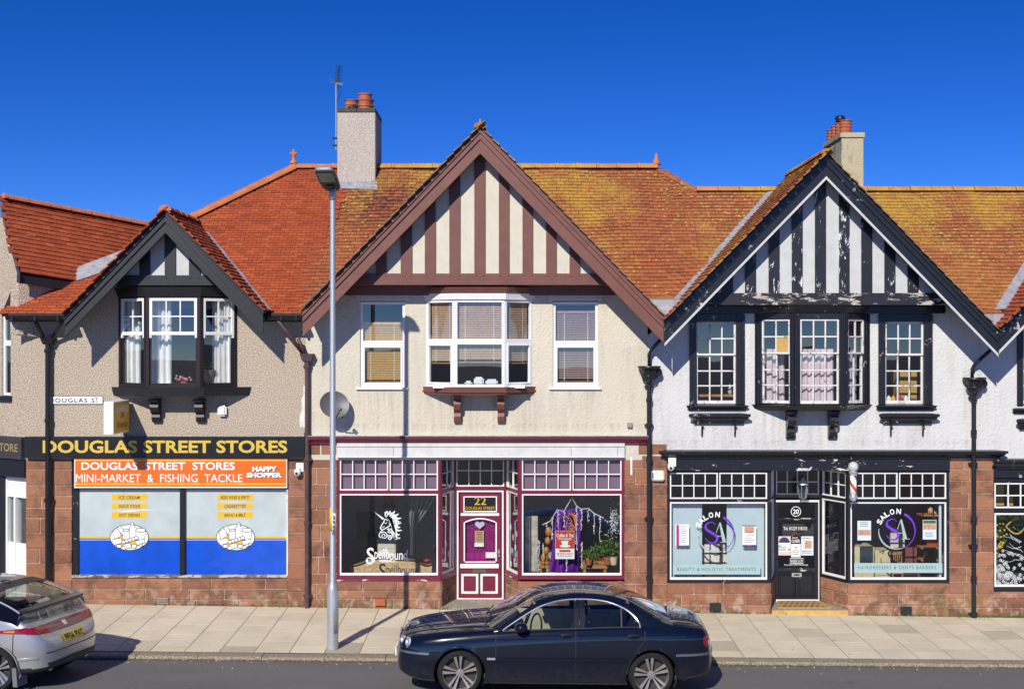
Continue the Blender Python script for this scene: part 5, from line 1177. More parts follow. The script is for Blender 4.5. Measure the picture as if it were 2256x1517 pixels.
hd = MB(); hd.fbox(FD, PX(1097.5, Yd), PX(1101, Yd), 0.0, 0.012, PZ(1225, Yd), PZ(1209, Yd)); hd.fbox(FD, PX(1093, Yd), PX(1101, Yd), 0.03, 0.045, PZ(1217, Yd), PZ(1214.5, Yd)); hd.out('handle', M['chrome'], door)
MB().lathe([(0.02, -0.02), (0.022, 0), (0, 0.0)], (PX(1100, Yd), Yd - 0.002, PZ(1162, Yd)), 10, 'Y').out('lock', M['brass'], door)
MB().fbox(FD, DX0 - 0.01, DX1 + 0.01, -0.04, 0.025, PZ(1324, Yd), PZ(1318.5, Yd)).out('threshold', M['step_yellow'], b2)
room2 = room(b2, X673 + 0.15, X1427 + 0.2, 0.12, 3.0, -0.05, 2.72, M['room'])
MB().box(-1.15, -0.05, 1.3, 1.34, 0, 2.7).out('partition', M['room_dark'], b2)
# mauve blinds behind the front transoms
for a, b in ((A0, A1), (B1_, B0)): MB().box(a + 0.06, b - 0.06, 0.11, 0.115, PZ(1080), PZ(1006)).out('transom_blind', M['mauve_blind'], b2)

# ---- things on number 22
def slat_blind(px0, px1, py0, py1, Y, mat, label, F=None, u=None, tilt=0.5, bow=None):
    t = thing('slatted_blind', (PX((px0 + px1) / 2, Y), Y, PZ(py1, Y)), label, 'blind', 'wooden slatted blinds upstairs')
    F = F or Frame(0, Y); u0, u1 = u or (PX(px0, Y), PX(px1, Y)); z = PZ(py0, Y); zb = PZ(py1, Y); k = 0
    mb = MB(); n = int((z - zb) / 0.032)
    for i in range(n):
        zz = z - i * 0.032; mb.hexa([F.pt(u0, -0.012, zz - 0.012), F.pt(u1, -0.012, zz - 0.012), F.pt(u1, 0.012, zz - 0.006), F.pt(u0, 0.012, zz - 0.006), F.pt(u0, -0.012, zz + 0.010), F.pt(u1, -0.012, zz + 0.010), F.pt(u1, 0.012, zz + 0.014), F.pt(u0, 0.012, zz + 0.014)])
    o = mb.out('slats', mat, t); o['kind'] = 'stuff'
    MB().fbox(F, u0, u1, -0.02, 0.02, z, z + 0.05).out('headrail', mat, t); MB().fbox(F, u0, u1, -0.018, 0.018, zb - 0.03, zb - 0.005).out('bottom_rail', M['wood'], t)
    for s in (0.2, 0.8): uu_ = u0 + (u1 - u0) * s; MB().fbox(F, uu_ - 0.004, uu_ + 0.004, 0.014, 0.018, zb, z).out('tape', M['curtain'], t)
slat_blind(800, 886, 715, 838, 0.14, plain('honey slat', (0.68, 0.43, 0.14), 0.5, var=0.2, scale=30), 'honey coloured slatted blind in the cream house left window')
slat_blind(1226, 1312, 690, 838, 0.14, M['wood_blind2'], 'plum slatted blind in the cream house right window')
slat_blind(1004, 1109, 668, 795, -0.29, M['wood_blind'], 'wooden slatted blind in the middle light of the cream bay')
fl = bay(b2, *BX2, 0.40, 0, 0)
for k, nm in ((0, 'left'), (2, 'right')):
    F, L = fl[k]; F2 = Frame(F.o[0] - F.n[0] * 0.10, F.o[1] - F.n[1] * 0.10, *F.u); slat_blind(940 if k == 0 else 1120, 1000 if k == 0 else 1170, 668, 797, -0.2, M['wood_blind'], 'wooden slatted blind in the %s cant of the cream bay' % nm, F2, (0.07, L - 0.07))
MB().box(BX2[1][0] + 0.15, BX2[1][1] - 0.15, -0.33, 0.4, zs_ - 0.02, zs_ + 0.03).out('window_board', M['upvc'], b2)
for px, w, h, nm, lb in ((1032, 0.14, 0.08, 'clock', 'low white ornament at the left of the cream bay sill'), (1055, 0.18, 0.15, 'ornament', 'rounded white ornament in the middle of the cream bay sill'), (1083, 0.22, 0.11, 'clock', 'pale boxy clock at the right of the cream bay sill')):
    MB().box(PX(px, -0.25) - w / 2, PX(px, -0.25) + w / 2, -0.28, -0.2, zs_ + 0.031, zs_ + 0.031 + h).bevel(0.03, 2).out(nm, M['sign_white'], None, lb, 'ornament', smooth=True, angle=50)
# satellite dish
c = P(737, 890, -0.32); t = thing('satellite_dish', (c.x, 0, c.z - 0.2), 'grey mesh satellite dish on the cream wall behind the lamp post', 'satellite dish')
nrm = Vector((0.45, -1, 0.35)).normalized(); s1 = nrm.cross(Vector((0, 0, 1))).normalized(); s2 = s1.cross(nrm)
mb = MB(); rows = []
for i in range(8):
    r = 0.275 * i / 7 + 1e-4; rows.append([c - nrm * (0.085 * (1 - (i / 7) ** 2)) + s1 * (r * cos(a)) + s2 * (r * 0.92 * sin(a)) for a in [2 * pi * k / 28 for k in range(28)]])
mb.grid(rows, True); mb.out('dish', M['dish'], t, smooth=True)
foc = c + nrm * 0.33 - s2 * 0.18
MB().tube([c - s2 * 0.26, foc], 0.012, 6).out('feed_arm', M['iron_black'], t); MB().tube([foc, foc - nrm * 0.08 + s2 * 0.03], 0.03, 8).out('receiver', M['dish'], t, smooth=True)
MB().tube([c - nrm * 0.09, Vector((c.x + 0.02, -0.1, c.z - 0.05)), Vector((c.x + 0.1, -0.03, c.z - 0.22)), Vector((c.x + 0.1, 0, c.z - 0.24))], 0.02, 8).out('wall_mount', M['iron_black'], t)
MB().pbox(1382, 930, 1393, 941, -0.06, 0).bevel(0.008).out('junction_box', plain('weathered box', (0.30, 0.25, 0.18), 0.7), None, 'small weathered box low on the cream wall near the downpipe', 'box')
t = thing('alarm_box', (PX(1449), -0.06, PZ(1059)), 'cream alarm box with blue edge on the stone pier', 'alarm')
MB().pbox(1436, 1035.5, 1464, 1058.5, -0.08, 0.0).bevel(0.02, 3).out('casing', M['alarm'], t, smooth=True, angle=45); MB().pbox(1437, 1040, 1440, 1054, -0.084, -0.04).bevel(0.006).out('blue_lens', M['pole_blue'], t)
MB().pbox(1389, 1006, 1393, 1045, -0.012, 0).out('paint_strip', M['paper'], None, 'narrow strip of white paint on the pier right of the maroon front', 'paint mark')
t = thing('air_vent', (PX(836), 0, PZ(1332)), 'terracotta grid air vent in the plinth below the herb shop window', 'vent', 'wall vents')
MB().pbox(826, 1318, 849, 1333, -0.035, 0.0).out('back', M['vent_dark'], t)
for i in range(9): MB().pbox(826 + i * 2.6, 1318, 827.4 + i * 2.6, 1333, -0.043, -0.03).out('bar', M['vent_red'], t)
for i in range(6): MB().pbox(826, 1318 + i * 2.7, 849, 1319.4 + i * 2.7, -0.041, -0.03).out('bar', M['vent_red'], t)
downpipe('black downpipe with ornate hopper between the cream and white houses', PX(1430, -0.09), PZ(843), zg(1430), M['iron_black'], 0.042, -0.09, 'ornate', [[P(1430, 812, -0.12), P(1430, 780, -0.12), P(1436, 768, -0.14), P(1458, 745, -0.35)]], [PZ(p) for p in (850, 880, 935, 1010, 1140, 1270)])

# ---- window graphics and contents of number 22
Yg = 0.028
def U(px, py): return (PX(px, Yg), PZ(py, Yg))
def spiral(cx, cy, r0, r1, a0, turns, k=22): return [U(cx + (r0 + (r1 - r0) * i / k) * cos(a0 + turns * 2 * pi * i / k), cy + (r0 + (r1 - r0) * i / k) * sin(a0 + turns * 2 * pi * i / k)) for i in range(k + 1)]
def uni(x, y): return U(740 + x / 7.223, 1080 + y / 7.223)
def unicorn(t, mat, f, n, sc_=1.0):
    mb = MB(); R = lambda pts, w, cl=False: ribbon(mb, [f(*p) for p in smooth_pts(pts, 5)], [q * sc_ for q in (w if isinstance(w, list) else [w] * (len(pts) * 5 - 4))], FRONT, n)
    mb.prism([f(610, 335), f(770, 440), f(745, 462)], FRONT, n - 0.001, n)
    R([(785, 445), (755, 505), (715, 570), (712, 605), (740, 620), (800, 590), (845, 560), (860, 530), (845, 510)], 0.016); R([(720, 590), (760, 575), (775, 560)], 0.010); R([(770, 505), (795, 520), (810, 500)], 0.010); R([(785, 445), (830, 475)], 0.012)
    R([(845, 515), (880, 500), (905, 510), (885, 545), (860, 540)], 0.014); R([(920, 520), (890, 620), (905, 720), (960, 760)], 0.022); R([(745, 625), (700, 670), (690, 720), (720, 745)], 0.016)
    mane = [((800, 400), (790, 350), (780, 335)), ((815, 385), (815, 340), (810, 320)), ((840, 375), (860, 340), (858, 318)), ((860, 380), (910, 355), (940, 320)), ((890, 390), (960, 390), (995, 362)), ((910, 420), (985, 440), (1040, 430)), ((930, 460), (985, 485), (1040, 520)), ((935, 500), (985, 530), (1030, 490)), ((940, 540), (990, 580), (1025, 575)), ((935, 580), (985, 630), (1050, 625)), ((930, 620), (975, 700), (1015, 690)), ((925, 660), (970, 750), (1025, 745)), ((920, 700), (950, 760), (990, 755))]
    for a, b, c in mane: R([a, b, c], [0.05 * (1 - i / 11) + 0.004 for i in range(11)])
    for p in range(8): R([(800 + p * 16, 400 + p * p * 4.2), (905 + p * 4, 440 + p * 32)], 0.05)
    for cx, cy, r, a in ((765, 712, 62, -2.4), (850, 640, 42, -2.6), (855, 745, 42, -2.6)):
        mb2 = [f(cx + r * (1 - 0.85 * i / 26) * cos(a + 1.6 * 2 * pi * i / 26), cy + r * (1 - 0.85 * i / 26) * sin(a + 1.6 * 2 * pi * i / 26)) for i in range(27)]; ribbon(mb, mb2, 0.014 * sc_, FRONT, n)
    return mb.out('unicorn_head', mat, t, normals=False)
t = thing('window_decal', (PX(858), Yg, PZ(1240)), 'white unicorn and lettering stuck on the left herb shop window', 'window sticker')
unicorn(t, M['silver_print'], uni, -Yg)
ptext(t, 'S', 808, 1205, 824, 1239, Yg, M['silver_print'], bold=0.01); ptext(t, 'pellb', 824, 1207, 858, 1237, Yg, M['silver_print'], bold=0.0, shear=0.1); ptext(t, 'ound', 858, 1210, 898, 1232, Yg, M['silver_print'], bold=0.0, shear=0.1); ptext(t, 'HERBALS', 836, 1231, 870, 1237, Yg, M['silver_print'], bold=0.02)
mb = MB(); ribbon(mb, spiral(814, 1233, 9, 2, 0.2, 1.5), 0.018, FRONT, -Yg); ribbon(mb, spiral(896, 1231, 5, 1, 2.4, 1.2), 0.012, FRONT, -Yg); mb.out('flourish', M['silver_print'], t, normals=False)
# settee behind the glass
Ys = 0.55; t = thing('settee', (PX(865, Ys), Ys, 0), 'carved settee in gold damask behind the left herb shop window', 'sofa')
top = smooth_pts([(772, 1240), (779, 1244), (800, 1238), (825, 1228), (860, 1229), (890, 1231), (915, 1233), (935, 1243), (948, 1242), (952, 1240)], 3)
MB().prism([(PX(777, Ys), 0.1), (PX(945, Ys), 0.1)] + [(PX(a, Ys), PZ(b + 4, Ys)) for a, b in reversed(top)], Frame(0, Ys), -0.14, 0.0).out('back', M['damask'], t)
rl = MB().tube([P(a, b, Ys) for a, b in top], 0.028, 6); rl.out('carved_rail', M['wood_dark'], t, smooth=True)
MB().box(PX(777, Ys), PX(945, Ys), Ys + 0.1, Ys + 0.75, 0.15, 0.48).bevel(0.05, 2).out('seat', M['damask'], t, smooth=True)
for px in (780, 940): MB().box(PX(px, Ys) - 0.05, PX(px, Ys) + 0.05, Ys + 0.1, Ys + 0.7, 0.15, 0.68).bevel(0.04, 2).out('arm', M['damask'], t, smooth=True)
for px in (782, 940):
    for dy in (0.05, 0.65): MB().lathe([(0.03, 0), (0.045, 0.08), (0.03, 0.16)], (PX(px, Ys), Ys + dy, -0.04), 8).out('leg', M['wood_dark'], t)
def cupboard(px0, px1, py0, py1, Y, mat, label, drawers=2, cat='cupboard', name='cupboard', depth=0.5, knob=True):
    t = thing(name, (PX((px0 + px1) / 2, Y), Y, -0.05), label, cat); MB().box(PX(px0, Y), PX(px1, Y), Y, Y + depth, -0.05, PZ(py0, Y)).bevel(0.01).out('carcass', mat, t)
    z0, z1 = PZ(py1, Y), PZ(py0, Y)
    for i in range(drawers): MB().box(PX(px0, Y) + 0.03, PX(px1, Y) - 0.03, Y - 0.012, Y, z0 + (z1 - z0) * i / drawers + 0.02, z0 + (z1 - z0) * (i + 1) / drawers - 0.02).bevel(0.005).out('drawer', mat, t)
    return t
cupboard(830, 872, 1187, 1232, 1.6, M['pale_room'], 'cream cupboard behind the unicorn lettering')
cupboard(787, 828, 1186, 1250, 2.3, plain('grey cabinet', (0.16, 0.16, 0.18), 0.5), 'grey cabinet at the back of the herb shop', 3)
MB().box(PX(786, 2.9), PX(825, 2.9), 2.93, 2.96, PZ(1185, 2.9), PZ(1128, 2.9)).out('picture', M['room_dark'], None, 'dark framed picture on the back wall of the herb shop', 'picture')
t = thing('hanging_lamp', (PX(857, 1.2), 1.2, PZ(1118, 1.2)), 'dark fringed lampshade hanging in the left herb shop window', 'lamp')
MB().lathe([(0.09, 0.0), (0.13, 0.02), (0.09, 0.10), (0.10, 0.15), (0.10, 0.22)], (PX(857, 1.2), 1.2, PZ(1118, 1.2)), 12).out('shade', M['wood_dark'], t); MB().tube([(PX(857, 1.2), 1.2, PZ(1100, 1.2)), (PX(857, 1.2), 1.2, 2.7)], 0.01, 6).out('flex', M['ink'], t)
xa, xb = PX(902, 0.6), PX(958, 0.6)
curtain(xa, xb, 0.5, PZ(1222, 0.5), PZ(1092, 0.5), M['curtain_grey'], 'tied back grey curtain in the left herb shop window', 5, 0.035, pinch=lambda s: (xa + (0.0 if s < 0.5 else 0.02), xb - min(1, s / 0.5) ** 1.3 * 0.34))
MB().ball((PX(935, 0.75), 0.8, PZ(1234, 0.75)), 0.12, 0.08, 0.03, 10, 6).out('cushion', M['red_print'], None, 'red and white cloth on the settee back', 'cloth')
# paper discs in the splayed lights by the door
for k, (seg, n_, lab) in enumerate(((segs2[1], 5, 'white paper tags in the left splayed pane by the maroon door'), (segs2[3], 9, 'white paper tags in the right splayed pane by the maroon door'))):
    F, L = frame_between(*seg); t = thing('paper_tags', F.pt(L / 2, -0.05, PZ(1260)), lab, 'tags'); rr = random.Random(5 + k)
    for i in range(n_):
        u = 0.10 + (L - 0.2) * ((i * 0.37 + 0.1) % 1); z = PZ(1252) + 0.085 * (i * 1.0) * (1.0 if k else 1.15); MB().prism([(u + 0.045 * cos(2 * pi * j / 10), z + 0.06 * sin(2 * pi * j / 10)) for j in range(10)], F, -0.045, -0.042).out('tag', M['paper'], t)
# purple banner, tea sign, lights, bench, plants in the right window
Yb2 = 0.45; t = thing('purple_banner', (PX(1243, Yb2), Yb2, PZ(1258, Yb2)), 'purple satin banner with orange unicorn hanging in the right window', 'banner')
rows = []; 
for j in range(14):
    s = j / 13; r = []
    for i in range(25):
        q_ = i / 24; xl, xr = 1226 - 16 * s, 1284 - 12 * s; px = xl + (xr - xl) * q_; r.append(P(px, 1120 + (1259 - 1120) * s, Yb2 + 0.03 * sin(q_ * 17 + s * 4) * (0.3 + s)))
    rows.append(r)
mb = MB(); mb.grid(rows); mb.out('cloth', M['purple_cloth'], t, smooth=True)
unf = lambda x, y: (PX(1242 + (x - 640) / 12.6, Yb2 - 0.05), PZ(1128 + (y - 320) / 11.5, Yb2 - 0.05)); unicorn(t, plain('orange foil', (0.70, 0.24, 0.06), 0.4), unf, -(Yb2 - 0.06), 0.6)
t = thing('tin_sign', (PX(1244, 0.25), 0.25, PZ(1230, 0.25)), 'red and white tin sign with a tea cup in front of the purple banner', 'sign'); Y = 0.25
MB().pbox(1223.5, 1168, 1265.5, 1230, Y, Y + 0.012).out('plate', M['paper'], t); MB().pbox(1224, 1168.5, 1265, 1207, Y - 0.003, Y).out('red_field', M['red_print'], t)
ptext(t, 'Coffee & Tea', 1226, 1174, 1263, 1182, Y - 0.006, M['paper'], bold=0.02, shear=0.2); ptext(t, 'Company', 1230, 1183, 1260, 1189, Y - 0.006, M['paper'], bold=0.02, shear=0.2)
mb = MB(); mb.prism([(PX(a, Y), PZ(b, Y)) for a, b in ((1236, 1190), (1253, 1190), (1250, 1200), (1239, 1200))], FRONT, -Y + 0.004, -Y + 0.006); mb.prism([(PX(1244.5 + 12 * cos(2 * pi * i / 16), Y), PZ(1201.5 + 3 * sin(2 * pi * i / 16), Y)) for i in range(16)], FRONT, -Y + 0.0035, -Y + 0.005); mb.out('tea_cup', M['paper'], t)
MB().pbox(1232, 1210, 1257, 1214.5, Y - 0.003, Y).out('red_ribbon', M['red_print'], t); ptext(t, 'IMPORTED & GROWN', 1227, 1217, 1262, 1220, Y - 0.003, M['ink'], bold=0.01); ptext(t, 'IN INDIA, SRI LANKA', 1229, 1222, 1260, 1225, Y - 0.003, M['ink'], bold=0.01)
t = thing('fairy_lights', (PX(1260, 0.15), 0.15, PZ(1260, 0.15)), 'white icicle fairy lights draped across the right herb shop window', 'lights'); Y = 0.15
mb = MB(); rr = random.Random(9); swag = [(1195, 1155), (1213, 1146), (1228, 1121), (1242, 1126), (1250, 1112), (1260, 1095), (1270, 1113), (1280, 1120), (1297, 1119), (1308, 1129), (1330, 1140)]
mb.tube([P(a, b, Y) for a, b in swag], 0.008, 5)
for a, b, ln in ((1205, 1150, 14), (1217, 1138, 50), (1230, 1124, 40), (1243, 1125, 35), (1270, 1115, 95), (1281, 1121, 46), (1296, 1122, 26), (1309, 1130, 45), (1322, 1137, 55), (1187, 1188, 70), (1197, 1195, 30), (1282, 1192, 60), (1248, 1232, 26)):
    p = [(a + rr.uniform(-1.6, 1.6), b + ln * i / 6) for i in range(7)]; mb.tube([P(x, y, Y) for x, y in p], 0.007, 4)
    for i in range(int(ln / 5)): mb.ball(P(a + rr.uniform(-2, 2), b + rr.uniform(0, ln), Y - 0.01), 0.012, seg=5, rings=4)
mb.out('strings', M['bulb'], t)
t = thing('pine_bench', (PX(1313, 0.55), 0.55, 0.1), 'orange pine bench on the right side of the right window', 'bench'); Y = 0.5
for a, b in ((1235, 1242), (1243.5, 1251)): MB().pbox(1283, a, 1338, b, Y, Y + 0.4).out('board', M['wood'], t)
for px in (1285, 1330): MB().pbox(px, 1251.2, px + 6, 1330, Y + 0.02, Y + 0.1).out('leg', M['wood'], t)
t = thing('pine_stool', (PX(1200, 0.6), 0.6, 0.1), 'orange pine stool at the left of the purple banner', 'stool')
for a, b in ((1236, 1241.5), (1243.5, 1250)): MB().pbox(1189, a, 1212, b, Y, Y + 0.3).out('board', M['wood'], t)
for px in (1190, 1207): MB().pbox(px, 1250.2, px + 4, 1330, Y + 0.02, Y + 0.1).out('leg', M['wood'], t)
t = thing('carved_ornament', (PX(1202, 0.5), 0.5, 1.0), 'dark carved wooden figures on the pine stool', 'ornament')
for z, px, r in ((1228, 1200, 0.08), (1212, 1204, 0.06), (1190, 1207, 0.06), (1170, 1209, 0.07)): MB().ball(P(px, z, 0.6), r, r * 0.8, r * 1.3, 10, 8).out('figure', M['wood'], t, smooth=True)
MB().tube([P(1200, 1234, 0.65), P(1208, 1165, 0.65)], 0.02, 6).out('stem', M['wood_dark'], t)
for px0, px1, nm in ((1157, 1168, 'narrow bleached plank standing at the left of the right window'), (1171, 1185, 'wide bleached plank standing beside the narrow one')): MB().pbox(px0, 1136, px1, 1258, 0.4, 0.45).bevel(0.004).out('plank', M['old_plank'], None, nm, 'plank', 'bleached planks in the window')
def plant(px, py, Y, rx, rz, n, label, pmat=None, leaf=0.06, seed=1, mat=None, name='potted_plant', ptop=None):
    t = thing(name, (PX(px, Y), Y, PZ(py + 20, Y)), label, 'plant'); rr = random.Random(seed); c = P(px, py, Y); mb = MB()
    for i in range(n):
        d = Vector((rr.gauss(0, rx), rr.gauss(0, 0.07), rr.gauss(0, rz))); p = c + d; a = Vector((rr.uniform(-1, 1), rr.uniform(-1, 0.2), rr.uniform(-1, 1))).normalized(); b = a.cross(Vector((0.3, -1, 0.2))).normalized(); l = leaf * rr.uniform(0.6, 1.3)
        mb.face([p, p + a * l * 0.5 + b * l * 0.25, p + a * l, p + a * l * 0.5 - b * l * 0.25])
    mb.out('leaves', mat or M['green_leaf'], t, normals=False)
    z = PZ(ptop or py + 16, Y); MB().lathe([(0.055, -0.14), (0.075, 0.0), (0.06, 0.0)], (c.x, Y, z), 12).out('pot', pmat or M['pot'], t); MB().tube([(c.x, Y, z - 0.02), (c.x, Y, c.z)], 0.008, 5).out('stem', M['wood_dark'], t)
plant(1297, 1217, 0.45, 0.09, 0.05, 160, 'small leafy plant at the left end of the pine bench', seed=2, ptop=1226)
plant(1338, 1203, 0.5, 0.09, 0.10, 220, 'taller leafy plant at the right end of the pine bench', seed=3, ptop=1226)
plant(1352, 1150, 0.45, 0.05, 0.16, 160, 'silvery dried twigs in a cream square vase at the right', M['cream_furn'], 0.035, 4, M['silver_print'], 'dried_twigs', 1226)
# what shows in the glazed door
Y = Yd + 0.06; t = thing('door_curtain', (PX(1058, Y), Y, PZ(1238, Y)), 'purple lace curtain behind the arched glass of the maroon door', 'curtain')
MB().pbox(1021, 1142, 1095, 1220, Y + 0.03, Y + 0.035).out('lace', M['lace'], t)
mb = MB(); mb.grid([[P(1021 + 74 * i / 24, yy, Y + 0.02 + 0.012 * sin(i * 1.6)) for i in range(25)] for yy in (1217, 1228, 1239)]); mb.out('hem', plain('magenta satin', (0.33, 0.02, 0.20), 0.4, var=0.3), t, smooth=True)
rr = random.Random(6); mb = MB()
for i in range(60):
    px, py = rr.uniform(1024, 1092), rr.uniform(1148, 1215); ribbon(mb, spiral(0, 0, 1, 1, 0, 1) if False else [(PX(px + 3.2 * cos(j), Y), PZ(py + 3.2 * sin(j), Y)) for j in [2 * pi * k / 8 for k in range(8)]], 0.008, FRONT, -Y - 0.02, True)
mb.out('lace_pattern', M['magenta'], t, normals=False)
Y = Yd + 0.03; t = thing('door_notices', (PX(1056, Y), Y, PZ(1204, Y)), 'heart card, parchment notice and paper slip on the maroon door glass', 'notice')
hx = [(PX(1057 + 0.68 * 16 * sin(a) ** 3, Y), PZ(1155 - 0.62 * (13 * cos(a) - 5 * cos(2 * a) - 2 * cos(3 * a) - cos(4 * a)), Y)) for a in [2 * pi * i / 24 for i in range(24)]]
MB().prism(hx, FRONT, -Y - 0.004, -Y).out('heart', M['heart'], t); MB().pbox(1046.5, 1168, 1066, 1194, Y, Y + 0.004).out('parchment', M['parchment'], t); MB().pbox(1045.5, 1194.5, 1066, 1203, Y, Y + 0.004).out('slip', M['paper'], t); MB().pbox(1070, 1215, 1091.5, 1228, Y - 0.004, Y).out('card', M['paper'], t)
for i in range(6): MB().pbox(1049, 1171 + i * 3.6, 1063.5, 1172.4 + i * 3.6, Y - 0.002, Y).out('lettering', M['wood_dark'], t)
# ------------------------------------------------------------------ number 20, white house
b3 = thing('hair_salon', (5.5, 0, 0), 'white roughcast salon with peeling black timbered gable and black shop front', 'building', 'terrace of shops')
g3 = GABLES[2]; X2150 = PX(2150) + 0.35
holes = [(PX(1524), PX(1634), PZ(893), PZ(690)), (PX(1940), PX(2047), PZ(893), PZ(690)), (PX(1667), PX(1910), PZ(892), PZ(690))]
mb = grid_wall(FRONT, X1427 + 0.002, X2150, PZ(1012), PZ(671, YP) + 0.02, holes, 0.25)
for s in (-1, 1): mb.clip((g3.xa, 0, g3.za - 0.01), (s * GM, 0, 1))
mb.out('upper_wall', M['white_wall'], b3)
build_gable(b3, g3, M['black'], M['black'], M['black_peel_h'], M['black_peel_v'], M['off_white'], [(1590, 1614.5), (1641, 1665), (1693, 1717), (1744, 1767.6), (1795, 1819), (1848, 1871), (1897, 1921), (1948, 1972), (1999, 2023)], (645, 671), M['tile_old2'], M['tile_verge'], t=0.42, edge=M['off_white'], full=('L',), back=2.4, ridge_y=2.19)
valley_gutter(b3, g3.xr, g3.zo(g3.xr))
for a, b in ((1521, 1637.5), (1937, 2051)):
    x0, x1, z0, z1 = PX(a), PX(b), PZ(891), PZ(690); ia, ib = PX(a + 13), PX(b - 16); iz0, iz1 = PZ(889), PZ(708)
    cs = MB(); cs.fbox(FRONT, x0, ia, -0.10, 0.03, z0, z1); cs.fbox(FRONT, ib, x1, -0.10, 0.03, z0, z1); cs.fbox(FRONT, ia, ib, -0.10, 0.028, iz1, z1); cs.fbox(FRONT, x0 - 0.02, x0 + 0.035, -0.02, 0.05, z0, z1 - 0.02); cs.fbox(FRONT, x1 - 0.035, x1 + 0.02, -0.02, 0.05, z0, z1 - 0.02)
    cs.bevel(0.006).out('window_case', M['black'], b3)
    zm = PZ(781)
    window(b3, FRONT, ia, ib, iz0, iz1, -0.02, [(iz0, zm + 0.012, 3, 3, 0.03), (zm - 0.01, iz1, 3, 2, 0)], M['white_worn'], 0.035, 'glass_up', bw=0.024, wb=0.06, name='sash_window')
    cornice('window_sill', M['black'], b3, x0 - 0.02, x1 + 0.02, PZ(903), PZ(892), 0.07)
    sh = cornice('window_shelf', M['black'], b3, x0 + 0.09, x1 - 0.04, PZ(932), PZ(910), 0.16)
    for s in (0.14, 0.86): xx = x0 + 0.09 + (x1 - x0 - 0.13) * s; MB().prism([(0, PZ(958)), (0, PZ(932)), (0.15, PZ(932)), (0.06, PZ(940)), (0.03, PZ(960))], Frame(xx, 0, 0, -1), -0.012, 0.012).out('shelf_bracket', M['black'], sh)
BX3 = ((PX(1750, -0.42), PX(1862, -0.42)), (PX(1664), PX(1914)))
zh, zs_ = PZ(688, -0.42), PZ(892, -0.42); zi1, zi0 = PZ(702, -0.42), PZ(889, -0.42); zm = PZ(778, -0.42)
for k, (F, L) in enumerate(bay(b3, *BX3, 0.42, zh, zs_)):
    e0, e1 = (0.12, 0.09) if k == 0 else (0.10, 0.14) if k == 1 else (0.09, 0.12)
    if k == 1: e0 = e1 = 0.105
    cas = MB(); cas.fbox(F, 0, e0, -0.10, 0.004, zs_, zh); cas.fbox(F, L - e1, L, -0.10, 0.004, zs_, zh); cas.fbox(F, e0, L - e1, -0.10, 0.003, zi1, zh)
    for u in (0.0, L - 0.03): cas.fbox(F, u, u + 0.03, 0.0, 0.03, zs_, zh)
    for u in (e0 * 0.55, L - e1 * 0.55 - 0.02): cas.fbox(F, u, u + 0.02, 0.0, 0.016, zs_, zh)
    cas.bevel(0.005).out('bay_frame', M['black'], b3)
    window(b3, F, e0, L - e1, zi0, zi1, -0.015, [(zi0, zm + 0.012, 3 if k == 1 else 2, 3, 0.03), (zm - 0.01, zi1, 3 if k == 1 else 2, 2, 0)], M['white_worn'], 0.032, 'glass_up', bw=0.024, wb=0.055, name='sash_window', skip={(1, 1, 0): 'ochre'} if k == 0 else {})
bay_band('bay_cornice', M['black'], b3, *BX3, 0.42, zh + 0.002, PZ(672, -0.42) - 0.002, 0.02, 0.08)
bay_band('bay_sill', M['black'], b3, *BX3, 0.42, PZ(902, -0.42), zs_ - 0.002, 0.01, 0.08)
bay_band('bay_base', M['black'], b3, *BX3, 0.30, PZ(906, -0.42), PZ(902, -0.42) - 0.002, -0.08, 0.0)
for px in (1745, 1838): bracket(b3, PX(px, -0.2), 0.15, PZ(905, -0.25), PZ(966, -0.2), 0.30, M['black'])
MB().fbox(FRONT, PX(1530), PX(2080), -0.02, 0.07, PZ(690), PZ(673)).out('frieze', M['black'], b3)
room(b3, X1427 + 0.1, X2150 - 0.1, 0.2, 3.6, 2.95, 5.6, M['room_blue'])
# roof, lower ridge
roof3 = slab(b3, [(3.1, 0.02, MAIN_Z0 - 0.01), (9.6, 0.02, MAIN_Z0 - 0.01), (9.6, 2.19, MAIN_Z0 + 2.16), (3.72, 2.19, MAIN_Z0 + 2.16)], 0.06, M['tile_old2'], 'roof')
slab(b3, [(3.72, 2.19, MAIN_Z0 + 2.16), (12.4, 2.19, MAIN_Z0 + 2.16), (12.4, 6.0, MAIN_Z0 - 1.6), (3.72, 6.0, MAIN_Z0 - 1.6)][::-1], 0.06, M['tile_old2'], 'rear_roof')
def b3_test(c): return not under_gable(c) and 3.55 <= c.x < 11.3 and c.y < 2.20
tile_plane(roof3, MO, MU, MV, 3.545, 11.3, -0.03, 3.53, b3_test, M['tile_old2'], 300, seed=17, visible=seen, sag=0.025)
moss_clumps(roof3, MO, MU, MV, 3.7, 11.0, 0.2, 3.5, lambda c: b3_test(c) and seen(c), bpy.data.materials['lichen clump'], 3000, 6)
half_ridge(b3, (3.66, 2.19, MAIN_Z0 + 2.22), (9.6, 2.19, MAIN_Z0 + 2.22), M['ridge_old'], 0.11)
lead_strip(b3, g3, -1, 0.12)
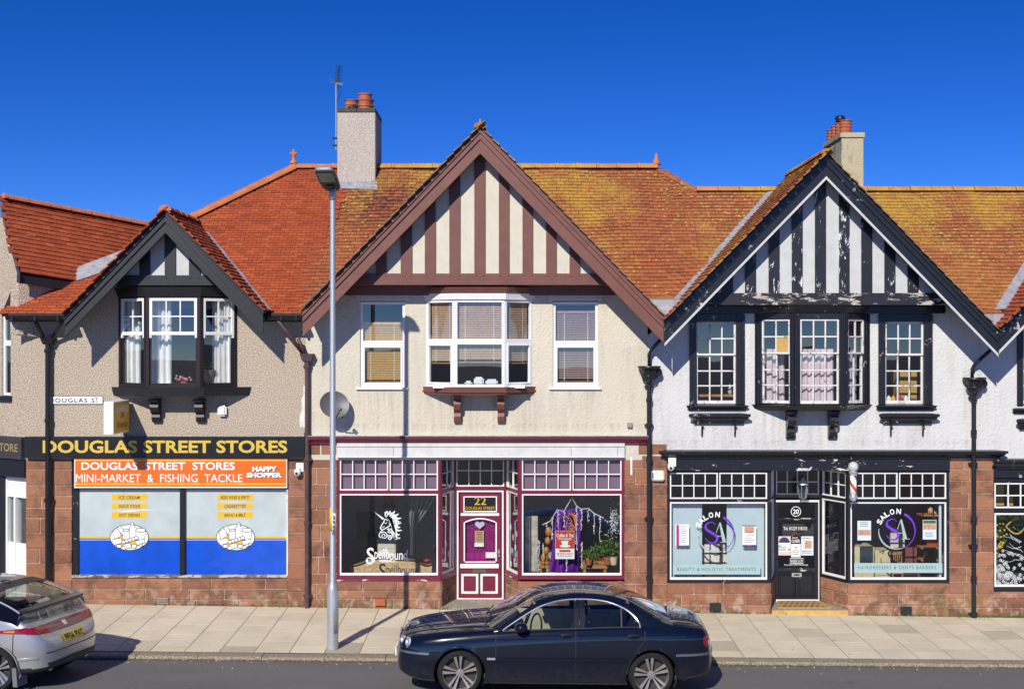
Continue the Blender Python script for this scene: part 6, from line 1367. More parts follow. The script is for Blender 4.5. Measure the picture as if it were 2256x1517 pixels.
# chimney
CX0, CX1, CY0, CY1 = PX(1854, 2.2), PX(1903, 2.2), 2.2, 3.62; ztop = PZ(303, 2.2)
ch = MB().box(CX0, CX1, CY0, CY1, 7.0, ztop).bevel(0.012).out('chimney', M['chimney_lichen'], b3)
MB().box(CX0 - 0.03, CX1 + 0.02, CY0 - 0.03, CY1 + 0.03, ztop + 0.001, ztop + 0.10).bevel(0.01).out('chimney_cap', M['chimney_lichen'], ch)
for i, h in enumerate((0.27, 0.27, 0.27, 0.25)): pot(ch, CX0 + 0.12, CY0 + 0.16 + i * 0.36, ztop + 0.10, 0.115, h, (0.25, 0.5, 0.72))
MB().lathe([(0.08, 0.0), (0.09, 0.04), (0.11, 0.10), (0.08, 0.15), (0.0, 0.15)], (CX0 + 0.10, CY0 + 0.52, ztop + 0.37), 12).out('chimney_cowl', M['iron_black'], ch, smooth=True)
# ground floor
cornice('string_course', M['black'], b3, PX(1466), PX(2196), PZ(1009), PZ(991), 0.16)
MB().pbox(1469, 1009, 2093, 1036, -0.04, 0.1).bevel(0.004).out('fascia', painted('worn black fascia', (0.016, 0.018, 0.024), (0.5, 0.48, 0.45), 0.1, 0.25, (0.4, 1, 1.4)), b3)
sw3 = MB().fbox(FRONT, PX(1470), X2150, -0.32, -0.16, PZ(1036), PZ(1009)).out('stone_wall', M['mortar'], b3)
zc3 = [-0.25] + [PZ(p) for p in (1338, 1308, 1280, 1248, 1215, 1182, 1149, 1118, 1086, 1058, 1033, 1009)]
stones(sw3, FRONT, PX(2092), PX(2190), zc3, 0.0, (0.34, 0.55), 41, back=0.2)
A0, A1, D0, D1, B1_, B0 = PX(1470), PX(1697), PX(1705, 0.7), PX(1809, 0.7), PX(1868), PX(2092)
zrl = PZ(1283); zsill = PZ(1276.5)
segs3 = shopfront(b3, M['black'], A0, A1, D0, D1, B1_, B0, 0.7, PZ(1036.5), PZ(1098.5), PZ(1105), zsill, zrl, (4, 4), 3, 4)
for k, (a, b) in enumerate(segs3):
    if k == 2: continue
    F, L = frame_between(a, b); stones(sw3, F, 0.0, L, [-0.25, PZ(1333), PZ(1308), zrl - 0.002], 0.02, (0.4, 0.85), 50 + k, back=0.08)
MB().box(A1 - 0.05, B1_ + 0.05, 0.03, 1.0, PZ(1036.5) + 0.001, PZ(1036.5) + 0.04).out('porch_ceiling', M['white_worn'], b3)
zst = 0.035
MB().solid([(A1 + 0.02, -0.03, zst - 0.02), (B1_ - 0.0, -0.03, zst - 0.02), (D1 + 0.02, 0.75, zst), (D0 - 0.02, 0.75, zst)], [(A1 + 0.02, -0.03, -0.25), (B1_ - 0.0, -0.03, -0.25), (D1 + 0.02, 0.75, -0.25), (D0 - 0.02, 0.75, -0.25)]).out('porch_step', M['step_stone'], b3)
MB().box(A1 + 0.02, B1_, -0.042, -0.031, -0.14, zst - 0.022).out('step_edge', M['step_yellow'], b3)
t = thing('door_mat', ((A1 + B1_) / 2, 0.3, zst), 'patterned coir mat in the salon doorway', 'mat')
MB().solid([(A1 + 0.16, 0.06, zst + 0.016), (B1_ - 0.28, 0.06, zst + 0.016), (D1 - 0.06, 0.66, zst + 0.02), (D0 + 0.06, 0.66, zst + 0.02)], [(A1 + 0.16, 0.06, zst - 0.015), (B1_ - 0.28, 0.06, zst - 0.015), (D1 - 0.06, 0.66, zst), (D0 + 0.06, 0.66, zst)]).out('pile', M['mat_coir'], t)
for i in range(9):
    for j in range(4):
        x = A1 + 0.28 + i * 0.1 + (j % 2) * 0.05; y = 0.12 + j * 0.14
        if x < B1_ - 0.38 - j * 0.02: MB().solid([(x - 0.04, y, zst + 0.021), (x, y - 0.03, zst + 0.021), (x + 0.04, y, zst + 0.022), (x, y + 0.03, zst + 0.022)], [(x - 0.04, y, zst + 0.015), (x, y - 0.03, zst + 0.015), (x + 0.04, y, zst + 0.015), (x, y + 0.03, zst + 0.015)]).out('pattern', M['wood_dark'], t)
# door
Yd = 0.72; FD = Frame(0, Yd)
dr = MB()
def fb3(mb, a, b, c, d, n0, n1): return mb.fbox(FD, PX(a, Yd), PX(b, Yd), n0, n1, PZ(d, Yd), PZ(c, Yd))
for args in ((1710, 1715, 1104, 1327), (1794, 1802, 1104, 1327), (1715, 1794, 1104, 1110), (1715, 1794, 1140, 1148), (1715, 1794, 1249, 1262), (1715, 1794, 1312, 1327), (1753, 1759, 1262, 1312)): fb3(dr, *args, -0.05, 0.0)
for args in ((1715, 1753, 1262, 1312), (1759, 1794, 1262, 1312)): fb3(dr, *args, -0.045, -0.014)
door3 = dr.bevel(0.003).out('door', M['black'], b3)
lp = MB()
for a, b in ((1716, 1752), (1760, 1793)): ring(lp, FD, PX(a, Yd), PX(b, Yd), PZ(1311, Yd), PZ(1263, Yd), -0.014, 0.008, 0.03)
lp.bevel(0.006).out('panel_mould', M['black'], door3)
for a_4 in ((1711, 1796, 1139.5, 1144.5, 0, 0.03), (1711, 1796, 1250, 1257, 0, 0.03)): fb3(MB(), *a_4).bevel(0.005).out('door_moulding', M['black_peel_h'], door3)
for c, d in ((1110, 1140), (1148, 1249)): MB().face([FD.pt(PX(1715, Yd), -0.02, PZ(d, Yd)), FD.pt(PX(1794, Yd), -0.02, PZ(d, Yd)), FD.pt(PX(1794, Yd), -0.02, PZ(c, Yd)), FD.pt(PX(1715, Yd), -0.02, PZ(c, Yd))]).out('pane', M['glass'], door3)
jm = MB(); ring(jm, FD, PX(1705, Yd), PX(1807, Yd), 0.03, PZ(1100.5, Yd), -0.04, 0.02, 0.036); jm.bevel(0.003).out('door_surround', M['white'], b3)
lt = MB(); fb3(lt, 1744, 1766, 1260.5, 1269.5, -0.002, 0.014); lt = lt.bevel(0.003).out('letter_plate', M['chrome'], door3); o_ = MB(); fb3(o_, 1749, 1761, 1263, 1266.5, 0.012, 0.016); o_.out('slot', M['ink'], lt)
room(b3, PX(1470) + 0.02, X2150 - 0.1, 0.12, 3.6, -0.2, 2.62, M['room'])
MB().box(4.7, 6.1, 1.35, 1.38, -0.1, 2.6).out('partition', M['room_dark'], b3)
MB().box(PX(1995, 2.6), X2150 - 0.12, 3.2, 3.24, -0.1, 2.6).out('feature_wall', M['room_red'], b3)

# ---- things on the salon
downpipe('black downpipe with ornate hopper at the right of the white house', PX(2145.5, -0.09), PZ(868), zg(2145), M['iron_black'], 0.042, -0.09, 'ornate', [[P(2142, 833, -0.12), P(2142, 812, -0.12), P(2148, 801, -0.14), P(2185, 768, -0.3)]], [PZ(p) for p in (875, 950, 1020, 1140, 1200, 1270, 1350)])
cctv(1480, 1026, 'white wall camera at the left end of the black salon fascia', -0.04)
t = thing('barber_pole', (PX(1880, -0.25), -0.25, PZ(1103, -0.25)), 'red white and blue barber pole with globe beside the salon window', 'barber pole'); bx, by = PX(1880, -0.25), -0.25
zz = lambda p: PZ(p, -0.25)
MB().lathe([(0.03, zz(1103) - zz(1103)), (0.055, 0.02), (0.065, 0.05), (0.075, 0.06), (0.075, 0.10), (0.06, 0.12), (0.0, 0.121)], (bx, by, zz(1103)), 16).out('base_cap', M['chrome'], t, smooth=True, angle=40)
MB().lathe([(0.06, 0), (0.075, 0.02), (0.075, 0.06), (0.05, 0.085), (0.0, 0.087)], (bx, by, zz(1046)), 16).out('top_cap', M['chrome'], t, smooth=True, angle=40)
MB().ball((bx, by, zz(1027)), 0.092, seg=18, rings=12).out('globe', M['globe'], t, smooth=True)
zc0, zc1 = zz(1093), zz(1046); 
MB().lathe([(0.058, 0), (0.058, zc1 - zc0)], (bx, by, zc0), 20).out('cylinder', M['sign_white'], t, smooth=True)
for mt, off in ((M['pole_red'], 0.0), (M['pole_blue'], pi)):
    mb = MB(); rows = []
    for i in range(60):
        z = zc0 + (zc1 - zc0) * i / 59; a = off - (z - zc0) * 13; rows.append([(bx + 0.0592 * cos(a + d), by + 0.0592 * sin(a + d), z) for d in (0, 0.35, 0.7, 1.05)])
    mb.grid(rows); mb.out('stripe', mt, t, smooth=True)
for z in (zz(1090), zz(1050)): MB().box(bx - 0.015, bx + 0.015, by, 0.05, z - 0.012, z + 0.012).out('bracket', M['chrome'], t)
t = thing('wall_lantern', (PX(1769, 0.45), 0.45, PZ(1097, 0.45)), 'grey metal lantern hanging above the salon door', 'lantern'); lx, ly = PX(1769, 0.45), 0.45; lz = lambda p: PZ(p, 0.45)
MB().lathe([(0.05, 0), (0.055, 0.015), (0.065, 0.02), (0.09, lz(1066) - lz(1096))], (lx, ly, lz(1096)), 6).out('glass', M['glass_lamp'], t)
MB().lathe([(0.115, 0), (0.11, 0.02), (0.06, 0.07), (0.03, 0.085), (0.02, 0.12), (0.0, 0.13)], (lx, ly, lz(1066)), 12).out('roof', M['galv'], t, smooth=True, angle=40); MB().lathe([(0.06, 0), (0.04, -0.02), (0, -0.03)], (lx, ly, lz(1096)), 8).out('base', M['galv'], t)
for k in range(6): a = 2 * pi * k / 6; MB().tube([(lx + 0.062 * cos(a), ly + 0.062 * sin(a), lz(1096)), (lx + 0.095 * cos(a), ly + 0.095 * sin(a), lz(1066))], 0.007, 4).out('glazing_bar', M['galv'], t)
MB().tube([(lx, ly, lz(1055)), (lx, ly + 0.12, lz(1046)), (lx, 0.68, lz(1052))], 0.012, 6).out('arm', M['iron_black'], t)
for px, lab in ((1576, 'dark slotted air vent below the left salon window'), (1997, 'dark slotted air vent below the right salon window')):
    t = thing('air_vent', (PX(px), 0, PZ(1348)), lab, 'vent', 'wall vents'); dy = 0 if px < 1700 else 8
    MB().pbox(px - 12, 1327 + dy, px + 12, 1345 + dy, -0.034, 0.0).out('frame', M['vent_dark'], t)
    for i in range(4): MB().pbox(px - 11, 1329 + dy + i * 4, px + 11, 1331 + dy + i * 4, -0.042, -0.03).out('slat', plain('grey slat', (0.06, 0.06, 0.06), 0.6) if i + px == 0 else M['trim_black'], t)
# behind the upstairs glass
pk = 'curtains in the salon bay'
curtain(PX(1765, -0.2), PX(1836, -0.2), -0.22, PZ(886, -0.2), PZ(768, -0.2), M['curtain_pink'], 'pink net curtain in the middle of the salon bay', 5, 0.03, group=pk)
fl3 = bay(b3, *BX3, 0.42, 0, 0)
curtain(PX(1690, 0.0), PX(1730, 0.0), 0.05, PZ(886), PZ(768), M['curtain_pink'], 'slipping net curtain in the left cant of the salon bay', 3, 0.03, group=pk)
curtain(PX(1868, 0.0), PX(1888, 0.0), 0.05, PZ(886), PZ(768), M['curtain_pink'], 'net curtain in the right cant of the salon bay', 2, 0.02, group=pk)
t = thing('window_board_panel', (PX(2000, 0.6), 0.6, PZ(872, 0.6)), 'ochre cupboard doors seen through the right sash of the white house', 'cupboard')
MB().pbox(1975, 818, 2020, 878, 0.7, 0.9).out('carcass', M['ochre'], t)
for a, b in ((1976, 1996), (1998, 2019)): MB().pbox(a, 820, b, 846, 0.69, 0.7).out('door', M['ochre'], t); MB().pbox(a, 850, b, 876, 0.69, 0.7).out('door', M['ochre'], t)
MB().pbox(1537, 868, 1617, 873, 0.16, 0.24).out('shelf', M['wood'], None, 'narrow pine shelf across the left sash of the white house', 'shelf')
MB().lathe([(0.035, 0), (0.045, 0.08), (0.02, 0.13), (0.018, 0.18), (0.0, 0.19)], (PX(1608, 0.2), 0.2, PZ(868, 0.2)), 10).out('bottle', M['globe'], None, 'pale bottle standing on the pine shelf upstairs', 'bottle', smooth=True)
rr = random.Random(4)
for i, (px, mt, lb) in enumerate(((1958, M['sign_white'], 'white box on the right sash sill of the white house'), (1968, M['yellow'], 'yellow pot on the right sash sill of the white house'), (1982, M['magenta'], 'magenta bottle on the right sash sill of the white house'), (1996, M['sign_white'], 'white pot on the right sash sill of the white house'))):
    MB().lathe([(0.04, 0), (0.045, 0.05), (0.03, 0.08), (0.012, 0.1 + 0.03 * (i == 2)), (0, 0.11 + 0.03 * (i == 2))], (PX(px, 0.14), 0.14, PZ(888, 0.1) + 0.04), 10).out('toiletry', mt, None, lb, 'bottle', 'bottles on the upstairs sill')
MB().box(PX(1940), PX(2047), 0.1, 0.3, PZ(889) - 0.02, PZ(889) + 0.04).out('inner_sill', M['white_worn'], b3)
# vertical blinds in the left window, a gap in the middle
def vblind(px0, px1, label):
    Y = 0.16; t = thing('vertical_blind', (PX((px0 + px1) / 2, Y), Y, PZ(1272, Y)), label, 'blind', 'vertical blinds of the salon'); n = round((px1 - px0) / 9.5)
    for i in range(n):
        a, b = px0 + (px1 - px0) * i / n, px0 + (px1 - px0) * (i + 1) / n; MB().hexa([P(a, 1272, Y), P(b + 0.6, 1272, Y + 0.012), P(b + 0.6, 1272, Y + 0.014), P(a, 1272, Y + 0.002), P(a, 1106, Y), P(b + 0.6, 1106, Y + 0.012), P(b + 0.6, 1106, Y + 0.014), P(a, 1106, Y + 0.002)]).out('vane', M['blind_blue'], t)
vblind(1475, 1546, 'pale blue vertical blind left of the dark gap'); vblind(1601, 1683, 'pale blue vertical blind right of the dark gap')
t = thing('tiled_screen', (PX(1573, 0.44), 0.44, -0.1), 'white patterned screen seen through the gap in the salon blinds', 'screen'); 
for a, b in ((1546, 1563), (1566, 1585), (1593, 1602)):
    for c, d in ((1198, 1216), (1220, 1237), (1241, 1258)): MB().pbox(a, c, b, d, 0.42, 0.44).out('panel', plain('patterned tile', (0.78, 0.76, 0.66), 0.5, var=0.45, scale=40) if (a, c) == (1546, 1198) else bpy.data.materials['patterned tile'], t)
MB().pbox(1544, 1196, 1604, 1300, 0.445, 0.47).out('frame', M['room_dark'], t)
def salon_logo(t, cx, cy, r, Y):
    f = lambda px, py: (PX(px, Y), PZ(py, Y)); s = 1 / SC(Y)
    mb = MB(); pts = [f(cx + r * cos(a), cy + r * sin(a)) for a in [-1.15 + 2.35 * i / 30 for i in range(31)]]; ribbon(mb, pts, [s * (4.2 * (1 - i / 30) ** 1.5 + 1.2) for i in range(31)], FRONT, -Y)
    mb.out('violet_ring', M['ink_purple'], t, normals=False)
    mb = MB(); pts = [f(cx + r * cos(a), cy + r * sin(a)) for a in [1.25 + 2.0 * i / 30 for i in range(31)]]; ribbon(mb, pts, [s * (1.4 + 2.2 * sin(pi * i / 30)) for i in range(31)], FRONT, -Y); mb.out('teal_ring', M['ink_teal'], t, normals=False)
    S = smooth_pts([(cx + 0, cy - 20), (cx - 8, cy - 26), (cx - 20, cy - 22), (cx - 22, cy - 12), (cx - 10, cy - 3), (cx + 2, cy + 5), (cx + 1, cy + 16), (cx - 9, cy + 20), (cx - 20, cy + 14), (cx - 23, cy + 8)], 5)
    k = len(S); mb = MB(); ribbon(mb, [f(a, b) for a, b in S], [s * (1.2 + 5.0 * max(0, sin(pi * i / (k - 1))) ** 2) for i in range(k)], FRONT, -Y - 0.001 + 0.002); mb.out('letter_s', M['ink_purple'], t, normals=False)
    mb = MB(); mb.prism([f(cx + 7, cy - 25), f(cx + 11, cy - 25), f(cx + 23, cy + 18), f(cx + 15, cy + 18)][::-1], FRONT, -Y, -Y + 0.001); ribbon(mb, [f(cx + 8, cy - 23), f(cx + 1, cy - 3)], 1.5 * s, FRONT, -Y + 0.001); ribbon(mb, [f(cx + 3, cy + 5), f(cx + 15, cy + 5)], 1.5 * s, FRONT, -Y + 0.0012); ribbon(mb, [f(cx + 9, cy + 18), f(cx + 28, cy + 18)], 1.3 * s, FRONT, -Y + 0.0014); mb.out('letter_a', M['ink_teal'], t)
    for ch_, a in zip('SALON', (-2.66, -2.40, -2.12, -1.82, -1.48)):
        x, y = cx + (r + 3) * cos(a), cy + (r + 3) * sin(a); o = text(t, ch_, FRONT, PX(x - 5, Y), PX(x + 5, Y), PZ(y + 6, Y), PZ(y - 6, Y), -Y, M['silver_print'], bold=0.03)
        c = Vector(FRONT.pt(*(PX(x, Y), -Y, PZ(y, Y)))); R = Matrix.Translation(c) @ Matrix.Rotation((a + pi / 2) * 1.0, 4, 'Y') @ Matrix.Translation(-c); o.data.transform(R)
Y = 0.03
t = thing('window_decal', (PX(1577), Y, PZ(1210)), 'round violet and teal salon emblem on the left salon window', 'window sticker', 'salon emblems'); salon_logo(t, 1577, 1175, 40, Y)
t = thing('window_decal', (PX(1978), Y, PZ(1210)), 'round violet and teal salon emblem on the right salon window', 'window sticker', 'salon emblems'); salon_logo(t, 1976, 1168, 40, Y)
t = thing('window_decal', (PX(1578), Y, PZ(1264)), 'teal band lettered beauty and holistic treatments on the left salon window', 'window sticker'); MB().pbox(1482.5, 1242, 1675, 1264, Y, Y + 0.001).out('band', M['teal_band'], t); ptext(t, 'BEAUTY & HOLISTIC TREATMENTS', 1492, 1249, 1665, 1256.5, Y - 0.002, M['ink_grey'], space=1.3)
t = thing('window_decal', (PX(1972), Y, PZ(1260)), 'teal band lettered hairdressers and gents barbers on the right salon window', 'window sticker'); MB().pbox(1882, 1239, 2076, 1260.5, Y, Y + 0.001).out('band', M['teal_band'], t); ptext(t, 'HAIRDRESSERS & GENTS BARBERS', 1890, 1245, 2062, 1252.5, Y - 0.002, M['ink_grey'], space=1.3)
def poster(px0, py0, px1, py1, Y, label, parts, lines=(), base='paper', cat='poster', txt=None):
    t = thing('poster', (PX((px0 + px1) / 2, Y), Y, PZ(py1, Y)), label, cat); MB().pbox(px0, py0, px1, py1, Y, Y + 0.002).out('sheet', M[base], t)
    for i, (a, b, c, d, m) in enumerate(parts): MB().pbox(a, b, c, d, Y - 0.001 - 0.0006 * i, Y - 0.0002).out('print', M[m], t)
    for a, b, c in lines: MB().pbox(a, b, c, b + 1.2, Y - 0.0012, Y - 0.0002).out('lettering', M['ink_grey'], t)
    return t
poster(1488, 1154, 1518, 1200, 0.04, 'white price list with magenta edge at the left of the salon window', [(1490, 1155, 1496, 1200, 'magenta')], [(1500, 1158 + i * 5, 1510 + (i % 3) * 2) for i in range(8)])
t = poster(1636, 1156, 1666, 1203, 0.04, 'poster of a face behind two hands at the right of the blinds', [(1636, 1156, 1666, 1158, 'navy_print'), (1640, 1159, 1662, 1173, 'skin_print'), (1649, 1170, 1654, 1173, 'red_print'), (1636, 1199, 1666, 1203, 'navy_print'), (1646, 1199, 1655, 1201, 'magenta')], [(1641, 1178 + i * 5, 1661 - (i % 2) * 4) for i in range(4)])
poster(1889, 1146, 1919, 1189, 0.04, 'pale poster of a treatment at the left of the right salon window', [(1890, 1166, 1918, 1178, 'skin_print')], [(1895, 1149 + i * 4, 1912) for i in range(3)], 'paper_blue')
poster(2033, 1144, 2063, 1187, 0.04, 'poster with green leaf and hands at the right of the right salon window', [(2034, 1145, 2062, 1152, 'green_leaf'), (2034, 1153, 2062, 1165, 'skin_print')], [(2038, 1172 + i * 4, 2056) for i in range(3)], 'paper_blue')
Yp_ = Yd + 0.012
t = poster(1713, 1180, 1742, 1222, Yp_, 'pale notice with navy half disc on the black salon door', [(1713, 1180, 1742, 1195, 'paper_pink'), (1714, 1200, 1722, 1202, 'navy_print'), (1736, 1206, 1741, 1212, 'skin_print'), (1713, 1214, 1742, 1222, 'paper_pink')], [(1715, 1204 + i * 3, 1732) for i in range(3)])
MB().prism([(PX(1728 + 12 * cos(pi * i / 14), Yp_), PZ(1194 - 12 * sin(pi * i / 14), Yp_)) for i in range(15)], FRONT, -Yp_ + 0.001, -Yp_ + 0.003).out('half_disc', M['navy_print'], t)
t = poster(1743, 1180, 1763, 1196, Yp_ - 0.004, 'small black closed sign hanging on the salon door', [], [], 'sign_black', 'sign'); ptext(t, 'CLOSED', 1744, 1187, 1762, 1194, Yp_ - 0.007, M['paper'], bold=0.02); ptext(t, 'Sorry', 1745, 1181, 1758, 1186, Yp_ - 0.007, M['paper'], bold=0.01, shear=0.2); MB().tube([P(1744, 1180, Yp_ - 0.004), P(1752, 1171, Yp_ - 0.004), P(1762, 1180, Yp_ - 0.004)], 0.004, 4).out('cord', M['wood'], t)
poster(1743, 1197, 1764, 1226, Yp_, 'plain white notice below the closed sign', [(1751, 1204, 1757, 1206, 'ink')], [(1746, 1211 + i * 4, 1761) for i in range(3)])
poster(1765, 1180, 1792, 1222, Yp_, 'notice with a hand on the right of the salon door', [(1773, 1190, 1788, 1207, 'skin_print')], [(1767, 1184, 1786), (1767, 1212, 1788), (1767, 1216, 1788)], 'paper_blue')
t = thing('window_decal', (PX(1754, Yd), Yd, PZ(1150, Yd)), 'white number 20 roundel and telephone lettering on the salon door', 'window sticker'); Y = Yd + 0.016
text(t, '20', FRONT, PX(1747, Y), PX(1760, Y), PZ(1131, Y), PZ(1120.5, Y), -Y, M['silver_print'], bold=0.02)
mb = MB(); ribbon(mb, [(PX(1753.5 + 10.5 * cos(2 * pi * i / 24), Y), PZ(1125.5 + 10.5 * sin(2 * pi * i / 24), Y)) for i in range(24)], 0.012, FRONT, -Y, True); mb.out('ring', M['silver_print'], t, normals=False)
text(t, 'Tel: 01229 318133', FRONT, PX(1726, Y), PX(1778, Y), PZ(1166.5, Y), PZ(1159, Y), -Y, M['silver_print'], bold=0.005); text(t, 'BARBER SHOP', FRONT, PX(1742, Y), PX(1768, Y), PZ(1238, Y), PZ(1232, Y), -Y, M['silver_print'], bold=0.0); text(t, 'Proprietors: S & A McCullough', FRONT, PX(1728, Y), PX(1780, Y), PZ(1245.5, Y), PZ(1241, Y), -Y, M['silver_print'], bold=0.0)
mb = MB(); ribbon(mb, [(PX(a, Y), PZ(b, Y)) for a, b in ((1741, 1229), (1769, 1229), (1769, 1240), (1741, 1240))], 0.012, FRONT, -Y, True); mb.out('frame', M['silver_print'], t, normals=False)
# inside the right-hand window
cupboard(1882, 1926, 1203, 1262, 0.8, M['cream_furn'], 'cream reception desk behind the right salon window', 1, 'desk', 'reception_desk')
cupboard(1928, 1962, 1212, 1268, 1.0, M['cream_furn'], 'low cream drawer unit beside the reception desk', 2, 'drawers', 'drawer_unit')
t = thing('wooden_chair', (PX(1977, 1.1), 1.1, -0.1), 'pine slatted chair back inside the right salon window', 'chair'); Y = 1.1
for i in range(5): MB().pbox(1968 + i * 4.4, 1220, 1970 + i * 4.4, 1258, Y, Y + 0.02).out('slat', M['wood'], t)
MB().pbox(1965.5, 1214, 1990, 1221, Y - 0.01, Y + 0.03).out('top_rail', M['wood'], t); MB().pbox(1966, 1258, 1990, 1263, Y, Y + 0.4).out('seat', M['wood'], t)
for px in (1966, 1987):
    for dy in (0, 0.36): MB().box(PX(px, Y), PX(px + 3, Y), Y + dy, Y + dy + 0.04, -0.15, PZ(1263, Y)).out('leg', M['wood'], t)
t = thing('side_shelf', (PX(2045, 0.9), 0.9, 1.0), 'wooden wall shelves with salon bottles inside the right window', 'shelf')
for p in (1133, 1205, 1232): MB().pbox(2030, p, 2070, p + 3, 0.9, 1.2).out('shelf_board', M['wood'], t)
for px, p in ((2050, 1120), (2058, 1128), (2040, 1216)): MB().lathe([(0.05, 0), (0.05, 0.1), (0.02, 0.13), (0, 0.14)], (PX(px, 1.0), 1.0, PZ(p + 12, 1.0)), 10).out('bottle', M['skin_print'], t, smooth=True)
MB().pbox(2042, 1180, 2066, 1208, 1.3, 1.34).out('towel', M['red_print'], None, 'orange red towel hanging inside the right salon window', 'towel')
MB().pbox(1962, 1162, 1993, 1205, 1.9, 1.95).out('bright_panel', M['pale_room'], None, 'pale panelled inner door behind the right salon emblem', 'door')
MB().pbox(1992, 1105, 2020, 1265, 2.4, 2.45).out('red_cabinet', M['room_red'], None, 'dark red cabinet at the back of the salon', 'cabinet')
MB().pbox(2069, 1110, 2074, 1272, 0.1, 0.14).out('door_blind', M['blind_blue'], None, 'narrow teal strip down the right edge of the salon window', 'blind')

# ------------------------------------------------------------------ next shop, cut by the right edge
b4 = thing('end_shop', (9.4, 0, 0), 'white shop front with a Christmas window cut off by the right edge', 'building', 'terrace of shops')
g4 = GABLES[3]
mb = grid_wall(FRONT, X2150 + 0.002, X2150 + 6.2, PZ(1012), PZ(671, YP) + 0.02, [(PX(2247), PX(2350), PZ(893), PZ(690))], 0.25)
for s in (-1, 1): mb.clip((g4.xa, 0, g4.za - 0.01), (s * GM, 0, 1))
mb.out('upper_wall', M['white_wall'], b4)
build_gable(b4, g4, M['black'], M['black'], M['black_peel_h'], M['black_peel_v'], M['off_white'], [(2360, 2385), (2411, 2435)], (645, 671), M['tile_new'], M['tile_verge'], t=0.42, edge=M['off_white'], full=('L',), knob=False)
lead_strip(b4, g4, -1, 0.20)
roof4 = slab(b4, [(9.6, 0.02, MAIN_Z0 - 0.01), (12.4, 0.02, MAIN_Z0 - 0.01), (12.4, 2.19, MAIN_Z0 + 2.16), (9.6, 2.19, MAIN_Z0 + 2.16)], 0.06, M['tile_old2'], 'roof')
half_ridge(b4, (9.6, 2.19, MAIN_Z0 + 2.22), (12.0, 2.19, MAIN_Z0 + 2.22), M['ridge_old'], 0.11)
x0, x1 = PX(2240), PX(2352); cs = MB(); cs.fbox(FRONT, x0, x0 + 0.11, -0.1, 0.03, PZ(893), PZ(690)); cs.fbox(FRONT, x1 - 0.11, x1, -0.1, 0.03, PZ(893), PZ(690)); cs.fbox(FRONT, x0 + 0.11, x1 - 0.11, -0.1, 0.028, PZ(708), PZ(690)); cs.bevel(0.006).out('window_case', M['black'], b4)
window(b4, FRONT, x0 + 0.11, x1 - 0.11, PZ(889), PZ(708), -0.02, [(PZ(889), PZ(780), 3, 3, 0.03), (PZ(782), PZ(708), 3, 2, 0)], M['white_worn'], 0.035, 'glass_up', bw=0.024, wb=0.06, name='sash_window')
cornice('window_sill', M['black'], b4, x0 - 0.05, x1, PZ(910), PZ(899), 0.07); cornice('window_shelf', M['black'], b4, x0 + 0.06, x1, PZ(945), PZ(922), 0.14)
room(b4, PX(2200), PX(2420), 0.2, 2.5, 2.95, 5.4, M['room_blue'])
cornice('string_course', M['black'], b4, PX(2196), PX(2500), PZ(1032), PZ(1010), 0.16)
MB().pbox(2190, 1032, 2500, 1051, -0.03, 0.1).out('fascia', M['black'], b4)
sw4 = MB().fbox(FRONT, PX(2190), PX(2500), -0.32, -0.14, -0.3, PZ(1295)).out('stone_wall', M['mortar'], b4)
F, L = frame_between((PX(2188), 0.03), (PX(2480), 0.03)); zt0, zmr, zsl_, zr4 = PZ(1119), PZ(1129), PZ(1292), PZ(1302)
fr = MB(); fr.fbox(F, 0, 0.03, -0.06, 0.016, zr4, PZ(1051)); fr.fbox(F, 0.03, L, -0.06, 0.014, zmr, zt0); fr.fbox(F, 0.03, L, -0.06, 0.02, zr4, zsl_); fr.fbox(F, 0.03, L, -0.06, 0.013, PZ(1063), PZ(1051)); fr.bevel(0.003).out('shopfront_frame', M['black'], b4)
window(b4, F, 0.03, 1.0, zt0 + 0.002, PZ(1063), 0.006, [(zt0 + 0.002, PZ(1063), 4, 2, 0)], M['white'], 0.028, 'glass', bw=0.022, name='transom_window'); window(b4, F, 0.03, L - 0.1, zsl_ + 0.002, zmr - 0.002, 0.008, [(zsl_ + 0.002, zmr - 0.002, 1, 1, 0)], M['white'], 0.034, 'glass', name='shop_window', wb=0.04)
stones(sw4, F, 0.0, L, [-0.3, PZ(1338), PZ(1318), zr4 - 0.002], 0.02, (0.35, 0.7), 61, back=0.08)
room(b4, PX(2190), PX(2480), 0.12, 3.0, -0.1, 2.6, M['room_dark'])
rr = random.Random(12)
t = thing('christmas_display', (PX(2225, 0.3), 0.3, PZ(1290, 0.3)), 'white stars, green garlands and gold beads in the Christmas window', 'decoration')
mb = MB()
for i in range(120):
    px, py = 2194 + abs(rr.gauss(0, 30)), 1285 - abs(rr.gauss(0, 32)); c = P(px, py, 0.2 + rr.uniform(0, 0.2)); r = rr.uniform(0.018, 0.04); a0 = rr.uniform(0, 1)
    for k in range(3): a = a0 + k * pi / 3; mb.hexa([c + Vector((r * cos(a) * s_ - 0.006 * sin(a) * w_, y_, r * sin(a) * s_ + 0.006 * cos(a) * w_)) for y_ in (0, 0.006) for s_, w_ in ((-1, -1), (1, -1), (1, 1), (-1, 1))])
mb.out('stars', M['silver_print'], t)
mb = MB()
for i in range(420):
    px, py = (2193 + rr.uniform(0, 60), 1135 + abs(rr.gauss(0, 14))) if i % 2 else (2193 + abs(rr.gauss(0, 9)), rr.uniform(1135, 1290)); p = P(px, py, 0.35 + rr.uniform(0, 0.2)); a = Vector((rr.uniform(-1, 1), rr.uniform(-1, 0.2), rr.uniform(-1, 1))).normalized(); b = a.cross(Vector((0.2, -1, 0.1))).normalized(); mb.face([p, p + a * 0.03 + b * 0.012, p + a * 0.07, p + a * 0.03 - b * 0.012])
mb.out('garland', M['green_leaf'], t, normals=False)
mb = MB()
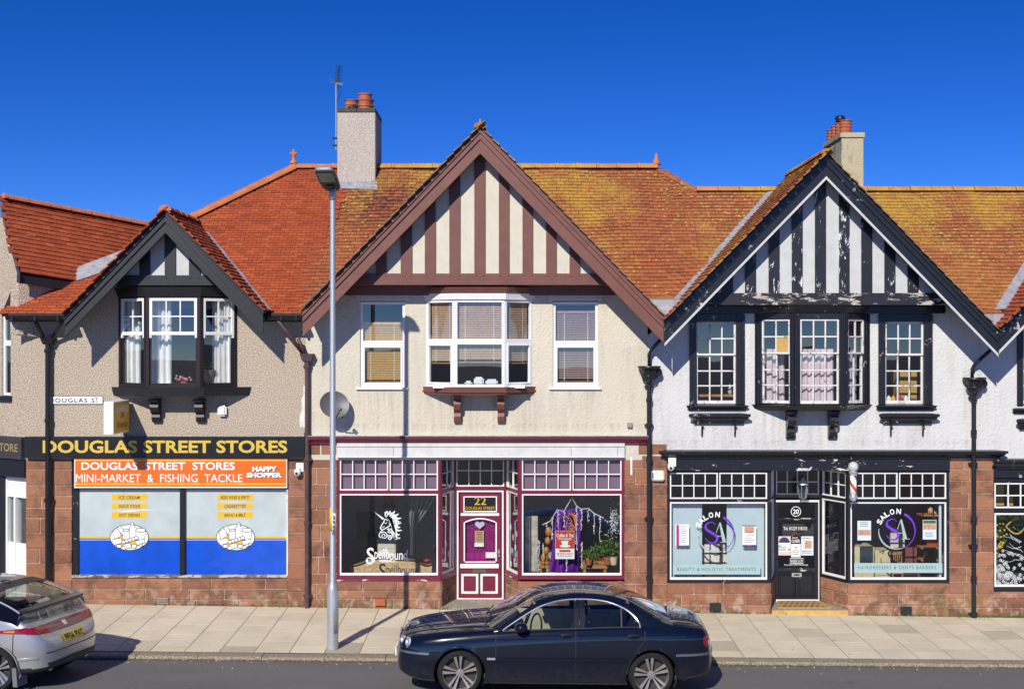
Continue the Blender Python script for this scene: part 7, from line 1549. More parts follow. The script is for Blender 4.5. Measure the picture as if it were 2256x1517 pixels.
for i in range(34):
    s_ = i / 33; px = 2216 + 40 * abs(2 * s_ - 0.7); py = 1140 + 60 * sin(pi * s_) * s_; mb.ball(P(px, py, 0.25), 0.016, seg=6, rings=5)
for i in range(26): mb.ball(P(2195 + abs(rr.gauss(0, 12)), rr.uniform(1150, 1225), 0.3), 0.02, seg=6, rings=5)
mb.out('beads', M['gold'], t)
mb = MB()
for i in range(9):
    p = P(2256 - rr.uniform(0, 12), rr.uniform(1190, 1240), 0.3); q_ = p
    path = [p]
    for k in range(4): q_ = q_ + Vector((rr.uniform(-0.12, -0.02), rr.uniform(-0.02, 0.02), rr.uniform(-0.03, 0.07))); path.append(q_)
    mb.tube(path, [0.007, 0.006, 0.005, 0.004, 0.003], 5)
mb.out('twigs', M['silver_print'], t)
MB().pbox(2194, 1066, 2212, 1112, 0.6, 0.62).out('gold_panel', M['ochre'], t); MB().pbox(2218, 1090, 2232, 1113, 0.6, 0.62).out('gold_panel', M['ochre'], t)
# ------------------------------------------------------------------ lamp post
lx, ly = PX(733, -2.92), -2.92; lz = ground(lx, ly); lt = thing('street_lamp', (lx, ly, lz), 'tall galvanised steel street lamp standing at the kerb', 'street lamp')
Zl = lambda p: PZ(p, -2.92)
MB().lathe([(0.09, 0), (0.09, Zl(1300) - lz), (0.078, Zl(1290) - lz), (0.048, Zl(1278) - lz), (0.044, Zl(412) - lz)], (lx, ly, lz), 20).out('post', M['galv'], lt, smooth=True, angle=40)
MB().lathe([(0.0935, Zl(1392) - lz), (0.0935, Zl(1300) - lz)], (lx, ly, lz), 20, a0=-0.9).clip((lx + 0.025, 0, 0), (-1, 0, 0)).clip((0, ly, 0), (0, 1, 0)).out('service_door', M['galv'], lt, smooth=True)
hd0, hd1 = Vector((lx - 0.015, ly, Zl(412))), None
# luminaire: leaning out towards the road and a little to the left, seen from below
dirv = Vector((-0.10, -1.0, 0.40)).normalized(); sd = dirv.cross(Vector((0, 0, 1))).normalized(); upv = sd.cross(dirv)
def head(prof, h0, h1):
    a = [hd0 + dirv * p + sd * (q + off) + upv * h0 for p, q, off in prof]; b = [hd0 + dirv * p + sd * (q * 0.85 + off) + upv * h1 for p, q, off in prof]
    return MB().solid(b, a)
pr = [(-0.10, -0.09), (0.0, -0.15), (0.20, -0.165), (0.56, -0.16), (0.60, -0.13), (0.60, 0.13), (0.56, 0.16), (0.20, 0.165), (0.0, 0.15), (-0.10, 0.09)]
head([(p, q, 0) for p, q in pr], -0.02, 0.06).bevel(0.012).out('luminaire', M['lamp_dark'], lt, smooth=True, angle=40)
head([(p * 0.94 + 0.01, q * 0.88, 0) for p, q in pr], -0.026, -0.021).out('lens_frame', plain('charcoal lens frame', (0.035, 0.035, 0.035), 0.5), lt)
head([(0.22, -0.125, 0), (0.52, -0.125, 0), (0.52, 0.125, 0), (0.22, 0.125, 0)], -0.031, -0.027).out('lens', plain('grey led lens', (0.20, 0.19, 0.17), 0.2), lt)
head([(0.0, -0.06, 0), (0.13, -0.06, 0), (0.13, 0.06, 0), (0.0, 0.06, 0)], -0.05, -0.027).out('gear_cover', M['ink'], lt)
MB().tube([(lx, ly, Zl(440)), (lx, ly, Zl(408)), hd0 + dirv * 0.02 - upv * 0.01], 0.056, 14).out('spigot', M['galv'], lt, smooth=True)
t = thing('pole_sign', (lx, ly - 0.06, Zl(1176)), 'yellow and white lamp number label strapped round the lamp post', 'sign')
MB().lathe([(0.0525, 0), (0.0525, Zl(1117) - Zl(1168))], (lx, ly, Zl(1168)), 20).clip((lx - 0.006, 0, 0), (1, 0, 0)).out('yellow_band', M['yellow'], t, smooth=True)
MB().lathe([(0.0535, 0), (0.0535, Zl(1129) - Zl(1176))], (lx, ly, Zl(1176)), 20).clip((lx - 0.004, 0, 0), (-1, 0, 0)).out('white_band', M['sign_white'], t, smooth=True)
for i, d in enumerate('00945'[1:]): text(t, d, FRONT, lx + 0.006, lx + 0.036, Zl(1142 + i * 10.5), Zl(1133 + i * 10.5), -(ly - 0.056), M['ink'], bold=0.03)

# ------------------------------------------------------------------ cars
def interp(tab, x):
    if x <= tab[0][0]: return tab[0][1]
    if x >= tab[-1][0]: return tab[-1][1]
    for i in range(len(tab) - 1):
        if tab[i][0] <= x <= tab[i + 1][0]:
            p0 = tab[max(i - 1, 0)]; p1 = tab[i]; p2 = tab[i + 1]; p3 = tab[min(i + 2, len(tab) - 1)]
            h = p2[0] - p1[0]; t = (x - p1[0]) / h
            d = (p2[1] - p1[1]) / h
            m1 = 0.0 if p1 is p0 else (p1[1] - p0[1]) / (p1[0] - p0[0]); m2 = 0.0 if p2 is p3 else (p3[1] - p2[1]) / (p3[0] - p2[0])
            m1 = d if p1 is p0 else (0 if m1 * d <= 0 else 2 * m1 * d / (m1 + d)); m2 = d if p2 is p3 else (0 if m2 * d <= 0 else 2 * m2 * d / (m2 + d))
            return (2 * t ** 3 - 3 * t * t + 1) * p1[1] + (t ** 3 - 2 * t * t + t) * h * m1 + (-2 * t ** 3 + 3 * t * t) * p2[1] + (t ** 3 - t * t) * h * m2
class Car:
    """x runs from the nose to the tail, y across (positive = side facing the camera), z up; section from sill to middle of the top"""
    def __init__(s, label, cat_name, ox, oy, oz, rot, hw, zb, zs, zt, sect, arches, slope=0.0):
        s.rot = Matrix.Translation((ox, oy, oz)) @ Matrix.Rotation(rot, 4, 'Z') @ Matrix.Rotation(slope, 4, 'Y')
        s.t = thing('parked_car', s.w((1.4, 0, 0)), label, 'car', 'cars parked along the kerb'); s.hw, s.zb, s.zs, s.zt, s.sect, s.arches = hw, zb, zs, zt, sect, arches
    def w(s, p): return s.rot @ Vector((p[0], -p[1], p[2]))
    def section(s, x, k=44):
        h, a, b, c = (interp(q, x) for q in (s.hw, s.zb, s.zs, s.zt)); pts = [(h * u, a + (b - a) * v if kind == 0 else b + (c - b) * v) for u, kind, v in s.sect]
        d = smooth_pts(pts, 4); return d
    def loft(s, xs, skip):
        """grid of the near half and its mirror; skip(x, y, z, j) drops a face; wheel arches are cut as true circles"""
        grid = []
        for x in xs: grid.append([Vector((x, y, z)) for y, z in s.section(x)])
        step = 0.05
        for (ax, az, r) in s.arches:
            for i, row in enumerate(grid):
                for j, p in enumerate(row):
                    d = sqrt((p.x - ax) ** 2 + (p.z - az) ** 2)
                    if d < r and d > r - 0.045 and p.y > 0.4:
                        f = r / d; p.x = ax + (p.x - ax) * f; p.z = az + (p.z - az) * f
        faces = []
        for i in range(len(grid) - 1):
            for j in range(len(grid[0]) - 1):
                q = [grid[i][j], grid[i + 1][j], grid[i + 1][j + 1], grid[i][j + 1]]; c = (q[0] + q[1] + q[2] + q[3]) / 4
                if any(sqrt((c.x - ax) ** 2 + (c.z - az) ** 2) < r - 0.004 and c.y > 0.4 for ax, az, r in s.arches): continue
                if skip(c, j): continue
                faces.append((q, c))
        for row in (grid[0], grid[-1]):
            for j in range(len(row) - 1):
                q = [row[j], row[j + 1], Vector((row[j + 1].x, 0, row[j + 1].z)), Vector((row[j].x, 0, row[j].z))]; c = (q[0] + q[1] + q[2] + q[3]) / 4
                if (q[0] - q[1]).length > 1e-4: faces.append((q, c))
        return grid, faces
    def part(s, mb, name, mat, parent=None, smooth=True, angle=40, **k):
        for v in mb.b.verts: v.co = s.w(v.co)
        return mb.out(name, mat, parent or s.t, smooth=smooth, angle=angle, **k)
    def faces_obj(s, faces, name, mat, parent=None, mirror=True, angle=35):
        mb = MB()
        for q, c in faces:
            for sg in ((1, -1) if mirror else (1,)):
                try: mb.b.faces.new([mb.b.verts.new((p.x, p.y * sg, p.z)) for p in q])
                except ValueError: pass
        bmesh.ops.remove_doubles(mb.b, verts=mb.b.verts[:], dist=2e-4)
        return s.part(mb, name, mat, parent, angle=angle)
    def bvh(s, faces):
        vs, fs = [], []
        for q, c in faces:
            for sg in (1, -1): k = len(vs); vs += [(p.x, p.y * sg, p.z) for p in q]; fs.append((k, k + 1, k + 2, k + 3))
        s.tree = BVHTree.FromPolygons(vs, fs)
    def hit_y(s, x, z, off=0.004, side=1):
        h = s.tree.ray_cast(Vector((x, side * 2, z)), Vector((0, -side, 0)));
        return Vector((x, (h[0].y if h[0] is not None else side * 0.8) + side * off, z))
    def hit_x(s, y, z, off=0.004, end=1):
        h = s.tree.ray_cast(Vector((end * 9, y, z)), Vector((-end, 0, 0)))
        return Vector(((h[0].x if h[0] is not None else 0) + end * off, y, z))
    def strip_y(s, pts, width, name, mat, parent=None, off=0.004, thick=0.006, side=1):
        """band lying on the flank along (x, z) points"""
        rows = []
        for i, (x, z) in enumerate(pts):
            a = pts[max(i - 1, 0)]; b = pts[min(i + 1, len(pts) - 1)]; dx, dz = b[0] - a[0], b[1] - a[1]; l = sqrt(dx * dx + dz * dz); nx, nz = -dz / l * width / 2, dx / l * width / 2
            p, q = s.hit_y(x + nx, z + nz, 0.0, side), s.hit_y(x - nx, z - nz, 0.0, side); o = Vector((0, side * off, 0))
            rows.append([p, p + o, q + o, q])
        mb = MB(); mb.grid(rows); return s.part(mb, name, mat, parent)
    def patch_x(s, top, bot, n, m, name, mat, parent=None, off=0.006, end=1):
        """patch lying on the tail between two (y, z) polylines"""
        rows = []
        for i in range(n + 1):
            t = i / n
            f = lambda pl: (interp([(k / (len(pl) - 1), p[0]) for k, p in enumerate(pl)], t), interp([(k / (len(pl) - 1), p[1]) for k, p in enumerate(pl)], t))
            a, b = f(top), f(bot); rows.append([s.hit_x(a[0] + (b[0] - a[0]) * j / m, a[1] + (b[1] - a[1]) * j / m, off, end) for j in range(m + 1)])
        mb = MB(); mb.grid(rows); return s.part(mb, name, mat, parent)
    def tube(s, path, r, name, mat, parent=None, n=6): return s.part(MB().tube(path, r, n), name, mat, parent)
    def wheel(s, x, z, r, side, rim_mat, spokes, yo, detail=True):
        yf = side * yo
        f = lambda h: yf - side * h            # h = depth inwards from the outer face
        mb = MB(); mb.lathe([(r * 0.75, f(0.004)), (r * 0.84, f(-0.004)), (r * 0.93, f(0.004)), (r * 0.985, f(0.03)), (r, f(0.06)), (r, f(0.17)), (r * 0.93, f(0.21)), (r * 0.75, f(0.21))], (x, 0, z), 40, 'Y', cap=False)
        wo = s.part(MB().lathe([(r * 0.735, f(0.015)), (r * 0.765, f(0.0)), (r * 0.765, f(0.01)), (r * 0.735, f(0.03)), (r * 0.70, f(0.12)), (r * 0.70, f(0.2))], (x, 0, z), 40, 'Y', cap=False), 'wheel', rim_mat)
        s.part(mb, 'tyre', M['rubber'], wo)
        s.part(MB().lathe([(0.0, f(0.10)), (r * 0.68, f(0.10)), (r * 0.68, f(0.12))], (x, 0, z), 24, 'Y'), 'brake_disc', M['disc'], wo)
        if not detail: return
        for k in range(spokes):
            for dd in (-1, 1):
                a = 2 * pi * k / spokes + pi / 2 + 0.12; d0 = dd * 0.30; d1 = dd * 0.175
                p = lambda rad, ang, h: (x + rad * cos(ang), f(h), z + rad * sin(ang))
                r0, r1 = r * 0.14, r * 0.74; w0, w1 = 0.18, 0.10
                q = [p(r0, a + d0 - w0, 0.035), p(r0, a + d0 + w0, 0.035), p(r1, a + d1 + w1, 0.012), p(r1, a + d1 - w1, 0.012)]
                b = [p(r0, a + d0 - w0, 0.07), p(r0, a + d0 + w0, 0.07), p(r1, a + d1 + w1, 0.05), p(r1, a + d1 - w1, 0.05)]
                s.part(MB().solid(q, b).bevel(0.004), 'spoke', rim_mat, wo, smooth=False)
        s.part(MB().lathe([(0.0, f(0.030)), (r * 0.09, f(0.030)), (r * 0.10, f(0.036)), (r * 0.17, f(0.038)), (r * 0.18, f(0.07))], (x, 0, z), 16, 'Y'), 'hub', rim_mat, wo, smooth=False)
        for k in range(5): a = 2 * pi * k / 5 + pi / 2 + 0.75; s.part(MB().lathe([(0.011, f(0.03)), (0.011, f(0.05))], (x + r * 0.2 * cos(a), 0, z + r * 0.2 * sin(a)), 6, 'Y'), 'wheel_nut', M['disc'], wo)
    def wells(s):
        for (ax, az, r) in s.arches:
            for sd in (1, -1):
                mb = MB(); rows = [[(ax + r * 1.0 * cos(a), sd * y, az + r * 1.0 * sin(a)) for a in [(-0.5 + 4.14 * i / 20) for i in range(21)]] for y in (0.35, 0.86)]
                mb.grid(rows); mb.face(rows[0]); s.part(mb, 'wheel_well', M['well'], smooth=False)
def frange(a, b, st): n = max(1, round((b - a) / st)); return [a + (b - a) * i / n for i in range(n + 1)]
SECT = [(0.88, 0, -0.03), (0.955, 0, 0.03), (0.975, 0, 0.12), (0.985, 0, 0.30), (1.0, 0, 0.46), (1.0, 0, 0.56), (0.985, 0, 0.76), (0.968, 0, 0.90), (0.93, 0, 1.0), (0.86, 1, 0.38), (0.70, 1, 0.68), (0.45, 1, 0.88), (0.2, 1, 0.98), (0.0, 1, 1.0)]

# ---- dark saloon
WX = (1012.5 - 1128) / 155.7; CY = -4.60
jag = Car('navy blue four-door saloon with alloy wheels parked in front of number 22', 'car', WX, CY, road(WX) , 0.0,
    [(-0.93, 0.28), (-0.905, 0.50), (-0.85, 0.64), (-0.72, 0.755), (-0.5, 0.835), (-0.2, 0.872), (0.3, 0.888), (1.4, 0.895), (2.4, 0.89), (2.9, 0.868), (3.2, 0.832), (3.4, 0.78), (3.52, 0.70), (3.60, 0.52), (3.63, 0.28)],
    [(-0.93, 0.40), (-0.85, 0.30), (-0.6, 0.23), (-0.3, 0.21), (0.4, 0.2), (2.3, 0.2), (2.9, 0.25), (3.3, 0.29), (3.55, 0.34), (3.63, 0.44)],
    [(-0.93, 0.60), (-0.88, 0.66), (-0.78, 0.725), (-0.6, 0.775), (-0.3, 0.825), (0.1, 0.868), (0.5, 0.902), (1.0, 0.928), (1.7, 0.955), (2.5, 0.978), (3.0, 0.965), (3.3, 0.94), (3.48, 0.90), (3.57, 0.78), (3.63, 0.62)],
    [(-0.93, 0.63), (-0.90, 0.70), (-0.86, 0.775), (-0.78, 0.835), (-0.6, 0.885), (-0.2, 0.94), (0.2, 0.98), (0.6, 1.005), (1.5, 1.03), (2.6, 1.06), (3.0, 1.065), (3.3, 1.045), (3.44, 1.01), (3.53, 0.93), (3.60, 0.78), (3.63, 0.64)],
    SECT, [(0.0, 0.325, 0.365), (2.71, 0.325, 0.365)], slope=0.0097)
XS = frange(-0.93, -0.8, 0.015) + frange(-0.8, -0.4, 0.03)[1:] + frange(-0.4, 0.506, 0.025)[1:] + frange(0.506, 1.633, 0.035)[1:] + frange(1.633, 2.3, 0.03)[1:] + frange(2.3, 3.12, 0.025)[1:] + frange(3.12, 3.5, 0.03)[1:] + frange(3.5, 3.63, 0.015)[1:]
JN = len(jag.section(0.5)); J_SH = 8 * 4
# cabin opening: everything above the shoulder between screen and rear window
grid, faces = jag.loft(XS, lambda c, j: (0.52 < c.x < 2.78 and j >= J_SH + 1))
jag.bvh(faces)
def is_front_door(c): return 0.506 < c.x < 1.633 and c.y > 0 and c.z > 0.275
def rear_edge(z): return 2.60 if z > 0.82 else 2.60 - (0.82 - z) * 0.75
def is_rear_door(c): return 1.633 < c.x < rear_edge(c.z) and c.z > 0.275
fd = [f for f in faces if is_front_door(f[1])]; rd = [f for f in faces if is_rear_door(f[1])]; bn = [f for f in faces if f[1].x < 0.52 and f[0][0] is not None and f[1].z > interp(jag.zs, f[1].x) + 0.004 and f[1].x > -0.84]; bt = [f for f in faces if f[1].x > 2.8 and f[1].z > interp(jag.zs, f[1].x) + 0.004 and f[1].x < 3.46]
used = set(id(f) for q in (fd, rd, bn, bt) for f in q)
jag.faces_obj([f for f in faces if id(f) not in used], 'body', M['navy'])
far = lambda fs: [([Vector((p.x, -p.y, p.z)) for p in q], c) for q, c in fs]
doors = [jag.faces_obj(fd, 'front_door', M['navy'], mirror=False), jag.faces_obj(rd, 'rear_door', M['navy'], mirror=False)]
jag.faces_obj(far(fd), 'front_door', M['navy'], mirror=False); jag.faces_obj(far(rd), 'rear_door', M['navy'], mirror=False)
bonnet = jag.faces_obj(bn, 'bonnet', M['navy']); jag.faces_obj(bt, 'boot_lid', M['navy'])
jag.wells()
for x in (0.0, 2.71):
    jag.wheel(x, 0.325, 0.325, 1, M['alloy'], 5, 0.83); jag.wheel(x, 0.325, 0.325, -1, M['alloy'], 5, 0.83, False)
# seams, mouldings, handles
jag.strip_y([(0.506, z) for z in frange(0.27, 0.9, 0.05)], 0.013, 'seam', M['seam'], off=0.0025); jag.strip_y([(1.633, z) for z in frange(0.27, 0.94, 0.05)], 0.013, 'seam', M['seam'], off=0.0025)
jag.strip_y([(rear_edge(z) + 0.01, z) for z in frange(0.40, 0.95, 0.04)], 0.013, 'seam', M['seam'], off=0.0025); jag.strip_y([(x, 0.272) for x in frange(0.45, 2.25, 0.1)], 0.012, 'seam', M['seam'], off=0.0025)
jag.strip_y([(x, 0.545) for x in frange(0.41, 2.33, 0.06)], 0.042, 'side_moulding', M['navy'], off=0.016); jag.strip_y([(x, 0.552) for x in frange(0.385, 0.50, 0.03)], 0.03, 'side_badge', M['chrome'], off=0.02)
jag.strip_y([(x, 0.835 + 0.012 * x) for x in frange(0.1, 3.2, 0.08)], 0.007, 'crease_shade_line', M['seam'], off=0.001)  # flank crease: its shade painted on as a dark line, no panel gap
for d, x in zip(doors, (1.50, 2.45)):
    p = jag.hit_y(x, 0.875, 0.0); jag.part(MB().ball((x, p.y - 0.006, 0.872), 0.10, 0.022, 0.038, 14, 8), 'handle_recess', M['seam'], d); jag.part(MB().ball((x - 0.01, p.y + 0.014, 0.878), 0.085, 0.018, 0.017, 14, 8), 'handle', M['navy'], d)
jag.strip_y([(x, 0.60) for x in frange(-0.86, -0.44, 0.03)], 0.03, 'bumper_trim', plain('satin trim', (0.30, 0.33, 0.42), 0.25, 0.8), off=0.012); jag.strip_y([(x, 0.615) for x in frange(3.05, 3.60, 0.03)], 0.034, 'bumper_trim', bpy.data.materials['satin trim'], off=0.012)
jag.strip_y([(x, 0.235) for x in frange(0.42, 2.28, 0.08)], 0.05, 'sill', M['trim_black'], off=0.012)
# arch lips
for ax in (0.0, 2.71):
    pts = [(ax + 0.372 * cos(a), 0.325 + 0.372 * sin(a)) for a in frange(-0.15, pi + 0.15, 0.1)]
    jag.strip_y(pts, 0.022, 'arch_lip', M['navy'], off=0.010)
# cabin: outer outline, opening outline
OUT = smooth_pts([(0.47, 0.915), (0.62, 1.02), (0.82, 1.145), (1.03, 1.265), (1.22, 1.335), (1.45, 1.375), (1.72, 1.39), (2.0, 1.378), (2.25, 1.335), (2.48, 1.255), (2.70, 1.15), (2.88, 1.055), (3.0, 1.0)], 4)
INN = smooth_pts([(0.60, 0.937), (0.70, 1.005), (0.88, 1.115), (1.08, 1.225), (1.26, 1.29), (1.47, 1.33), (1.72, 1.343), (1.98, 1.33), (2.18, 1.29), (2.35, 1.22), (2.47, 1.13), (2.535, 1.05), (2.545, 0.985)], 4)
def ys(z): return 0.83 - max(0, z - 0.93) * 0.56 - max(0, z - 1.28) * 0.5
belt = lambda x: interp(jag.zs, x) + 0.012
rows = [[(a[0], ys(a[1]), a[1]), ((a[0] * 2 + b[0]) / 3, ys((a[1] * 2 + b[1]) / 3) + 0.006, (a[1] * 2 + b[1]) / 3), ((a[0] + 2 * b[0]) / 3, ys((a[1] + 2 * b[1]) / 3) + 0.006, (a[1] + 2 * b[1]) / 3), (b[0], ys(b[1]) + 0.002, b[1]), (b[0], ys(b[1]) - 0.03, b[1])] for a, b in zip(OUT, INN)]
for sg in (1, -1):
    mb = MB(); mb.grid([[(p[0], p[1] * sg, p[2]) for p in r] for r in rows]); jag.part(mb, 'window_surround', M['navy'])
    mb = MB(); mb.grid([[(x, sg * (ys(belt(x)) + 0.0), belt(x) - 0.03), (x, sg * (ys(belt(x)) + 0.008), belt(x)), (x, sg * (ys(belt(x)) - 0.02), belt(x) + 0.012), (x, sg * (ys(belt(x)) - 0.07), belt(x) - 0.02)] for x in frange(0.47, 3.0, 0.08)]); jag.part(mb, 'waist_rail', M['navy'])
    # C pillar below the opening
    mb = MB(); mb.grid([[(x, sg * ys(z), z) for z in (belt(x) - 0.02, (belt(x) + zz_) / 2, zz_)] for x, zz_ in [(2.53, 1.06), (2.58, 1.10), (2.66, 1.12), (2.75, 1.10), (2.86, 1.05), (2.98, 1.0)]]); jag.part(mb, 'rear_quarter', M['navy'])
    top = lambda x: interp([p for p in INN if True][:-1], x) if x < 2.545 else 0.99
    for x0, x1, nm in ((0.61, 1.615, 'front_side_window'), (1.765, 2.275, 'rear_side_window'), (2.295, 2.54, 'quarter_window')):
        mb = MB(); mb.grid([[(x, sg * (ys(belt(x) + (max(top(x), belt(x)) - belt(x)) * t) - 0.012), belt(x) + (max(top(x), belt(x) + 0.003) - belt(x)) * t) for t in (0, 0.33, 0.66, 1)] for x in frange(x0, x1, 0.05)]); jag.part(mb, nm, M['glass_car'])
    for x0, x1, nm in ((1.612, 1.685, 'door_pillar'), (1.69, 1.768, 'door_pillar'), (2.273, 2.297, 'window_divider')):
        mb = MB(); mb.grid([[(x, sg * (ys(z) + 0.001 - (0.004 if x in (x0, x1) else 0)), z) for z in [belt(x) + (top(x) + 0.01 - belt(x)) * i / 6 for i in range(7)]] for x in (x0, x0 + 0.004, x1 - 0.004, x1)]); jag.part(mb, nm, plain('gloss pillar', (0.012, 0.012, 0.016), 0.2) if nm != 'window_divider' else M['trim_black'])
    jag.tube([(p[0], sg * (ys(p[1]) + 0.013), p[1]) for p in INN], 0.011, 'window_trim', M['chrome']); jag.tube([(x, sg * (ys(belt(x)) + 0.008), belt(x) + 0.006) for x in frange(0.60, 2.545, 0.08)], 0.007, 'waist_trim', M['trim_black'])
def outz(x): return interp(OUT, x)
def cross(x, k=14):
    t = (x - 1.075) / (2.35 - 1.075); z = outz(x); bl = (-0.072 * (1 - t) ** 2 + 0.045 * t ** 2)
    return [(x + bl * sin(pi * i / k) ** 0.9, ys(z) * cos(pi * i / k) * 0.995, z + 0.048 * sin(pi * i / k)) for i in range(k + 1)]
mb = MB(); mb.grid([cross(x) for x in frange(1.075, 2.35, 0.07)]); jag.part(mb, 'roof', M['navy'])
def screen(x0, x1, bulge, name, base_z=None, n=10):
    rows = []
    for i in range(n + 1):
        x = x0 + (x1 - x0) * i / n; z = outz(x); t = i / n
        rows.append([(x + bulge * (1 - t * 0.55) * sin(pi * k / 14) ** 0.9, ys(z) * cos(pi * k / 14) * 0.995, z + (0.02 + 0.028 * t) * sin(pi * k / 14)) for k in range(15)])
    mb = MB(); mb.grid(rows); return jag.part(mb, name, M['glass_screen'])
screen(0.49, 1.075, -0.16, 'windscreen'); screen(2.98, 2.35, 0.10, 'rear_window')
jag.part(MB().box(0.30, 0.52, -0.70, 0.70, 0.90, 0.955), 'cowl', M['trim_black'], smooth=False)
for y0 in (-0.05, 0.55): jag.tube([(0.34, y0, 0.985), (0.40, y0 - 0.25, 1.01), (0.45, y0 - 0.5, 1.02)], 0.009, 'wiper', M['trim_black'])
# mirror
for sg in (1, -1):
    mo = jag.part(MB().ball((0.86, sg * 0.955, 1.005), 0.095, 0.10, 0.075, 14, 10), 'door_mirror', M['navy']); jag.part(MB().box(0.80, 0.90, sg * 0.80, sg * 0.88, 0.945, 0.985), 'mirror_arm', M['trim_black'], mo, smooth=False)
# bonnet crests
for sg in (1, -1):
    for yy in (0.30, 0.52): jag.tube([(x, sg * (yy + 0.10 * (x + 0.8)), jag.tree.ray_cast(Vector((x, sg * (yy + 0.10 * (x + 0.8)), 3)), Vector((0, 0, -1)))[0].z - 0.016) for x in frange(-0.78, 0.40, 0.06)], 0.026, 'bonnet_crest', M['navy'], bonnet, 10)
# lamps, grille, plates
for sg in (1, -1):
    for x, y, z, r in ((-0.735, 0.66, 0.715, 0.075), (-0.815, 0.53, 0.72, 0.068)):
        hl = jag.part(MB().ball((x, sg * y, z), 0.05, r, r, 16, 10), 'headlight', M['lens_clear']); jag.part(MB().lathe([(r * 0.9, 0.0), (r * 1.08, -0.012), (r * 1.12, 0.01), (r * 0.98, 0.03)], (x - 0.02, sg * y, z), 18, 'X'), 'headlight_ring', M['chrome'], hl)
    rows = []
    for i in range(9):
        x = 3.45 + 0.13 * i / 8; hh = 0.085 * sin(pi * (i + 0.6) / 9.2) ** 0.6; rows.append([jag.hit_y(x, 0.80 - 0.10 * (x - 3.42) + hh * (2 * j / 6 - 1), 0.006, sg) for j in range(7)])
    mb = MB(); mb.grid(rows); tl = jag.part(mb, 'tail_light', M['lens_red'])
    mb = MB(); mb.grid([[p + Vector((0, sg * 0.003, 0)) for p in r[1:4]] for r in rows[5:8]]); jag.part(mb, 'reversing_lens', M['lens_clear'], tl)
jag.part(MB().ball((-0.90, 0, 0.68), 0.03, 0.26, 0.11, 16, 10), 'grille', M['chrome']); jag.part(MB().box(-0.965, -0.945, -0.26, 0.26, 0.44, 0.555), 'front_number_plate', M['sign_white'], smooth=False)
jag.part(MB().box(3.635, 3.65, -0.26, 0.26, 0.50, 0.61), 'rear_number_plate', M['plate_yellow'], smooth=False)
# cabin floor, dashboard and seats
jag.part(MB().box(0.2, 3.2, -0.74, 0.74, 0.24, 0.30), 'floor_pan', M['leather_dark'], smooth=False); jag.part(MB().box(0.5, 0.82, -0.70, 0.70, 0.55, 0.97).bevel(0.03), 'dashboard', M['leather_dark'], smooth=False)
for sg in (1, -1): jag.part(MB().box(0.62, 2.5, sg * 0.74, sg * 0.76, 0.32, 0.94), 'door_trim', M['leather'], smooth=False)
jag.part(MB().box(2.6, 2.95, -0.70, 0.70, 0.9, 0.97), 'parcel_shelf', M['leather_dark'], smooth=False)
for y in (0.36, -0.36):
    st = jag.part(MB().box(1.15, 1.62, y - 0.24, y + 0.24, 0.42, 0.58).bevel(0.05, 2), 'front_seat', M['leather']); jag.part(MB().hexa([(1.55, y - 0.23, 0.52), (1.68, y - 0.23, 0.52), (1.68, y + 0.23, 0.52), (1.55, y + 0.23, 0.52), (1.75, y - 0.19, 1.05), (1.86, y - 0.19, 1.05), (1.86, y + 0.19, 1.05), (1.75, y + 0.19, 1.05)]).bevel(0.05, 2), 'seat_back', M['leather'], st); jag.part(MB().box(1.76, 1.86, y - 0.12, y + 0.12, 1.08, 1.24).bevel(0.04, 2), 'headrest', M['leather_dark'], st)
jag.part(MB().hexa([(2.35, -0.62, 0.45), (2.55, -0.62, 0.45), (2.55, 0.62, 0.45), (2.35, 0.62, 0.45), (2.58, -0.56, 1.0), (2.7, -0.56, 1.0), (2.7, 0.56, 1.0), (2.58, 0.56, 1.0)]).bevel(0.05, 2), 'rear_seat', M['leather'])
sw_c = Vector((0.98, -0.36, 0.92)); jag.tube([sw_c + Vector((0.06 * sin(a), 0.18 * cos(a), 0.17 * sin(a))) for a in [2 * pi * i / 24 for i in range(25)]], 0.014, 'steering_wheel', M['trim_black'])
jag.part(MB().tube([(1.0, -0.05, 1.30), (1.0, 0.05, 1.30)], 0.03, 8), 'rear_view_mirror', M['trim_black'])

# ---- silver hatchback
R0 = Vector(((-8 - 1128) / 155.7, -5.41, 0)); TH = radians(14.5)
civ_rot = Matrix.Rotation(TH, 4, 'Z')
# near rear wheel (local x = 2.62, y = +0.76) must stand at R0
loc = Vector((2.62, -0.80, 0)); off = R0 - Matrix.Rotation(-TH, 3, 'Z') @ loc
civ = Car('silver hatchback parked at the left, its rear towards the shops', 'car', off.x, off.y, road(-7.2), -TH,
    [(-0.88, 0.3), (-0.84, 0.55), (-0.7, 0.74), (-0.4, 0.84), (0.2, 0.88), (1.4, 0.885), (2.3, 0.885), (2.75, 0.872), (3.0, 0.835), (3.17, 0.77), (3.27, 0.68), (3.34, 0.50), (3.365, 0.25)],
    [(-0.88, 0.36), (-0.6, 0.24), (0.4, 0.2), (2.2, 0.2), (2.9, 0.25), (3.25, 0.30), (3.365, 0.33)],
    [(-0.88, 0.60), (-0.75, 0.70), (-0.4, 0.82), (0.1, 0.90), (0.6, 0.94), (1.4, 0.975), (2.2, 1.02), (2.6, 1.035), (2.85, 1.02), (3.0, 0.97), (3.12, 0.90), (3.22, 0.80), (3.30, 0.70), (3.365, 0.60)],
    [(-0.88, 0.62), (-0.8, 0.75), (-0.5, 0.88), (0.0, 1.0), (0.3, 1.06), (1.4, 1.06), (2.4, 1.06), (2.9, 1.05), (3.05, 1.02), (3.10, 0.95), (3.16, 0.86), (3.24, 0.78), (3.32, 0.70), (3.365, 0.62)],
    SECT, [(0.0, 0.315, 0.36), (2.62, 0.315, 0.36)])
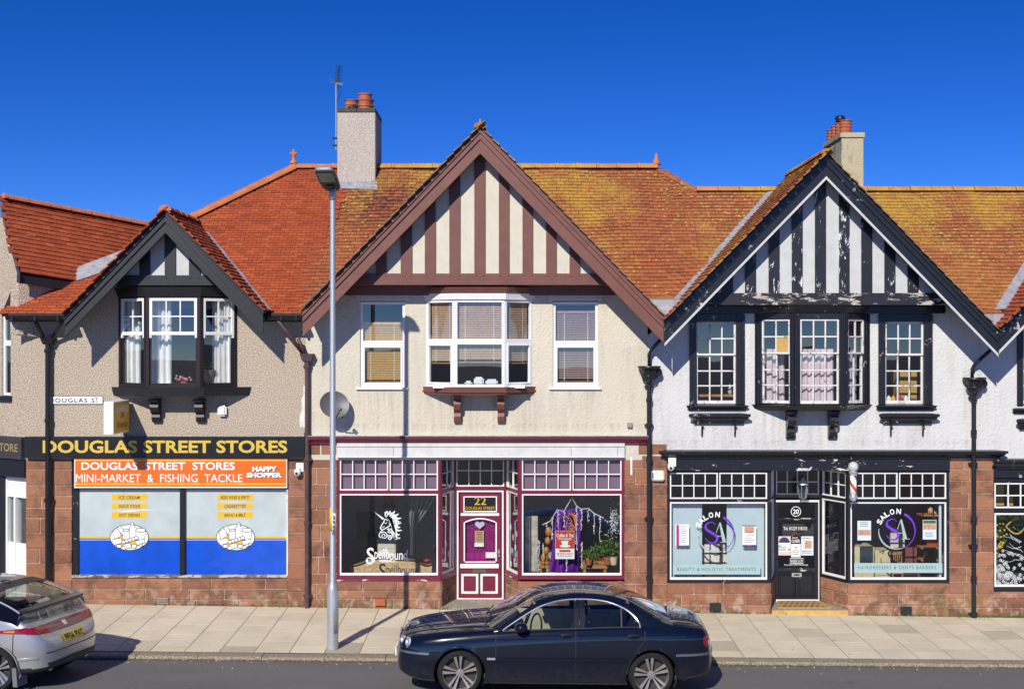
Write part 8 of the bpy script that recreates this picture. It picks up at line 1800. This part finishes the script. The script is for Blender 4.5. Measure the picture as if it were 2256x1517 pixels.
XS2 = frange(-0.88, 2.1, 0.08) + frange(2.1, 3.0, 0.025)[1:] + frange(3.0, 3.365, 0.012)[1:]
grid, faces = civ.loft(XS2, lambda c, j: (0.3 < c.x < 2.86 and j >= J_SH + 1)); civ.bvh(faces)
tg = [f for f in faces if f[1].x > 2.86 and f[1].z > 0.56 and f[1].y < 0.62]
used = set(id(f) for f in tg)
civ.faces_obj([f for f in faces if id(f) not in used and f[1].z > 0.345], 'body', M['silver']); hatch = civ.faces_obj(tg, 'tailgate', M['silver']); civ.faces_obj([f for f in faces if id(f) not in used and f[1].z <= 0.345], 'lower_bumper', M['trim_black']); civ.wells()
civ.wheel(2.62, 0.315, 0.315, 1, M['alloy_silver'], 5, 0.83); civ.wheel(0.0, 0.315, 0.315, 1, M['alloy_silver'], 5, 0.83)
for x in (0, 2.62): civ.wheel(x, 0.315, 0.315, -1, M['alloy_silver'], 5, 0.83, False)
pts = [(2.62 + 0.37 * cos(a), 0.315 + 0.37 * sin(a)) for a in frange(-0.25, pi + 0.15, 0.1)]; civ.strip_y(pts, 0.05, 'arch_lip', plain('dark grey arch trim', (0.07, 0.07, 0.075), 0.5), off=0.016)
civ.part(MB().hexa([(2.93, 0.62, 0.10), (3.0, 0.62, 0.10), (3.0, 0.86, 0.10), (2.93, 0.86, 0.10), (2.91, 0.62, 0.36), (2.98, 0.62, 0.36), (2.98, 0.86, 0.36), (2.91, 0.86, 0.36)]), 'mud_flap', plain('grey mud flap', (0.16, 0.16, 0.165), 0.6), smooth=False)
# cabin of the hatchback: roof running down to a spoiler, split rear glass
RO = smooth_pts([(0.30, 1.0), (0.7, 1.19), (1.1, 1.33), (1.5, 1.385), (1.9, 1.385), (2.25, 1.345), (2.55, 1.28), (2.8, 1.205), (3.0, 1.125), (3.08, 1.09)], 4)
rz = lambda x: interp(RO, x)
def yc(z): return 0.85 - max(0, z - 0.98) * 0.46
def belt2(x): return interp(civ.zs, x) + 0.01
def roofrow(x, k=16): z = rz(x); w = yc(z) - 0.06 * max(0, (x - 2.5)); return [(x - 0.0 + 0.10 * (0 if x < 2.4 else (x - 2.4) / 0.7) * (sin(pi * i / k) - 1) , w * cos(pi * i / k), z + 0.03 * sin(pi * i / k)) for i in range(k + 1)]
mb = MB(); mb.grid([roofrow(x) for x in frange(1.15, 2.30, 0.06)]); civ.part(mb, 'roof', M['silver'])
mb = MB(); mb.grid([roofrow(x) for x in frange(2.30, 3.0, 0.05)]); civ.part(mb, 'rear_window', M['glass_car'])
mb = MB(); mb.grid([roofrow(x) for x in frange(2.20, 2.42, 0.05)]); 
for v in mb.b.verts: v.co.z += 0.004
civ.part(mb, 'rear_window_band', M['ink'])
sp = MB(); k = 16; sp.grid([[(p[0] + dx, p[1], p[2] + dz) for p in roofrow(2.98)] for dx, dz in ((-0.01, 0.008), (0.06, 0.0), (0.115, -0.012), (0.115, -0.04), (0.05, -0.045))]); civ.part(sp, 'spoiler', plain('grey black spoiler', (0.03, 0.03, 0.034), 0.3), hatch)
# lower rear glass
mb = MB(); top_ = roofrow(3.0); mb.grid([[(p[0] + 0.02 + (0.09) * t, p[1] * (1 + 0.02 * t), p[2] - 0.03 + (1.0 - p[2] + 0.0 * t) * t) for p in top_] for t in (0, 0.35, 0.7, 1.0)]); civ.part(mb, 'lower_rear_window', M['glass_car'], hatch)
for sg in (1, -1):
    mb = MB(); mb.grid([[(x, sg * yc(z), z) for z in (belt2(x) - 0.03, belt2(x) * 0.5 + rz(x) * 0.5, rz(x) - 0.0)] for x in frange(2.10, 2.98, 0.06)]); civ.part(mb, 'rear_pillar', M['silver'] if sg < 0 else M['silver'])
    mb = MB(); mb.grid([[(x, sg * (yc(z) + 0.004), z) for z in (belt2(x) - 0.03 + 0.10 * max(0, (2.72 - x) / 0.65), (1.07 + rz(x)) / 2, rz(x) - 0.02)] for x in frange(2.05, 2.98, 0.06)]); civ.part(mb, 'quarter_panel_dark', plain('gloss black panel', (0.004, 0.004, 0.006), 0.06))
    mb = MB(); mb.grid([[(x, sg * (yc(z) - 0.002), z) for z in (belt2(x), (belt2(x) + rz(x)) / 2, rz(x) - 0.05)] for x in frange(0.55, 2.10, 0.1)]); civ.part(mb, 'side_window', M['glass_car'])
    mb = MB(); mb.grid([[(x, sg * (yc(rz(x)) + 0.004), rz(x) - d) for d in (0.0, 0.05)] for x in frange(0.3, 2.2, 0.1)]); civ.part(mb, 'roof_rail', M['silver'])
mb = MB(); mb.grid([[(x + (-0.2) * sin(pi * i / 14) * (1.15 - x), yc(rz(x)) * cos(pi * i / 14), rz(x) + 0.02 * sin(pi * i / 14)) for i in range(15)] for x in frange(0.32, 1.17, 0.1)]); civ.part(mb, 'windscreen', M['glass_screen'])
civ.part(MB().ball((2.2, 0, 1.395), 0.09, 0.03, 0.035, 10, 6), 'roof_aerial', M['trim_black'])
civ.part(MB().box(0.3, 3.0, -0.74, 0.74, 0.25, 0.3), 'floor_pan', M['leather_dark'], smooth=False); civ.part(MB().box(2.2, 2.4, -0.6, 0.6, 0.4, 1.08).bevel(0.04, 2), 'rear_seat', M['leather_dark']); civ.part(MB().box(2.4, 2.95, -0.7, 0.7, 0.9, 0.95), 'parcel_shelf', M['leather_dark'], smooth=False)
# tail lamps: a band across the tail, amber and red lenses at the near end
zl0, zl1 = 0.80, 0.905
for sg in (1, -1):
    civ.patch_x([(sg * 0.42, zl1), (sg * 0.79, zl1 + 0.005)], [(sg * 0.42, zl0), (sg * 0.79, zl0 + 0.025)], 14, 4, 'tail_light', M['lens_red'], off=0.012)
    rows = [[civ.hit_y(x, 0.835 + 0.085 * j / 4 * (0.25 + 0.75 * (x - 2.62) / 0.45) + 0.02 * (3.07 - x), 0.010, sg) for j in range(5)] for x in frange(2.62, 3.10, 0.04)]
    mb = MB(); mb.grid(rows); tl = civ.part(mb, 'tail_light', M['lens_red']); mb = MB(); mb.grid([[p + Vector((0, sg * 0.004, 0)) for p in r[1:4]] for r in rows[4:9]]); civ.part(mb, 'indicator', M['lens_amber'], tl)
civ.patch_x([(-0.42, zl1), (0.0, zl1 + 0.01), (0.42, zl1)], [(-0.42, zl0), (0.0, zl0 - 0.005), (0.42, zl0)], 16, 4, 'lamp_panel', M['lens_smoke'], hatch, off=0.012)
bd = civ.part(MB().box(3.20, 3.205, -0.05, 0.05, 0.83, 0.88), 'tail_badge', M['chrome'], hatch, smooth=False) if False else None
civ.patch_x([(-0.05, 0.885), (0.05, 0.885)], [(-0.04, 0.825), (0.04, 0.825)], 4, 2, 'tail_badge', M['chrome'], hatch, off=0.02)
pl = civ.patch_x([(-0.26, 0.745), (0.26, 0.745)], [(-0.26, 0.635), (0.26, 0.635)], 6, 2, 'number_plate', M['plate_yellow'], hatch, off=0.02)
# plate lettering
cu = text(hatch, 'PF56 PXC', Frame(0, 0), -0.23, 0.23, 0.65, 0.73, 0, M['ink'], bold=0.02, name='plate_lettering')
for v in cu.data.vertices:
    yy, zz_ = -v.co.x, v.co.z; p = civ.hit_x(yy * -1.0 * -1.0, zz_, 0.026); v.co = civ.w((p.x, yy, zz_))
civ.strip_y([(x, 0.47 + 0.06 * (x - 2.95)) for x in frange(2.98, 3.24, 0.03)], 0.03, 'bumper_crease', M['silver'], off=0.012)
civ.patch_x([(-0.6, 0.40), (0, 0.42), (0.6, 0.40)], [(-0.58, 0.345), (0, 0.34), (0.58, 0.345)], 14, 3, 'diffuser', M['trim_black'], off=0.008)
for sg in (1, -1): civ.part(MB().lathe([(0.05, 0.0), (0.055, 0.04), (0.04, 0.04), (0.035, -0.02)], (3.22, sg * 0.45, 0.31), 12, 'X'), 'exhaust_tip', M['chrome'])
p = civ.hit_y(2.47, 0.86, 0.0); civ.part(MB().lathe([(0.0, p.y + 0.004), (0.085, p.y + 0.006), (0.098, p.y + 0.012), (0.105, p.y - 0.004)], (2.47, 0, 0.88), 20, 'Y'), 'fuel_cap', M['alloy_silver'])
civ.strip_y([(2.92, z) for z in frange(0.56, 0.83, 0.03)], 0.012, 'seam', M['seam'], off=0.002)
rows = [civ.hit_x(y, 0.545, 0.003) for y in frange(-0.62, 0.62, 0.06)]; civ.tube(rows, 0.006, 'seam', M['seam'])
